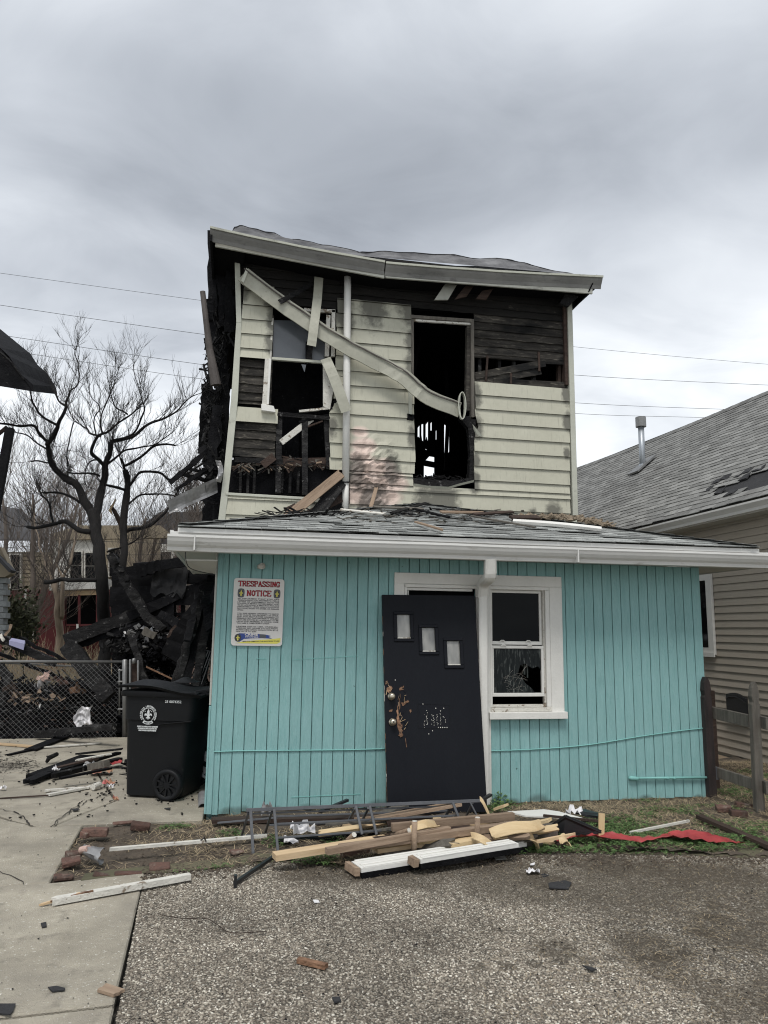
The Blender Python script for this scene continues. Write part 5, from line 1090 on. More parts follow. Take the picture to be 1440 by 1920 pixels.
# ================================================================ THINGS LEANING ON AND HANGING FROM THE HOUSE
def face_beam(pts, dy, wd, t=.05, m='creammetal', name='panel', parent=None, prof='channel', loc=None):
    """a fallen length of bent metal following pts (pixels, on the facade)"""
    q = smooth_pts([H(*p, dy if not isinstance(dy, list) else dy[i]) for i, p in enumerate(pts)], 3); mb = MB(); q = [p+Vector((0, .012*nz((i, 5, 0), .9), .010*nz((i, 9, 3), .9))) for i, p in enumerate(q)]
    cs = [(-.5, .25), (-.5, 0), (.5, 0), (.5, .18), (.44, .35)] if prof == 'channel' else [(-.5, 1), (-.5, 0), (.5, 0), (.5, 1)]
    for i, p in enumerate(q):
        d = (q[min(i+1, len(q)-1)]-q[max(i-1, 0)]).normalized(); s_ = d.cross(Vector((0, 1, 0))).normalized()
        for a, b in cs: mb.v.append(p+s_*a*wd*(1+.04*nz((i, 0, 0), .8))+Vector((0, b*t*1.6-.008*nz((i, a, 0), 1), 0)))
    k = len(cs)
    for i in range(len(q)-1):
        for j in range(k-1): mb.f.append((i*k+j, i*k+j+1, (i+1)*k+j+1, (i+1)*k+j))
    mb.f.append(tuple(range(k))); 
    return mb
fg = empty('fallen_gutter', H(660, 650, -.15), 'long cream gutter torn loose and sagging diagonally across both upstairs windows', 'gutter')
face_beam([(456, 514), (505, 552), (560, 591), (610, 625), (660, 655), (720, 686), (752, 703), (782, 728), (805, 745), (862, 769)], [-.20]*6+[-.24, -.26, -.24, -.16], .225, m='').build('trough', M['fallen'], fg)
face_beam([(458, 503), (508, 541), (562, 580), (612, 614), (662, 644), (722, 675), (754, 692), (784, 717), (807, 735), (864, 757)], [-.225]*6+[-.265, -.28, -.26, -.18], .016, t=.03).build('lip', M['pipebrown'], fg)
MB().prism([H(*p, -.22) for p in [(452, 526), (462, 502), (466, 506), (457, 530)]], (0, .09, 0)).build('end_cap', M['creammetal'], fg)
cr = empty('curled_strip', H(868, 760, -.14), 'curled loop of cream metal strip at the lower end of the diagonal gutter', 'metal strip')
for rr_, o_ in ((.060, 0), (.045, .03)):
    m = MB(); n = 26
    for i in range(n+1):
        a = 2*math.pi*i/n; c = H(867, 760, -.20+o_)+Vector((math.cos(a)*rr_, 0, math.sin(a)*.205))
        m.v += [c, c+Vector((0, .05, 0)), c+Vector((math.cos(a)*-.012, .05, -math.sin(a)*.012)), c+Vector((math.cos(a)*-.012, 0, -math.sin(a)*.012))]
    for i in range(n):
        for j in range(4): m.f.append((i*4+j, i*4+(j+1) % 4, i*4+4+(j+1) % 4, i*4+4+j))
    m.build('loop', M['creammetal'], cr)
def hang(pts, dy, wd, name, label, cat, m='gutterup', t=.04):
    mb = face_beam(pts, dy, wd, t); o = mb.build(name, M[m], loc=H(*pts[0], -.1)); return tag(o, label, cat)
hang([(598, 520), (595, 560), (589, 610), (584, 648)], [-.05, -.18, -.27, -.30], .125, 'hanging_trim', 'smoked cream trim strip hanging upright over the left upstairs window', 'trim', 'fallen')
hang([(585, 600), (582, 650), (578, 682)], [-.03, -.03, -.0], .07, 'hanging_trim', 'dark scorched strip hanging below the upright cream trim, against the grey pane', 'trim', 'char2')
hang([(610, 672), (625, 705), (650, 772)], [-.14, -.2, -.27], .15, 'hanging_trim', 'cream trim piece leaning from the left window frame onto the upper downspout', 'trim', 'fallen')
hang([(640, 705), (632, 740), (626, 770)], [-.02, -.02, -.02], .05, 'hanging_trim', 'thin burnt strip between the left window frame and the downspout', 'trim', 'char2')
hang([(524, 566), (555, 549), (586, 531)], [-.26, -.18, -.05], .07, 'charred_stick', 'splintered charred stick lying on the upper end of the diagonal gutter', 'timber', 'char2')
o = MB().tube([P(380, 547, y=10.0), P(386, 600, y=10.0), P(393, 655, y=10.05), P(405, 722, y=10.1)], [.038, .040, .050, .075], 12).build('broken_downspout', M['pipebrown'], loc=P(380, 547, y=10)); tag(o, 'sooty broken downspout leaning along the charred left flank of the upper floor', 'downspout')
o['label'] = 'sooty broken downspout leaning along the charred left flank of the upper floor'
m = MB(); e0 = [(314, 938), (352, 920), (385, 905), (412, 893)]; e1 = [(318, 964), (355, 948), (388, 934), (413, 922)]
a_ = [P(*p, y=9.6+.15*i) for i, p in enumerate(e0)]; b_ = [P(*p, y=9.7+.15*i) for i, p in enumerate(e1)]
m.grid(lambda u, v: a_[min(2, int(u*3))].lerp(a_[min(3, int(u*3)+1)], u*3-int(u*3)).lerp(b_[min(2, int(u*3))].lerp(b_[min(3, int(u*3)+1)], u*3-int(u*3)), v)+Vector((0, .03*nz((u*4, v*2, 0), 1)-.03*(v > .8), 0)), 15, 5)
o = m.build('metal_flashing', M['silver'], loc=a_[0]); tag(o, 'silver sheet metal strip sticking out left from the foot of the leaning corner board', 'flashing')
m = MB(); m.grid(lambda u, v: P(403+10*u+6*math.sin(v*3), 862+42*v, y=9.9)+Vector((0, .06*math.sin(v*5+u*2), 0)), 4, 8); tag(m.build('metal_flashing', M['silver'], loc=P(405, 870, y=9.9)), 'small crumpled silver flap beside the corner board, above the long strip', 'flashing')
# debris on the extension roof
def onroof(px, py, h=.02):
    d = P(px, py, y=EYf)-CAM; n_ = Vector((0, -(AZ-EZ), AY-EYf)); p0 = Vector((0, EYf, EZ)); t = (p0-CAM).dot(n_)/d.dot(n_); q = CAM+d*t
    if q.y > 9.8 or q.y < 6: q = P(px, py, y=9.8)
    return q+Vector((0, 0, h))
def plank(name, label, cat, p0, p1, w_, t_, m, upv=(0, 0, 1), jag=(0, 0), bend=0, group=None, nseg=8, taper=1.0, parent=None):
    """a board with slightly uneven edges; jag gives splintered ends"""
    p0, p1 = Vector(p0), Vector(p1); d = p1-p0; ln = d.length; d.normalize(); s_ = d.cross(Vector(upv))
    if s_.length < 1e-3: s_ = d.cross(Vector((0, 1, 0)))
    s_.normalize(); u_ = s_.cross(d).normalized(); mb = MB(); seed = U(0, 99); ny = 4
    for lay in (0, 1):
        for j in range(ny+1):
            for i in range(nseg+1):
                tt = i/nseg; v_ = j/ny-.5; x = ln*tt
                if i == 0: x -= jag[0]*(nz((j*1.7, seed, 0), 1)+.3)
                if i == nseg: x += jag[1]*(nz((j*1.7, seed, 5), 1)+.3)
                ww = w_*(1+(taper-1)*tt); z_ = (lay-.5)*t_+bend*math.sin(math.pi*tt)
                mb.v.append(Vector((x, v_*ww+.0015*nz((i, seed, j), 1), z_)))
    k = (nseg+1)*(ny+1); r_ = nseg+1
    for j in range(ny):
        for i in range(nseg): a = j*r_+i; mb.f += [(a, a+r_, a+r_+1, a+1), (k+a, k+a+1, k+a+r_+1, k+a+r_)]
    for i in range(nseg): mb.f += [(i, i+1, k+i+1, k+i), (ny*r_+i, k+ny*r_+i, k+ny*r_+i+1, ny*r_+i+1)]
    for j in range(ny): a = j*r_; b = a+nseg; mb.f += [(a, k+a, k+a+r_, a+r_), (b, b+r_, k+b+r_, k+b)]
    me = bpy.data.meshes.new(name); me.from_pydata(mb.v, [], mb.f); me.materials.append(M[m] if isinstance(m, str) else m)
    o = bpy.data.objects.new(name, me); COL.objects.link(o); mw = Matrix((d, s_*-1 if False else u_.cross(d), u_)).transposed().to_4x4(); mw.translation = p0
    if parent is not None: o.parent = parent; o.matrix_local = Matrix.Translation(-Vector(parent['_o'])) @ mw
    else: o.matrix_world = mw; tag(o, label, cat, group)
    o['_o'] = list(p0); return o
def PL(name, label, cat, a, b, za, zb, w_, t_, m, **k):
    return plank(name, label, cat, P(*a, z=za), P(*b, z=zb), w_, t_, m, **k)
RG = 'charred and broken pieces on the teal extension roof'
plank('fallen_board', 'broad weathered board leaning from the roof up to the foot of the left upper wall', 'board', P(520, 985, y=9.3), P(636, 891, y=9.85), .13, .025, 'cedar', upv=(0, -1, .3), jag=(.02, .12))
plank('fallen_board', 'charred board leaning beside the downspout foot on the extension roof', 'board', P(590, 968, y=9.6), P(642, 900, y=9.9), .17, .03, 'char2', upv=(0, -1, .3), jag=(.05, .08))
plank('fallen_board', 'dark splintered board lying behind the broad leaning board at the roof edge', 'board', P(560, 972, y=9.7), P(640, 935, y=9.9), .10, .03, 'brownwood', upv=(0, -1, .3), jag=(.05, .08))
plank('fallen_board', 'short reddish board stub standing on the roof right of the downspout foot', 'board', P(692, 962, y=9.6), P(705, 916, y=9.8), .05, .02, 'cedar', upv=(0, -1, .3), jag=(.01, .05))
plank('fallen_board', 'brown block-like board end at the left foot of the broad leaning board', 'board', P(535, 960, y=9.7), P(556, 950, y=9.7), .10, .03, 'brownwood', upv=(0, -1, .3))
m = MB()
for _ in range(70):
    p = onroof(U(505, 660), U(962, 972), .01); d = Vector((U(-.22, .22), U(-.08, .08), U(0, .05))); m.beam(p, p+d, U(.006, .035), U(.004, .010))
m.jitter(.01, 9); tag(m.build('roof_rubble', M['char2'], loc=onroof(570, 968)), 'heap of black charred slivers below the left upstairs window on the extension roof', 'rubble', kind='stuff')
m = MB()
for _ in range(120):
    px_ = random.choice((random.gauss(760, 35), random.gauss(900, 40))); p = onroof(px_, U(957, 972)+abs(px_-800)*.03, .01); d = Vector((U(-.25, .25), U(-.1, .1), U(-.01, .025))); m.beam(p, p+d, U(.005, .03), U(.003, .008))
m.jitter(.01, 9); tag(m.build('roof_rubble', M['char2'], loc=onroof(830, 965)), 'long spread of black charred slivers under the tall window on the extension roof', 'rubble', kind='stuff')
m = MB()
for _ in range(160):
    u_ = random.random(); p = onroof(975+170*u_, 978+14*u_+U(-3, 3)-9*math.sin(math.pi*u_), .03); m.beam(p, p+Vector((U(-.10, .10), U(-.05, .05), U(-.02, .05))), U(.02, .06), U(.01, .03))
m.jitter(.02, 12); tag(m.build('roof_rubble', M['brownbag'], loc=onroof(1050, 982)), 'heap of beige insulation scraps beside the white trim at the right of the extension roof', 'rubble', kind='stuff')
plank('fallen_trim', 'long white metal trim lying under the beige scraps at the right of the roof', 'trim', onroof(962, 984, .04), onroof(1128, 999, .04), .07, .03, 'white', upv=(0, -.6, 1), bend=.01)
plank('fallen_board', 'brown board end sticking out left of the white trim on the roof', 'board', onroof(958, 982, .07), onroof(1010, 982, .07), .08, .03, 'brownwood', upv=(0, -.6, 1))
for k_, (a, b, wd, m_, lab) in enumerate((((735, 970), (800, 950), .05, 'char2', 'dark pole-like timber rising right on the roof under the tall window'), ((828, 968), (905, 969), .06, 'cedar', 'pale brown slat lying level on the roof under the tall window'), ((890, 972), (960, 967), .06, 'brownwood', 'dark brown slat at the right end of the charred spread'), ((780, 988), (828, 1003), .035, 'cedar', 'thin reddish stick low on the extension roof, nearest the gutter'),
                                     ((885, 976), (1000, 997), .03, 'grey wood', 'thin grey lath running down the roof left of the white trim'), ((640, 964), (720, 972), .05, 'oldwhite', 'chalky white slat lying at the foot of the scorched pink siding'), ((770, 960), (840, 978), .05, 'char', 'black slat crossing the chalky slats on the roof'), ((700, 958), (790, 962), .05, 'grey wood', 'grey slat tight against the wall foot under the scorched siding'))):
    plank('roof_slat', lab, 'board', onroof(*a, .05), onroof(*b, .05), wd, .015, m_, upv=(0, -.6, 1), jag=(.03, .06), group=RG)

m = MB()
for _ in range(130):
    p = onroof(U(640, 1010), U(958, 984), .012); d = Vector((U(-.12, .12), U(-.08, .08), U(-.005, .02))); m.beam(p, p+d, U(.006, .04), U(.003, .008))
m.jitter(.01, 9); tag(m.build('roof_splinters', M['grey wood'], loc=onroof(800, 970)), 'grey and pale splinters scattered thinly along the top of the extension roof', 'splinters', kind='stuff')
# ---- door leaning on the wall
dor = empty('black_door', P(820, 1525, z=.02), 'black slab door with three stepped panes leaning against the teal wall', 'door')
dA, dB, dC, dD = P(717, 1115, y=6.985), P(890, 1117, y=6.985), P(914, 1522, y=6.70), P(727, 1528, y=6.70)
du = (dB-dA); dv = (dD-dA); dn_ = du.cross(dv).normalized()
if dn_.y > 0: dn_ = -dn_
def dp(u, v, h=0.0):
    a = dA+(dB-dA)*u; b = dD+(dC-dD)*u; return a.lerp(b, v)+dn_*h
panes = [(.215, .155), (.475, .218), (.735, .282)]; PW, PH = .085, .064
ux = sorted({0, 1}|{p[0]-PW for p in panes}|{p[0]+PW for p in panes}); vx = sorted({0, 1}|{p[1]-PH for p in panes}|{p[1]+PH for p in panes})
mb = MB()
def isp(u, v): return any(abs(u-p[0]) < PW and abs(v-p[1]) < PH for p in panes)
for i in range(len(ux)-1):
    for j in range(len(vx)-1):
        if isp((ux[i]+ux[i+1])/2, (vx[j]+vx[j+1])/2): continue
        c = [dp(ux[i], vx[j]), dp(ux[i+1], vx[j]), dp(ux[i+1], vx[j+1]), dp(ux[i], vx[j+1])]
        n0 = len(mb.v); mb.v += c+[q-dn_*.042 for q in c]; mb.f += [(n0, n0+3, n0+2, n0+1), (n0+4, n0+5, n0+6, n0+7)]
        for (a, b, uu, vv) in ((0, 1, (ux[i]+ux[i+1])/2, vx[j]-.001), (1, 2, ux[i+1]+.001, (vx[j]+vx[j+1])/2), (2, 3, (ux[i]+ux[i+1])/2, vx[j+1]+.001), (3, 0, ux[i]-.001, (vx[j]+vx[j+1])/2)):
            if not (0 <= uu <= 1 and 0 <= vv <= 1) or isp(uu, vv): mb.f.append((n0+a, n0+b, n0+4+b, n0+4+a))
mb.build('panel', M['door'], dor)
for (pu, pv) in panes:
    fr = None
    for (a, b, c, d) in ((pu-PW-.02, pv-PH-.009, pu+PW+.02, pv-PH+.006), (pu-PW-.02, pv+PH-.006, pu+PW+.02, pv+PH+.009), (pu-PW-.02, pv-PH+.006, pu-PW+.016, pv+PH-.006), (pu+PW-.016, pv-PH+.006, pu+PW+.02, pv+PH-.006)):
        q = [dp(a, b), dp(c, b), dp(c, d), dp(a, d)]
        o = MB().hexa([*[x-dn_*.01 for x in q], *[x+dn_*.014 for x in q]]).build('pane_frame', M['door'], dor, bevel=.005)
    q = [dp(pu-PW, pv-PH, -.014), dp(pu+PW, pv-PH, -.014), dp(pu+PW, pv+PH, -.014), dp(pu-PW, pv+PH, -.014)]
    MB().add(q+[x-dn_*.004 for x in q], [(0, 3, 2, 1), (4, 5, 6, 7)]).build('pane', M['doorglass'], dor)
    MB().hexa([*[x+dn_*.0 for x in (dp(pu-PW+.014, pv+PH-.012), dp(pu+PW-.014, pv+PH-.012), dp(pu+PW-.014, pv+PH-.007), dp(pu-PW+.014, pv+PH-.007))], *[x+dn_*-.012 for x in (dp(pu-PW+.014, pv+PH-.012), dp(pu+PW-.014, pv+PH-.012), dp(pu+PW-.014, pv+PH-.007), dp(pu-PW+.014, pv+PH-.007))]]).build('glazing_bead', M['oldwhite'], dor)
def bl(px, py):  # pixel on the door plane -> world
    d = P(px, py, y=6.8)-CAM; t = (dA-CAM).dot(dn_)/d.dot(dn_); return CAM+d*t
for px_, py_, r_ in ((733.5, 1306, .032), (735.5, 1354, .032)):
    c = bl(px_, py_); kn = MB().tube([c, c+dn_*.012, c+dn_*.013, c+dn_*.030, c+dn_*.034, c+dn_*.050, c+dn_*.064, c+dn_*.068], [r_*1.05, r_*1.05, .014, .014, .022, r_*.92, r_*.7, r_*.2], 18).build('knob', M['brass'], dor, smooth=True)
MB().disc(bl(735.5, 1354)+dn_*.066, .008, dn_, .004, 8).build('keyhole', M['blackmetal'], dor)
def blot(pts, m='splinter', h=.004, name='split_wood'):
    mx_ = sum(p[0] for p in pts)/len(pts); my_ = sum(p[1] for p in pts)/len(pts); c = []
    for a_, b_ in zip(pts, pts[1:]+pts[:1]):
        for t in (0, .33, .66): x_, y_ = a_[0]+(b_[0]-a_[0])*t, a_[1]+(b_[1]-a_[1])*t; k_ = U(.45, .95); c.append(bl(mx_+(x_-mx_)*k_, my_+(y_-my_)*(k_*.3+.7)))
    MB().prism([x+dn_*.0005 for x in c], dn_*h).build(name, M[m], dor)
blot([(724, 1290), (731, 1285), (737, 1288), (736, 1298), (728, 1300), (723, 1297)]); blot([(721, 1277), (727, 1276), (728, 1282), (722, 1284)])
blot([(747, 1289), (759, 1285), (758, 1289), (753, 1291), (760, 1293), (748, 1295)]); blot([(742, 1318), (745, 1320), (746, 1335), (749, 1350), (754, 1360), (757, 1372), (757, 1378), (750, 1380), (747, 1372), (743, 1358), (741, 1338)])
blot([(750, 1318), (766, 1313), (768, 1316), (755, 1324), (750, 1323)]); blot([(729, 1331), (737, 1330), (736, 1335), (728, 1335)]); blot([(747, 1308), (750, 1308), (751, 1326), (748, 1334)]); blot([(767, 1331), (771, 1330), (772, 1334), (768, 1338)])
blot([(758, 1383), (760, 1383), (764, 1402), (762, 1402)]); blot([(744, 1377), (756, 1374), (758, 1380), (750, 1383)], h=.01)
random.seed(31)
for i in range(30):
    ax, ay = random.choice(((731, 1292), (753, 1290), (747, 1330), (750, 1350), (754, 1372), (758, 1317), (727, 1280), (746, 1312))); q = bl(ax+random.gauss(0, 3.2), ay+random.gauss(0, 5)); e = Vector((U(-.35, .6), 0, U(-1, 1))).normalized()*U(.012, .05)
    MB().beam(q+dn_*.003, q+e+dn_*U(.004, .018), U(.002, .006), .003).build('splinter', M[('splinter', 'cedar', 'door', 'pine')[i % 4 if i % 8 else 3]], dor)
# white-edged side of the door and pale splinters
for (a, b, c, d) in (((713, 1130), (717, 1130), (719, 1270), (716, 1270)),): pass
for i in range(40):
    t0 = U(.05, .98); e = 1 if i % 2 else 0; p = dp(e, t0, -.01); MB().beam(p+Vector((0, 0, 0)), p+(dD-dA).normalized()*U(.02, .09), .006, .006).build('edge_chip', M['splinter' if i % 3 else 'oldwhite'], dor)
o = plank('trim_strip', 'thin split white trim strip standing along the left edge of the black door', 'trim', P(722, 1300, y=6.93), P(728, 1532, z=.0), .022, .012, 'oldwhite', upv=(0, -1, 0), jag=(.01, .0)); 
for i, (px_, y_, l) in enumerate(((795, 1340, 28), (800, 1332, 30), (809, 1338, 24), (813, 1342, 22), (819, 1335, 29), (826, 1338, 22), (834, 1345, 14))):
    for j in range(int(l/2.2)):
        if random.random() < .65: q = bl(px_+U(-1.2, 1.2)+j*.1, y_+j*2.2); MB().disc(q, U(.002, .0045), dn_, .002, 5).build('paint_scratch', M['oldwhite'], dor)
for px_, y_ in ((817, 1328), (826, 1333), (832, 1328), (831, 1344), (811, 1370), (804, 1376), (826, 1364), (830, 1364), (834, 1364), (838, 1364), (822, 1364), (793, 1320), (741, 1275)): q = bl(px_, y_); MB().disc(q, .005, dn_, .002, 6).build('paint_scratch', M['oldwhite'], dor)
scr = [bl(*p) for p in [(783, 1320), (843, 1322), (844, 1366), (784, 1366)]]
for a, b in zip(scr, scr[1:]+scr[:1]): MB().beam(a+dn_*.001, b+dn_*.001, .002, .0015).build('sticker_outline', M['bin'], dor)

# ---- sign
def text(s, size, m, origin, ux_, uy_, nrm, name, parent, align='LEFT', off=0.0, sx=1.0, ext=.0006, width=None, space=1.0):
    cu = bpy.data.curves.new(name, 'FONT'); cu.body = s; cu.size = size; cu.align_x = align; cu.offset = off; cu.extrude = ext; cu.resolution_u = 2; cu.space_character = space
    ob = bpy.data.objects.new('t', cu); COL.objects.link(ob); dg = bpy.context.evaluated_depsgraph_get(); me = bpy.data.meshes.new_from_object(ob.evaluated_get(dg)); bpy.data.objects.remove(ob); bpy.data.curves.remove(cu)
    xs_ = [v.co.x for v in me.vertices]; w0_, w1_ = (min(xs_), max(xs_)) if xs_ else (0, 1)
    k = width/(w1_-w0_) if width else sx
    for v in me.vertices: q = (v.co.x-(w0_ if width else 0))*k; v.co = Vector(origin)+ux_*q+uy_*v.co.y+nrm*v.co.z-Vector(parent['_o'])
    me.materials.clear(); me.materials.append(M[m]); o = bpy.data.objects.new(name, me); COL.objects.link(o); o.parent = parent; o['_o'] = parent['_o']; return o
sA, sB, sC, sD = P(438, 1085, y=YE-.02), P(533, 1085, y=YE-.02), P(528, 1211, y=YE-.03), P(435, 1211, y=YE-.03)
sc_ = (sA+sB+sC+sD)/4; SW, SH = (sB-sA).length*.995, .60
SH = ((sA-sD).length+(sB-sC).length)/2; sxv = Vector((math.cos(R(-.4)), 0, math.sin(R(-.4)))); syv = Vector((-sxv.z, 0, sxv.x)); snv = Vector((0, -1, 0))
sign = empty('trespassing_sign', sc_, 'white TRESPASSING NOTICE sign with red heading on the left of the teal wall', 'sign')
def S(u, v, h=0): return sc_+sxv*(u*SW/2)+syv*(v*SH/2)+snv*h    # u,v in -1..1
rr_ = .028; out = []
for cxs, cys, a0 in ((1, 1, 0), (-1, 1, 90), (-1, -1, 180), (1, -1, 270)):
    for k in range(6): a = R(a0+18*k); out.append(sc_+sxv*(cxs*(SW/2-rr_)+rr_*math.cos(a))+syv*(cys*(SH/2-rr_)+rr_*math.sin(a)))
MB().prism([p+snv*.0 for p in out], Vector((0, .003, 0))).build('plate', M['signwhite'], sign)
def serif_word(word, u0, u1, vbase, hgt, m, name, h, extra=0.0):
    """slab-serif capitals drawn as strokes"""
    G = {'T': [(0, 1, 1, 1), (.5, 0, .5, 1), (.3, 0, .7, 0), (0, .82, 0, 1), (1, .82, 1, 1)], 'R': [(.15, 0, .15, 1), (0, 1, .7, 1), (.7, 1, .85, .78), (.85, .78, .7, .52), (.15, .52, .7, .52), (.5, .52, .9, 0), (0, 0, .3, 0), (.8, 0, 1, 0)],
         'E': [(.15, 0, .15, 1), (0, 1, .9, 1), (0, 0, .9, 0), (.15, .52, .6, .52), (.9, .8, .9, 1), (.9, 0, .9, .2), (.6, .42, .6, .62)], 'S': [(.9, .78, .6, 1), (.6, 1, .25, 1), (.25, 1, .08, .78), (.08, .78, .3, .56), (.3, .56, .7, .45), (.7, .45, .92, .24), (.92, .24, .7, 0), (.7, 0, .3, 0), (.3, 0, .08, .2), (.9, .75, .9, 1), (.08, 0, .08, .25)],
         'P': [(.15, 0, .15, 1), (0, 1, .7, 1), (.7, 1, .88, .76), (.88, .76, .7, .5), (.15, .5, .7, .5), (0, 0, .38, 0)], 'A': [(.1, 0, .5, 1), (.5, 1, .9, 0), (.25, .35, .75, .35), (0, 0, .28, 0), (.72, 0, 1, 0)], 'I': [(.5, 0, .5, 1), (.2, 0, .8, 0), (.2, 1, .8, 1)],
         'N': [(.15, 0, .15, 1), (.15, 1, .85, 0), (.85, 0, .85, 1), (0, 0, .32, 0), (0, 1, .2, 1), (.68, 1, 1, 1)], 'G': [(.9, .75, .65, 1), (.65, 1, .3, 1), (.3, 1, .08, .5), (.08, .5, .3, 0), (.3, 0, .7, 0), (.7, 0, .85, .15), (.85, 0, .85, .42), (.65, .42, 1, .42), (.9, .72, .9, 1)],
         'O': [(.5, 1, .15, .75), (.15, .75, .15, .25), (.15, .25, .5, 0), (.5, 0, .85, .25), (.85, .25, .85, .75), (.85, .75, .5, 1)], 'C': [(.9, .75, .65, 1), (.65, 1, .3, 1), (.3, 1, .08, .5), (.08, .5, .3, 0), (.3, 0, .7, 0), (.7, 0, .92, .25), (.9, .72, .9, 1)]}
    n_ = len(word); mb = MB(); cw = (u1-u0)/sum(.55 if c == 'I' else 1 for c in word); x = u0
    for c in word:
        w_ = cw*(.55 if c == 'I' else 1)
        for (a, b, c2, d) in G[c]:
            q0 = S(x+w_*(.06+.88*a), vbase+hgt*b, h); q1 = S(x+w_*(.06+.88*c2), vbase+hgt*d, h); vert = abs(d-b)*hgt*SH > abs(c2-a)*w_*SW*.8
            e = (q1-q0).normalized()*.002; mb.beam(q0-e, q1+e, (.0085 if vert else .0055)+extra, .0004, upv=snv)
        x += w_
    mb.build(name, M[m], sign)
serif_word('TRESPASSING', -.82, .82, .765, .145, 'ink', 'heading_outline', .0008, .0035); serif_word('TRESPASSING', -.82, .82, .765, .145, 'red', 'heading', .0016)
serif_word('NOTICE', -.48, .50, .48, .155, 'ink', 'heading_outline', .0008, .0035); serif_word('NOTICE', -.48, .50, .48, .155, 'red', 'heading', .0016)
for cu_ in (-.70, .72):
    def sh(k, cx_=cu_, cy_=.555, n=20, a=.135, b=.135, hh=.001, m='blue', nm='badge'):
        MB().prism([S(cx_+a*k*math.copysign(abs(math.cos(t))**.6, math.cos(t)), cy_+b*k*math.copysign(abs(math.sin(t))**.6, math.sin(t)), hh) for t in [2*math.pi*i/n for i in range(n)]], snv*.0006).build(nm, M[m], sign)
    sh(1.0, m='ink'); sh(.88, hh=.0018, m='rail'); sh(.62, hh=.0026, m='ink')
    MB().prism([S(cu_+x_*.1, .555+y_*.1, .0034) for x_, y_ in [(0, .95), (.22, .4), (.12, .1), (.6, .15), (.75, -.2), (.35, -.15), (.15, -.1), (.3, -.7), (0, -.95), (-.3, -.7), (-.15, -.1), (-.35, -.15), (-.75, -.2), (-.6, .15), (-.12, .1), (-.22, .4)]], snv*.0005).build('emblem', M['yellow'], sign)
lines = ['BE INFORMED THAT YOU ARE', 'TRESPASSING ON PROPERTY. PER A', 'LETTER OF AGREEMENT WITH THE', 'LOUISVILLE METRO GOVERNMENT AND', 'THE LOUISVILLE METRO POLICE', 'DEPARTMENT, UPON WHICH YOU HAVE', 'NO LEGAL RIGHT TO ENTER OR REMAIN', 'UPON.', '',
         'YOU ARE HEREBY ORDERED TO LEAVE', 'AND VACATE THIS PROPERTY AT ONCE,', 'AND YOU ARE FURTHER ORDERED TO', 'REMAIN OFF THIS PROPERTY UNLESS', 'YOU ARE INVITED BY A RESIDENT TO BE', 'UPON SAID PREMISES, IN WHICH CASE', 'YOU ARE A TEMPORARY GUEST.', '', 'UNDER KRS 511.080, CRIMINAL', 'TRESPASS 3RD DEGREE IS A VIOLATION,', 'PUNISHABLE UPON CONVICTION BY A', 'FINE OF UP TO $250.']
for i, s_ in enumerate(lines):
    if not s_: continue
    v_ = .37-.0485*i; wd = 1.64 if s_ not in ('UPON.', 'YOU ARE A TEMPORARY GUEST.', 'FINE OF UP TO $250.') else {'UPON.': .24, 'YOU ARE A TEMPORARY GUEST.': 1.30, 'FINE OF UP TO $250.': .80}[s_]
    text(s_, .0155, 'ink', S(-.82, v_, .001), sxv, syv, snv, 'notice_text', sign, width=wd*SW/2, off=.0003)
MB().prism([S(*p, .0008) for p in [(-.85, -.93), (-.3, -.93), (.8, -.93), (.93, -.88), (.93, -.76), (.5, -.80), (-.1, -.84), (-.5, -.88)]], snv*.0004).build('yellow_band', M['yellow'], sign)
MB().prism([S(*p, .0016) for p in [(-.72, -.64), (-.2, -.64), (.3, -.66), (.55, -.70), (.45, -.73), (.6, -.78), (.2, -.77), (-.2, -.78), (-.5, -.80), (-.7, -.90)]], snv*.0004).build('ribbon', M['blue'], sign)
MB().prism([S(*p, .0022) for p in [(.1, -.655), (.35, -.665), (.35, -.77), (.1, -.765)]], snv*.0004).build('ribbon', M['rail'], sign)
MB().prism([S(-.74+.13*math.cos(t), -.77+.115*math.sin(t), .0024) for t in [2*math.pi*i/18 for i in range(18)]], snv*.0005).build('badge', M['ink'], sign)
MB().prism([S(-.74+x_*.1, -.77+y_*.09, .0032) for x_, y_ in [(0, .95), (.22, .4), (.12, .1), (.6, .15), (.75, -.2), (.15, -.1), (.3, -.7), (0, -.95), (-.3, -.7), (-.15, -.1), (-.75, -.2), (-.6, .15), (-.12, .1), (-.22, .4)]], snv*.0005).build('emblem', M['yellow'], sign)
text('CRIME', .026, 'signwhite', S(-.48, -.70, .0026), sxv, syv, snv, 'ribbon_text', sign, width=.26*SW, off=.0012); text('STOPPERS', .012, 'signwhite', S(-.46, -.755, .0026), sxv, syv, snv, 'ribbon_text', sign, width=.26*SW, off=.0006)
text('HELP STOP CRIMES CALL THE ANONYMOUS TIP LINE', .013, 'ink', S(-.55, -.895, .0018), (sxv+syv*.03).normalized(), syv, snv, 'band_text', sign, width=.72*SW, off=.0004)
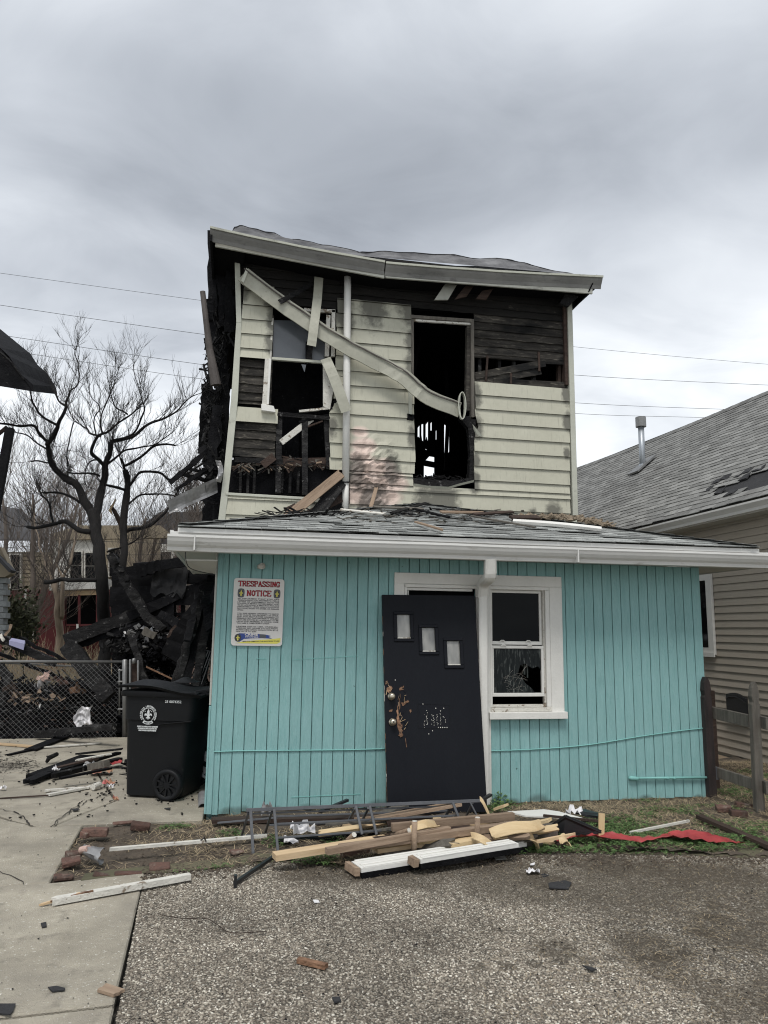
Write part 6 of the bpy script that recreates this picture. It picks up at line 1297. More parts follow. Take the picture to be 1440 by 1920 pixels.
# wall lamp knob, cable, pipe
c = P(492, 1062, y=YE-.03); wl = empty('wall_lamp_socket', c, 'small round cream fitting on the teal wall above the sign', 'fitting')
MB().tube([c+Vector((-.03, .022, -.004)), c+Vector((-.0, -.045, 0))], [.022, .030], 14).build('cup', M['oldwhite'], wl, smooth=True); MB().disc(c+Vector((-.03, .022, -.004)), .036, (0, -1, 0), .006, 16).build('base', M['teal'], wl)
def wallcable(pts, r, name, label, y=YE-.012):
    q = smooth_pts([P(*p, y=y) for p in pts], 6); o = MB().tube(q, r, 6).build(name, M['tealtrim'], loc=q[0], smooth=True); return tag(o, label, 'cable')
wallcable([(390, 1400), (397, 1409), (450, 1408), (560, 1407), (650, 1406), (722, 1404)], .0055, 'painted_cable', 'thin teal-painted cable running level across the left half of the wall')
wallcable([(916, 1408), (1000, 1405), (1100, 1397), (1200, 1381), (1270, 1371), (1322, 1365)], .0055, 'painted_cable', 'thin teal-painted cable rising to the right below the window')
pp = empty('painted_pipe', P(1190, 1460, y=YE-.03), 'teal-painted horizontal pipe with a capped end low on the right of the wall', 'pipe')
MB().tube([P(1196, 1459, y=YE-.03), P(1326, 1458, y=YE-.03)], .012, 10).build('pipe', M['tealtrim'], pp, smooth=True)
MB().tube([P(1179, 1459, y=YE-.03), P(1183, 1459, y=YE-.03), P(1193, 1460, y=YE-.03), P(1199, 1459.5, y=YE-.03)], [.012, .022, .020, .013], 12).build('cap', M['tealtrim'], pp, smooth=True)
for x in (1250, 1262): MB().tube([P(x, 1459, y=YE-.03), P(x+4, 1459, y=YE-.03)], .016, 10).build('coupling', M['tealtrim'], pp, smooth=True)
# small cable loop under the left eave
o = MB().tube(smooth_pts([P(348, 1030, y=6.6), P(349, 1052, y=6.62), P(358, 1066, y=6.75), P(385, 1074, y=6.9), P(400, 1076, y=7.0)], 6), .004, 5).build('eave_wire', M['cable'], loc=P(348, 1030, y=6.6)); tag(o, 'thin black wire looping under the left end of the eave', 'wire')

# ================================================================ WHEELED BIN
bA = Vector((-1.075, 7.86, 0)); bx = Vector((.94, -.342, 0)).normalized(); by = Vector((.342, .94, 0)).normalized(); bz = Vector((0, 0, 1))
def B(x, y, z): return bA+bx*x+by*y+bz*z
bn = empty('wheeled_bin', B(.32, .27, 0), 'black two-wheeled rubbish bin with white round emblem beside the teal corner', 'bin')
def ring(x0_, x1_, y0_, y1_, z_, r_=.06, n=4):
    out = []
    for cx_, cy_, a0 in ((x1_-r_, y1_-r_, 0), (x0_+r_, y1_-r_, 90), (x0_+r_, y0_+r_, 180), (x1_-r_, y0_+r_, 270)):
        for k in range(n+1): a = R(a0+90*k/n); out.append(B(cx_+r_*math.cos(a), cy_+r_*math.sin(a), z_))
    return out
def loft(rings, name, m, cap=(True, True)):
    mb = MB(); k = len(rings[0])
    for r_ in rings: mb.v += r_
    for i in range(len(rings)-1):
        for j in range(k): mb.f.append((i*k+j, i*k+(j+1) % k, (i+1)*k+(j+1) % k, (i+1)*k+j))
    if cap[0]: mb.f.append(tuple(range(k-1, -1, -1)))
    if cap[1]: mb.f.append(tuple((len(rings)-1)*k+j for j in range(k)))
    o = mb.build(name, M[m], bn, smooth=True); md = o.modifiers.new('e', 'EDGE_SPLIT'); md.split_angle = R(35); return o
loft([ring(.045, .60, .05, .55, .015), ring(.03, .61, .035, .565, .03), ring(.005, .66, .01, .59, .70), ring(-.0, .668, .006, .594, .735), ring(-.012, .70, -.004, .604, .74), ring(-.018, .73, -.012, .612, .985)], 'body', 'bin', (True, False))
loft([ring(-.05, .76, -.035, .635, .965), ring(-.055, .765, -.04, .64, .975), ring(-.055, .765, -.04, .64, 1.012), ring(-.04, .75, -.03, .63, 1.02), ring(-.02, .73, -.01, .61, 1.02)], 'rim', 'bin', (True, True))
def lid(u, v):
    x = -.07+.88*u; y = -.05+.70*v; z_ = 1.03+.055*math.sin(math.pi*u)**.7*(.4+.6*math.sin(math.pi*v))+.035*(1-u)*(1-u)+.02*math.sin(u*5+v*2)+.012*nz((u*3, v*3, 0), 1, 3)-.02*u
    return B(x, y, z_)
mb = MB().grid(lid, 22, 16); k = len(mb.v); mb.grid(lambda u, v: Vector(lid(u, v))-Vector((0, 0, .022)), 22, 16)
for i in range(22): mb.f += [(i, i+1, k+i+1, k+i), (16*23+i, k+16*23+i, k+16*23+i+1, 16*23+i+1)]
for j in range(16): a = j*23; mb.f += [(a, k+a, k+a+23, a+23), (a+22, a+45, k+a+45, k+a+22)]
mb.build('lid', M['bin'], bn, smooth=True)
m = MB().grid(lambda u, v: B(.30+.25*u, .35+.2*v, 1.08+.05*math.sin(math.pi*u)*math.sin(math.pi*v)), 8, 6); m.build('lid_bulge', M['bin'], bn, smooth=True)
for y in (.05, .50): MB().hexa([B(.70, y, .93), B(.70, y+.06, .93), B(.86, y+.06, 1.0), B(.86, y, 1.0), B(.70, y, 1.03), B(.70, y+.06, 1.03), B(.87, y+.06, 1.06), B(.87, y, 1.06)]).build('handle_arm', M['bin'], bn, bevel=.008)
MB().tube([B(.86, -.03, 1.035), B(.86, .64, 1.035)], .019, 12).build('handle', M['bin'], bn, smooth=True)
MB().tube([B(.745, -.045, 1.0), B(.745, .64, 1.0)], .017, 10).build('hinge_rod', M['bin'], bn, smooth=True)
for (a, b) in (((.30, .735), (.66, .735)),): MB().prism([B(.28, -.001, .66), B(.66, -.0015, .735), B(.69, -.002, .735), B(.69, -.002, .70), B(.66, .0, .66)], by*-.0).v
MB().hexa([B(.36, -.012, .700), B(.70, -.012, .735), B(.70, .02, .735), B(.36, .02, .700), B(.36, -.012, .706), B(.70, -.016, .748), B(.70, .02, .748), B(.36, .02, .706)]).build('side_ledge', M['bin'], bn, bevel=.003)
def wheel(y0_):
    c = B(.50, y0_, .148); w_ = MB()
    ringp = [B(.50+.148*math.cos(t), 0, .148+.148*math.sin(t))-B(0, 0, 0)+B(0, 0, 0) for t in [0]]
    prof = [(.100, .0), (.118, -.012), (.140, -.012), (.148, .004), (.148, .045), (.138, .055), (.100, .05)]
    n = 32; mb = MB()
    for i in range(n):
        t = 2*math.pi*i/n
        for r_, yy in prof: mb.v.append(B(.50+r_*math.cos(t), y0_+yy, .148+r_*math.sin(t)))
    k = len(prof)
    for i in range(n):
        for j in range(k-1): mb.f.append((i*k+j, ((i+1) % n)*k+j, ((i+1) % n)*k+j+1, i*k+j+1))
    tyre = mb.build('wheel', M['bin'], bn, smooth=True)
    mb = MB()
    mb.tube([B(.50, y0_+.02, .148), B(.50, y0_+.03, .148)], .104, 24)
    mb.build('rim_disc', M['blackmetal'], tyre)
    for i in range(10):
        t = 2*math.pi*i/10+.2; MB().beam(B(.50+.03*math.cos(t), y0_+.004, .148+.03*math.sin(t)), B(.50+.104*math.cos(t), y0_+.004, .148+.104*math.sin(t)), .016, .02, upv=by).build('spoke', M['bin'], tyre)
    MB().tube([B(.50, y0_-.006, .148), B(.50, y0_+.02, .148)], .035, 16).build('hub', M['bin'], tyre)
wheel(-.045); wheel(.60)
MB().tube([B(.50, 0, .148), B(.50, .6, .148)], .012, 8).build('axle', M['blackmetal'], bn)
# white print: emblem and number on the near side
fu = bx; fv = (B(0, .012, .70)-B(0, .035, .03)).normalized(); fnv = -by
sl_ = (.012-.035)/.67
def D(x, z_, h=.003): yb = .035+(.01-.035)*(z_-.03)/.67 if z_ < .72 else -.004-.008*(z_-.74)/.245; return B(x, yb-h, z_)
ec = (.255, .795)
def eD(x, z_, h=.008): return B(ec[0]+x, -.009-h, ec[1]+z_)
def poly(pts, name='emblem', m='binwhite', h=.008): MB().prism([eD(*p, h) for p in pts], -by*.0006).build(name, M[m], bn)
def arcp(r1, r2, a0, a1, n=14, name='emblem'):
    mb = MB(); 
    for i in range(n+1):
        t = R(a0+(a1-a0)*i/n)
        for r_ in (r1, r2): mb.v.append(eD(r_*math.cos(t), r_*math.sin(t)))
    for i in range(n): mb.f.append((2*i, 2*i+1, 2*i+3, 2*i+2))
    mb.build(name, M['binwhite'], bn)
arcp(.060, .066, -50, 230, 30, 'emblem_ring')
arcp(.066, .094, -127, -53, 12, 'emblem_banner')
for i, ch in enumerate('JEFFERSON COUNTY'): pass
for s_, a0, a1 in (('LOUISVILLE', 214, 128), ('JEFFERSON COUNTY', 108, -34)):
    for i, ch in enumerate(s_):
        t = R(a0+(a1-a0)*i/(len(s_)-1)); rad = bx*math.cos(t)+bz*math.sin(t); tan = bx*math.sin(t)-bz*math.cos(t)
        if ch != ' ': text(ch, .021, 'binwhite', eD(.072*math.cos(t), .072*math.sin(t))-tan*.006, tan, rad, -by, 'emblem_letter', bn, off=.0012)
for i, ch in enumerate('METRO'):
    t = R(-112+11*i); rad = bx*math.cos(t)+bz*math.sin(t); tan = -(bx*math.sin(t)-bz*math.cos(t)); text(ch, .017, 'bin', eD(.087*math.cos(t), .087*math.sin(t), .0095)-tan*.005, tan, -rad, -by, 'emblem_letter', bn, off=.001)
fl = [(0, .056), (.012, .030), (.012, .008), (.006, -.004), (.022, .012), (.036, .008), (.040, -.008), (.030, -.014), (.026, -.004), (.014, -.012), (.010, -.022), (.024, -.030), (.020, -.038), (.008, -.034), (0, -.050)]
poly(fl+[(-x, z_) for x, z_ in reversed(fl[1:-1])]); poly([(.018*s_+x, .038+z_) for x, z_ in ((-.005, 0), (0, -.006), (.005, 0), (0, .006)) for s_ in (1,)]); poly([(-.018*1+x-.016, .030+z_) for x, z_ in ((-.005, 0), (0, -.006), (.005, 0), (0, .006))]); poly([(.034+x, .030+z_) for x, z_ in ((-.005, 0), (0, -.006), (.005, 0), (0, .006))])
for i, (a, s_) in enumerate(((-.120, 'PROPERTY OF LOUISVILLE METRO GOVERNMENT'), (-.138, 'FOR RESIDENTIAL WASTE COLLECTION ONLY'), (-.156, 'UNAUTHORIZED USE IS PROHIBITED'))):
    text(s_, .0165, 'binwhite', eD(-.108+.008*i, a), bx, bz, -by, 'print_line', bn, width=.216-.016*i, off=.0012)
text('23 0074352', .034, 'binwhite', B(.42, -.016, .912), bx, bz, -by, 'bin_number', bn, width=.17, off=.0006)

# ================================================================ WRECKAGE ON THE LEFT
def mound(name, label, cx_, cy_, rx, ry, hh, n, seed, mats=('char',), big=1.0, z0=-.1):
    random.seed(seed); m = MB()
    def hz(x, y):
        q = 1-((x-cx_)/rx)**2-((y-cy_)/ry)**2
        return z0+max(0, q)**.6*hh*(.75+.5*nz((x, y, seed), 1.6)+.25*nz((x, y, seed), 5))
    m.grid(lambda u, v: (cx_-rx+2*rx*u, cy_-ry+2*ry*v, hz(cx_-rx+2*rx*u, cy_-ry+2*ry*v)), 44, 34)
    tag(m.build(name, M[mats[0]], loc=(cx_, cy_, 0)), label, 'rubble', kind='stuff')
    for mi, mt in enumerate(mats):
        m = MB()
        for _ in range(n//len(mats) if mi else int(n*2)):
            a, r_ = U(0, 6.28), U(0, 1)**.6*.97; x, y = cx_+rx*r_*math.cos(a), cy_+ry*r_*math.sin(a); p = Vector((x, y, hz(x, y)+.02)); l = (U(.05, .75)*big if not mi else U(.03, .22))
            d = Vector((U(-1, 1), U(-1, 1), U(-.4, .5))).normalized()*l; m.beam(p-d/2, p+d/2, U(.008, .055)*(1 if not mi else .8), U(.005, .022), upv=(U(-1, 1), U(-1, 1), 1))
        m.jitter(.025, 9); tag(m.build(name+'_pieces' if mi == 0 else name+'_scraps', M[mt], loc=(cx_, cy_, 0)), label, 'rubble', kind='stuff')
mound('burnt_rubble', 'heap of charred timber and ash behind the chain-link fence', -3.6, 13.4, 2.6, 1.35, .85, 900, 3, ('char', 'char2', 'brownwood', 'brick', 'silver'))
mound('burnt_rubble', 'tall heap of charcoal and ash between the bin and the scorched trunks', -1.22, 13.35, 1.0, .75, 1.65, 900, 4, ('char', 'char2', 'char2', 'silver'))
mound('burnt_rubble', 'low black heap of debris between the bin and the teal corner', -.62, 9.1, .55, .7, .55, 300, 5, ('char', 'brownwood', 'cloth', 'char2'), .6)
random.seed(21)
def ash(px, py, Y, w_, h_, n, m, label, name='rubble_scraps'):
    mb = MB()
    for _ in range(n):
        p = P(px+random.gauss(0, w_), py+random.gauss(0, h_), y=Y+U(-.2, .2)); d = Vector((U(-1, 1), U(-1, 1), U(-1, 1))).normalized()*U(.03, .14); mb.beam(p-d/2, p+d/2, U(.02, .09), U(.006, .02), upv=(U(-1, 1), U(-1, 1), U(-1, 1)))
    mb.jitter(.02, 12); tag(mb.build(name, M[m], loc=P(px, py, y=Y)), label, 'rubble', kind='stuff')
ash(262, 1205, 12.75, 26, 14, 260, 'char2', 'mixed grey ash and flaked debris on the tall charcoal heap'); ash(285, 1195, 12.7, 24, 12, 60, 'silver', 'bright grey flakes of debris on the tall charcoal heap'); ash(300, 1215, 12.65, 25, 15, 200, 'char', 'black flakes of debris on the tall charcoal heap')
# charred clapboard wall still standing
cw = empty('charred_wall', P(290, 1290, y=13.2), 'standing remnant of black charred clapboard wall behind the scorched timbers', 'wall')
for i in range(11):
    y0_ = 1068+i*11.5; xl_ = 207+U(-2, 3)+(i > 7)*15; xr_ = 402
    if 1128 < y0_ < 1182:
        for (a, b) in ((xl_, 326), (366, xr_)): charplank((a, y0_+5), (b, y0_+2), 13.2, 13.0, .118, .03, 'char', .012, cw, 'clapboard')
    else: charplank((xl_, y0_+5-(i < 2)*2), (xr_, y0_+1-(i < 3)*8), 13.2, 13.0, .118, .03, 'char', .012, cw, 'clapboard')
MB().prism([P(*p, y=13.4) for p in [(210, 1070), (330, 1062), (330, 1300), (210, 1300)]], (0, .05, 0)).build('sheathing', M['black'], cw)
MB().prism([P(*p, y=13.35) for p in [(366, 1062), (404, 1060), (404, 1300), (366, 1300)]], (0, .05, 0)).build('sheathing', M['black'], cw)
MB().prism([P(*p, y=13.35) for p in [(330, 1180), (366, 1180), (366, 1300), (330, 1300)]], (0, .05, 0)).build('sheathing', M['black'], cw)
for a, b, wd in (((343, 1125), (343, 1185), .07), ((326, 1150), (368, 1156), .05), ((352, 1168), (368, 1165), .03)): charplank(a, b, 13.15, 13.15, wd, .05, 'char', .02, cw, 'stud')
for i, (a, b, c_, d_) in enumerate(((285, 326, 1066, 1118), (325, 352, 1062, 1120))):
    m = MB().grid(lambda u, v: P(a+(b-a)*u+(1-v)*3-4*v, c_+(d_-c_)*v*(1-.25*abs(u-.5)+.12*math.sin(u*9+i)), y=13.0)+Vector((0, .04*nz((u*3, v*3, i), 1), 0)), 8, 8); m.build('hanging_shingle', M['felt'], cw)
charplank((250, 1066), (405, 1045), 12.95, 12.7, .15, .05, 'char', .05, cw, 'plate'); charplank((255, 1072), (300, 1060), 12.8, 12.7, .19, .05, 'char', .07, cw, 'plate')
def tb(label, a, b, ya, yb, wd, t0=.09, m='char2', jit=.05, cat='timber', name='charred_timber', group=None):
    if 9.75 <= ya <= 11.4 and max(a[0], b[0]) < 395: k_ = (ya+2.15)/ya; ya += 2.15; yb += 2.15; wd *= k_; t0 *= k_
    n = 12; p0, p1 = P(*a, y=ya), P(*b, y=yb); d = (p1-p0); s_ = d.normalized().cross(Vector((0, 1, 0))).normalized(); q_ = d.normalized().cross(s_); mb = MB()
    cs = [(-1, -1), (-.9, -1), (.9, -1), (1, -1), (1, 1), (-1, 1)]
    for i in range(n+1):
        u = i/n; k_ = 1-.12*(i in (0, n))
        for a_, b_ in cs:
            v = p0+d*u+s_*a_*wd/2*k_*(1+.12*nz((u*9, a_, wd*50), 1.3))+q_*b_*t0/2*k_; mb.v.append(v+Vector((nz(v, 9, 1), nz(v, 9, 5), nz(v, 9, 8)))*jit*.6)
    for i in range(n):
        for j in range(6): mb.f.append((i*6+j, i*6+(j+1) % 6, (i+1)*6+(j+1) % 6, (i+1)*6+j))
    mb.f += [tuple(range(5, -1, -1)), tuple(n*6+j for j in range(6))]
    o = mb.build(name, M[m], loc=p0); return tag(o, label, cat, group)
tb('thick black beam sloping up right across the wreckage, lower end cracked with ash', (122, 1201), (262, 1150), 10.4, 10.9, .17); tb('upper continuation of the sloping black beam, reaching the standing charred wall', (240, 1158), (392, 1090), 10.8, 11.0, .13, m='char')
tb('second black beam lying right under the sloping one', (135, 1212), (300, 1160), 10.6, 10.9, .10, m='char')
tb('heavy scorched post propped from the sloping beam down to the bin', (126, 1208), (206, 1308), 10.3, 9.9, .21, .12); tb('notched charred post leaning left above the sloping beam, in front of the clapboard remnant', (206, 1040), (272, 1152), 10.6, 10.5, .12, .08)
tb('lower broken end of the notched leaning post', (268, 1150), (308, 1180), 10.4, 10.3, .11, .08); tb('upright charred post standing behind the bin lid', (246, 1190), (277, 1296), 10.0, 9.8, .09, .07)
for q in ((212, 1052), (222, 1068), (233, 1085)): tb({212: 'topmost short charred peg on the notched leaning post', 222: 'middle short charred peg on the notched leaning post', 233: 'lowest short charred peg on the notched leaning post'}[q[0]], q, (q[0]+9, q[1]-2), 10.5, 10.5, .06, .05, group='pegs on the notched post')
tb('long black rafter running from the left edge down to the fence rail', (-30, 1183), (105, 1245), 12.6, 12.5, .12, .08); tb('thin black rafter above the long one, under the bare trees', (38, 1196), (131, 1243), 13.0, 12.8, .05, .04, m='char'); tb('thin black rafter low at the left, ending behind the chain-link', (-10, 1222), (160, 1290), 12.9, 12.5, .055, .05, m='char')
tb('black pole leaning left behind the chain-link fence', (18, 1262), (0, 1325), 12.6, 12.4, .09, .07); tb('bent burnt limb at the left edge behind the fence', (0, 1240), (18, 1285), 12.9, 12.6, .11, .07)
tb('pale brown lath poking up at the left above the rafters', (12, 1192), (22, 1172), 12.5, 12.5, .04, .02, m='cedar'); tb('white lath end at the left edge above the rafters', (0, 1190), (10, 1200), 12.5, 12.5, .05, .02, m='oldwhite')
tb('rust-coloured thin rod slanting across the dark gap behind the bin', (274, 1250), (325, 1274), 9.8, 9.8, .018, .02, m='splinter', jit=0); tb('short brown board stuck upright in the ash of the tall heap', (318, 1198), (333, 1176), 9.8, 9.8, .08, .03, m='brownwood'); tb('pale brown board end lying on the tall ash heap', (268, 1182), (292, 1192), 9.75, 9.75, .09, .04, m='grey wood')
tb('low charred log lying along the concrete behind the bin', (70, 1377), (215, 1362), 11.9, 11.0, .09, .09); tb('charred log under the fence with pale ash edge', (188, 1370), (222, 1366), 10.4, 10.2, .12, .10); tb('brown timber lying flat at the base of the fence', (75, 1356), (125, 1358), 12.5, 12.4, .08, .05, m='brownwood')
for i, (a, b) in enumerate((((386, 1100), (330, 1290)), ((391, 1108), (345, 1292)), ((372, 1112), (352, 1200)), ((394, 1130), (366, 1290)), ((398, 1160), (378, 1292)), ((380, 1090), (392, 1180)), ((360, 1180), (322, 1292)), ((397, 1080), (384, 1130)))):
    tb(['leftmost long black lath leaning beside the teal corner', 'second long black lath leaning beside the teal corner', 'short black lath hanging high by the eave', 'third long black lath, nearest the wire rack', 'black lath tight against the teal corner', 'black lath crossing the others under the eave', 'low black lath rising from behind the bin lid', 'topmost black lath tucked under the eave'][i], a, b, 9.3+.1*(i % 3), 8.8, .07+.02*(i % 2), .03, m='char' if i % 3 else 'char2', name='charred_lath', group='black laths beside the teal corner')
tb('wide black fallen panel slanting behind the laths', (378, 1140), (318, 1235), 9.9, 9.7, .28, .05, m='char'); tb('dark board slanting down right behind the leaning laths', (300, 1150), (350, 1180), 10.0, 9.9, .10, .05, m='char')
# wire rack over pink insulation
wr = empty('wire_rack', P(360, 1297, y=9.0), 'black wire grid rack standing over pink insulation behind the bin', 'rack')
gA, gB, gC, gD = P(372, 1218, y=9.15), P(398, 1222, y=8.95), P(372, 1300, y=8.8), P(322, 1300, y=9.0)
for i in range(8): u = i/7; MB().tube([gA.lerp(gB, u), (gD.lerp(gC, u))], .007, 5).build('wire', M['blackmetal'], wr)
for i in range(6): v = i/5; MB().tube([gA.lerp(gD, v), gB.lerp(gC, v)], .007, 5).build('wire', M['blackmetal'], wr)
o = MB().prism([P(*p, y=9.35) for p in [(366, 1226), (378, 1224), (380, 1240), (362, 1275), (352, 1300), (330, 1300), (345, 1270)]], (.0, .06, .02)).jitter(.03, 5).build('insulation_board', M['pink'], loc=P(352, 1300, y=9.35)); tag(o, 'pink insulation slab behind the black wire rack', 'insulation')
o = MB().tube([P(384, 1226, y=9.3), P(376, 1250, y=9.3), P(370, 1300, y=9.3)], .045, 10).build('pipe', M['grey wood'], loc=P(370, 1300, y=9.3)); tag(o, 'grey pipe standing right of the pink insulation', 'pipe')
ash(388, 1245, 9.25, 4, 20, 24, 'pink', 'pink crumbs caught in the wire rack beside the teal corner'); ash(384, 1365, 8.9, 7, 18, 40, 'cedar', 'splintered brown scraps between the bin and the teal corner'); ash(384, 1450, 8.4, 5, 16, 30, 'cloth', 'grey-white litter between the bin wheel and the teal corner'); ash(380, 1410, 8.6, 8, 28, 90, 'brownwood', 'dark crumbs between the bin and the teal corner')
# rubble colours seen through the fence
for px_, py_, w_, h_, n_, mt, lb in ((75, 1268, 8, 4, 8, 'pink', 'pale pink fragment on top of the heap behind the fence'), (110, 1275, 10, 5, 14, 'brick', 'reddish fragments on the heap behind the fence'), (145, 1293, 9, 4, 10, 'splinter', 'orange-brown fragments behind the fence'), (82, 1283, 8, 3, 8, 'silver', 'grey glinting fragments behind the fence'), (60, 1310, 30, 9, 26, 'cedar', 'brown fragments low on the heap behind the fence'), (25, 1300, 10, 8, 10, 'brownwood', 'dark brown scraps at the left behind the fence')):
    ash(px_, py_, 12.45, w_, h_, n_, mt, lb)
o = MB().hexa([P(17, 1209, y=12.3), P(44, 1219, y=12.3), P(48, 1205, y=12.5), P(22, 1198, y=12.5), P(17, 1201, y=12.3), P(46, 1207, y=12.3), P(47, 1201, y=12.5), P(22, 1196, y=12.5)]).build('lilac_box', M['purple'], loc=P(30, 1210, y=12.3)); tag(o, 'small lilac box resting on the long black rafter at the left', 'box')
text('///  .:. / ..', .05, 'ink', P(24, 1205, y=12.29), Vector((.94, 0, -.2)).normalized(), Vector((.2, 0, .94)).normalized(), snv, 'print_mark', o, width=.14) if False else None

# ---- chain-link fence
cf = empty('chain_link_fence', P(120, 1385, z=0), 'galvanised chain-link fence with top rail and gate post left of the bin', 'fence')
fA, fB = Vector((-6.2, 11.9, -.05)), Vector((-1.76, 12.1, -.05)); ft = P(232, 1241, y=12.1).z; fd = (fB-fA); fl_ = fd.length; fd.normalize()
m = MB(); s_ = .076; hgt = ft+.02; n = int(fl_/s_)
for sg_ in (1, -1):
    for i in range(-int(hgt/s_)-1, n+int(hgt/s_)+2):
        x0_ = i*s_; a = 0; b = hgt; xa, xb = x0_, x0_+sg_*hgt
        ta, tb_ = 0.0, 1.0
        for lim in (0, fl_):
            if xa != xb:
                t = (lim-xa)/(xb-xa)
                if (lim == 0 and sg_ == 1) or (lim == fl_ and sg_ == -1): ta = max(ta, t)
                else: tb_ = min(tb_, t)
        if tb_-ta < .03: continue
        f_ = lambda t: fA+fd*(xa+(xb-xa)*t)+Vector((0, sg_*.004, .03+(hgt-.03)*t)); m.tube([f_(ta), f_(tb_)], .0021, 3, cap=False)
tag(m.build('wire_mesh', M['galv'], cf), kind='stuff')
MB().tube([fA+Vector((0, 0, ft+.05)), fB+Vector((.02, 0, ft+.05))], .021, 8).build('top_rail', M['galv'], cf, smooth=True)
def post(px, ya, yb, Y, r_, nm='post', m='galv'): MB().tube([P(px, yb, y=Y), P(px, ya+2, y=Y), P(px, ya, y=Y)], [r_, r_, r_*.5], 10).build(nm, M[m], cf, smooth=True)
post(234, 1236, 1388, 12.05, .040); post(224, 1254, 1340, 12.07, .014); post(244, 1236, 1388, 11.9, .018, 'gate_stile'); post(259, 1238, 1388, 11.9, .016, 'gate_stile'); post(251, 1234, 1244, 11.9, .03, 'latch')
MB().prism([P(*p, y=11.95) for p in [(245, 1243), (258, 1243), (258, 1385), (245, 1385)]], (0, .02, 0)).build('gate_board', M['brownwood'], cf)
for y_ in (1257, 1278, 1330): MB().tube([P(221, y_, y=12.03), P(236, y_, y=12.03)], .012, 6).build('clamp', M['galv'], cf)
MB().tube([fA+Vector((0, 3, ft-.0)), Vector((-2.2, 16.5, .75))], .02, 6).build('far_rail', M['galv'], cf)
# rag on the fence
m = MB(); m.grid(lambda u, v: P(138+36*u*(1-.3*v)+8*v-4*math.sin(v*4), 1342-26*u*(1-v*.6)+26*v-6*math.sin(u*5), y=11.8)+Vector((0, .07*nz((u*3, v*3, 0), 1.7), .04*nz((u*4, v*4, 5), 1.4))), 12, 10)
tag(m.build('white_rag', M['cloth'], loc=P(155, 1345, y=11.8)), 'crumpled white plastic rag caught at the foot of the chain-link fence', 'rag')

# ================================================================ LITTER ON THE CONCRETE
PL('charred_board', 'flat burnt board under the fence pointing at the white rag', 'board', (58, 1406), (118, 1382), .02, .03, .16, .03, 'char', jag=(.1, .1)); PL('charred_board', 'thin burnt sliver at the tip of the flat burnt board under the fence', 'board', (16, 1415), (60, 1405), .015, .02, .05, .015, 'char', jag=(.12, .02), taper=1.6)
PL('pale_board', 'long pale board on the concrete under the left of the fence', 'board', (-10, 1394), (66, 1400), .02, .02, .09, .02, 'pine', jag=(.02, .05)); PL('white_lath', 'thin white lath lying under the fence right of the flat burnt board', 'board', (85, 1401), (180, 1394), .02, .02, .06, .015, 'oldwhite', jag=(.05, .1)); PL('charred_stick', 'charred stick rising from the rag to the fence foot', 'timber', (118, 1366), (150, 1345), .08, .2, .05, .05, 'char', jag=(.04, .04))
for i, (a, b, wd, tt, m_, lab) in enumerate((((68, 1455), (165, 1420), .17, .05, 'char', 'wide burnt board fanned out left of the bin, uppermost of the pile'), ((57, 1464), (120, 1437), .12, .04, 'char', 'burnt board whose tapered tip is the lowest of the pile left of the bin'), ((105, 1453), (222, 1425), .08, .05, 'char2', 'long burnt lath of the pile running to the bin'), ((100, 1448), (222, 1412), .07, .03, 'char', 'burnt lath of the pile ending high against the bin'), ((110, 1440), (175, 1424), .06, .03, 'brownwood', 'brown lath in the middle of the pile left of the bin'), ((150, 1424), (200, 1415), .05, .015, 'oldwhite', 'white splinter on top of the burnt pile left of the bin'),
                                         ((176, 1436), (198, 1432), .12, .07, 'grey wood', 'small grey block among the burnt boards close to the bin'), ((120, 1458), (200, 1442), .05, .02, 'char', 'thin black lath along the lower edge of the burnt pile'), ((160, 1412), (222, 1405), .05, .02, 'char2', 'black sliver above the pile against the bin'))):
    PL('charred_board' if 'char' in m_ else 'scrap_wood', lab, 'board', a, b, .03+.01*i, .05+.012*i, wd, tt, m_, jag=(.12, .08), taper=1.0 if i else 1.3, group='burnt boards in the pile left of the bin')
PL('white_lath', 'white forked lath on the concrete below the burnt pile', 'board', (88, 1482), (160, 1477), .02, .02, .04, .02, 'oldwhite', jag=(.03, .06)); PL('white_lath', 'grey-white split lath with a capped end pointing right below the pile', 'board', (92, 1490), (176, 1474), .02, .02, .05, .02, 'oldwhite', jag=(.02, .02)); PL('charred_stick', 'long thin dark sliver left of the white forked lath', 'timber', (14, 1496), (92, 1491), .01, .015, .02, .01, 'brownwood', jag=(.1, .02))
o = MB().tube([P(174, 1476, z=.04), P(186, 1471, z=.045)], .030, 12).build('capped_tube', M['oldwhite'], loc=P(174, 1476, z=.03)); tag(o, 'short white tube end at the tip of the split lath', 'tube')
o = MB().tube([P(88, 1428, z=.03), P(92, 1421, z=.08), P(107, 1414, z=.1)], [.02, .03, .025], 8).build('burnt_stub', M['char2'], loc=P(88, 1428, z=0)); tag(o, 'bent burnt stub left of the fanned boards', 'timber')
def crumple(px, py, w_, m, label, cat, z=.03, name='crumpled_paper', h_=.04, seed=1):
    p = P(px, py, z=z); mb = MB().grid(lambda u, v: p+Vector(((u-.5)*w_, (v-.5)*w_*.8, abs(nz((u*3, v*3, seed), 1.3))*h_*2)), 6, 6); mb.jitter(.02, 14); return tag(mb.build(name, M[m], loc=p), label, cat)
crumple(105, 1445, .07, 'cloth', 'white paper curl on the burnt boards', 'paper', .10, seed=2); crumple(212, 1432, .20, 'redcloth', 'crumpled red and white packet against the bin', 'packet', .05, seed=3, name='crumpled_packet'); crumple(190, 1448, .22, 'litter', 'colourful flattened packet at the lower end of the burnt pile', 'packet', .03, seed=4, name='crumpled_packet'); crumple(168, 1436, .13, 'silver', 'crumpled foil among the burnt boards', 'foil', .08, seed=5, name='crumpled_foil')
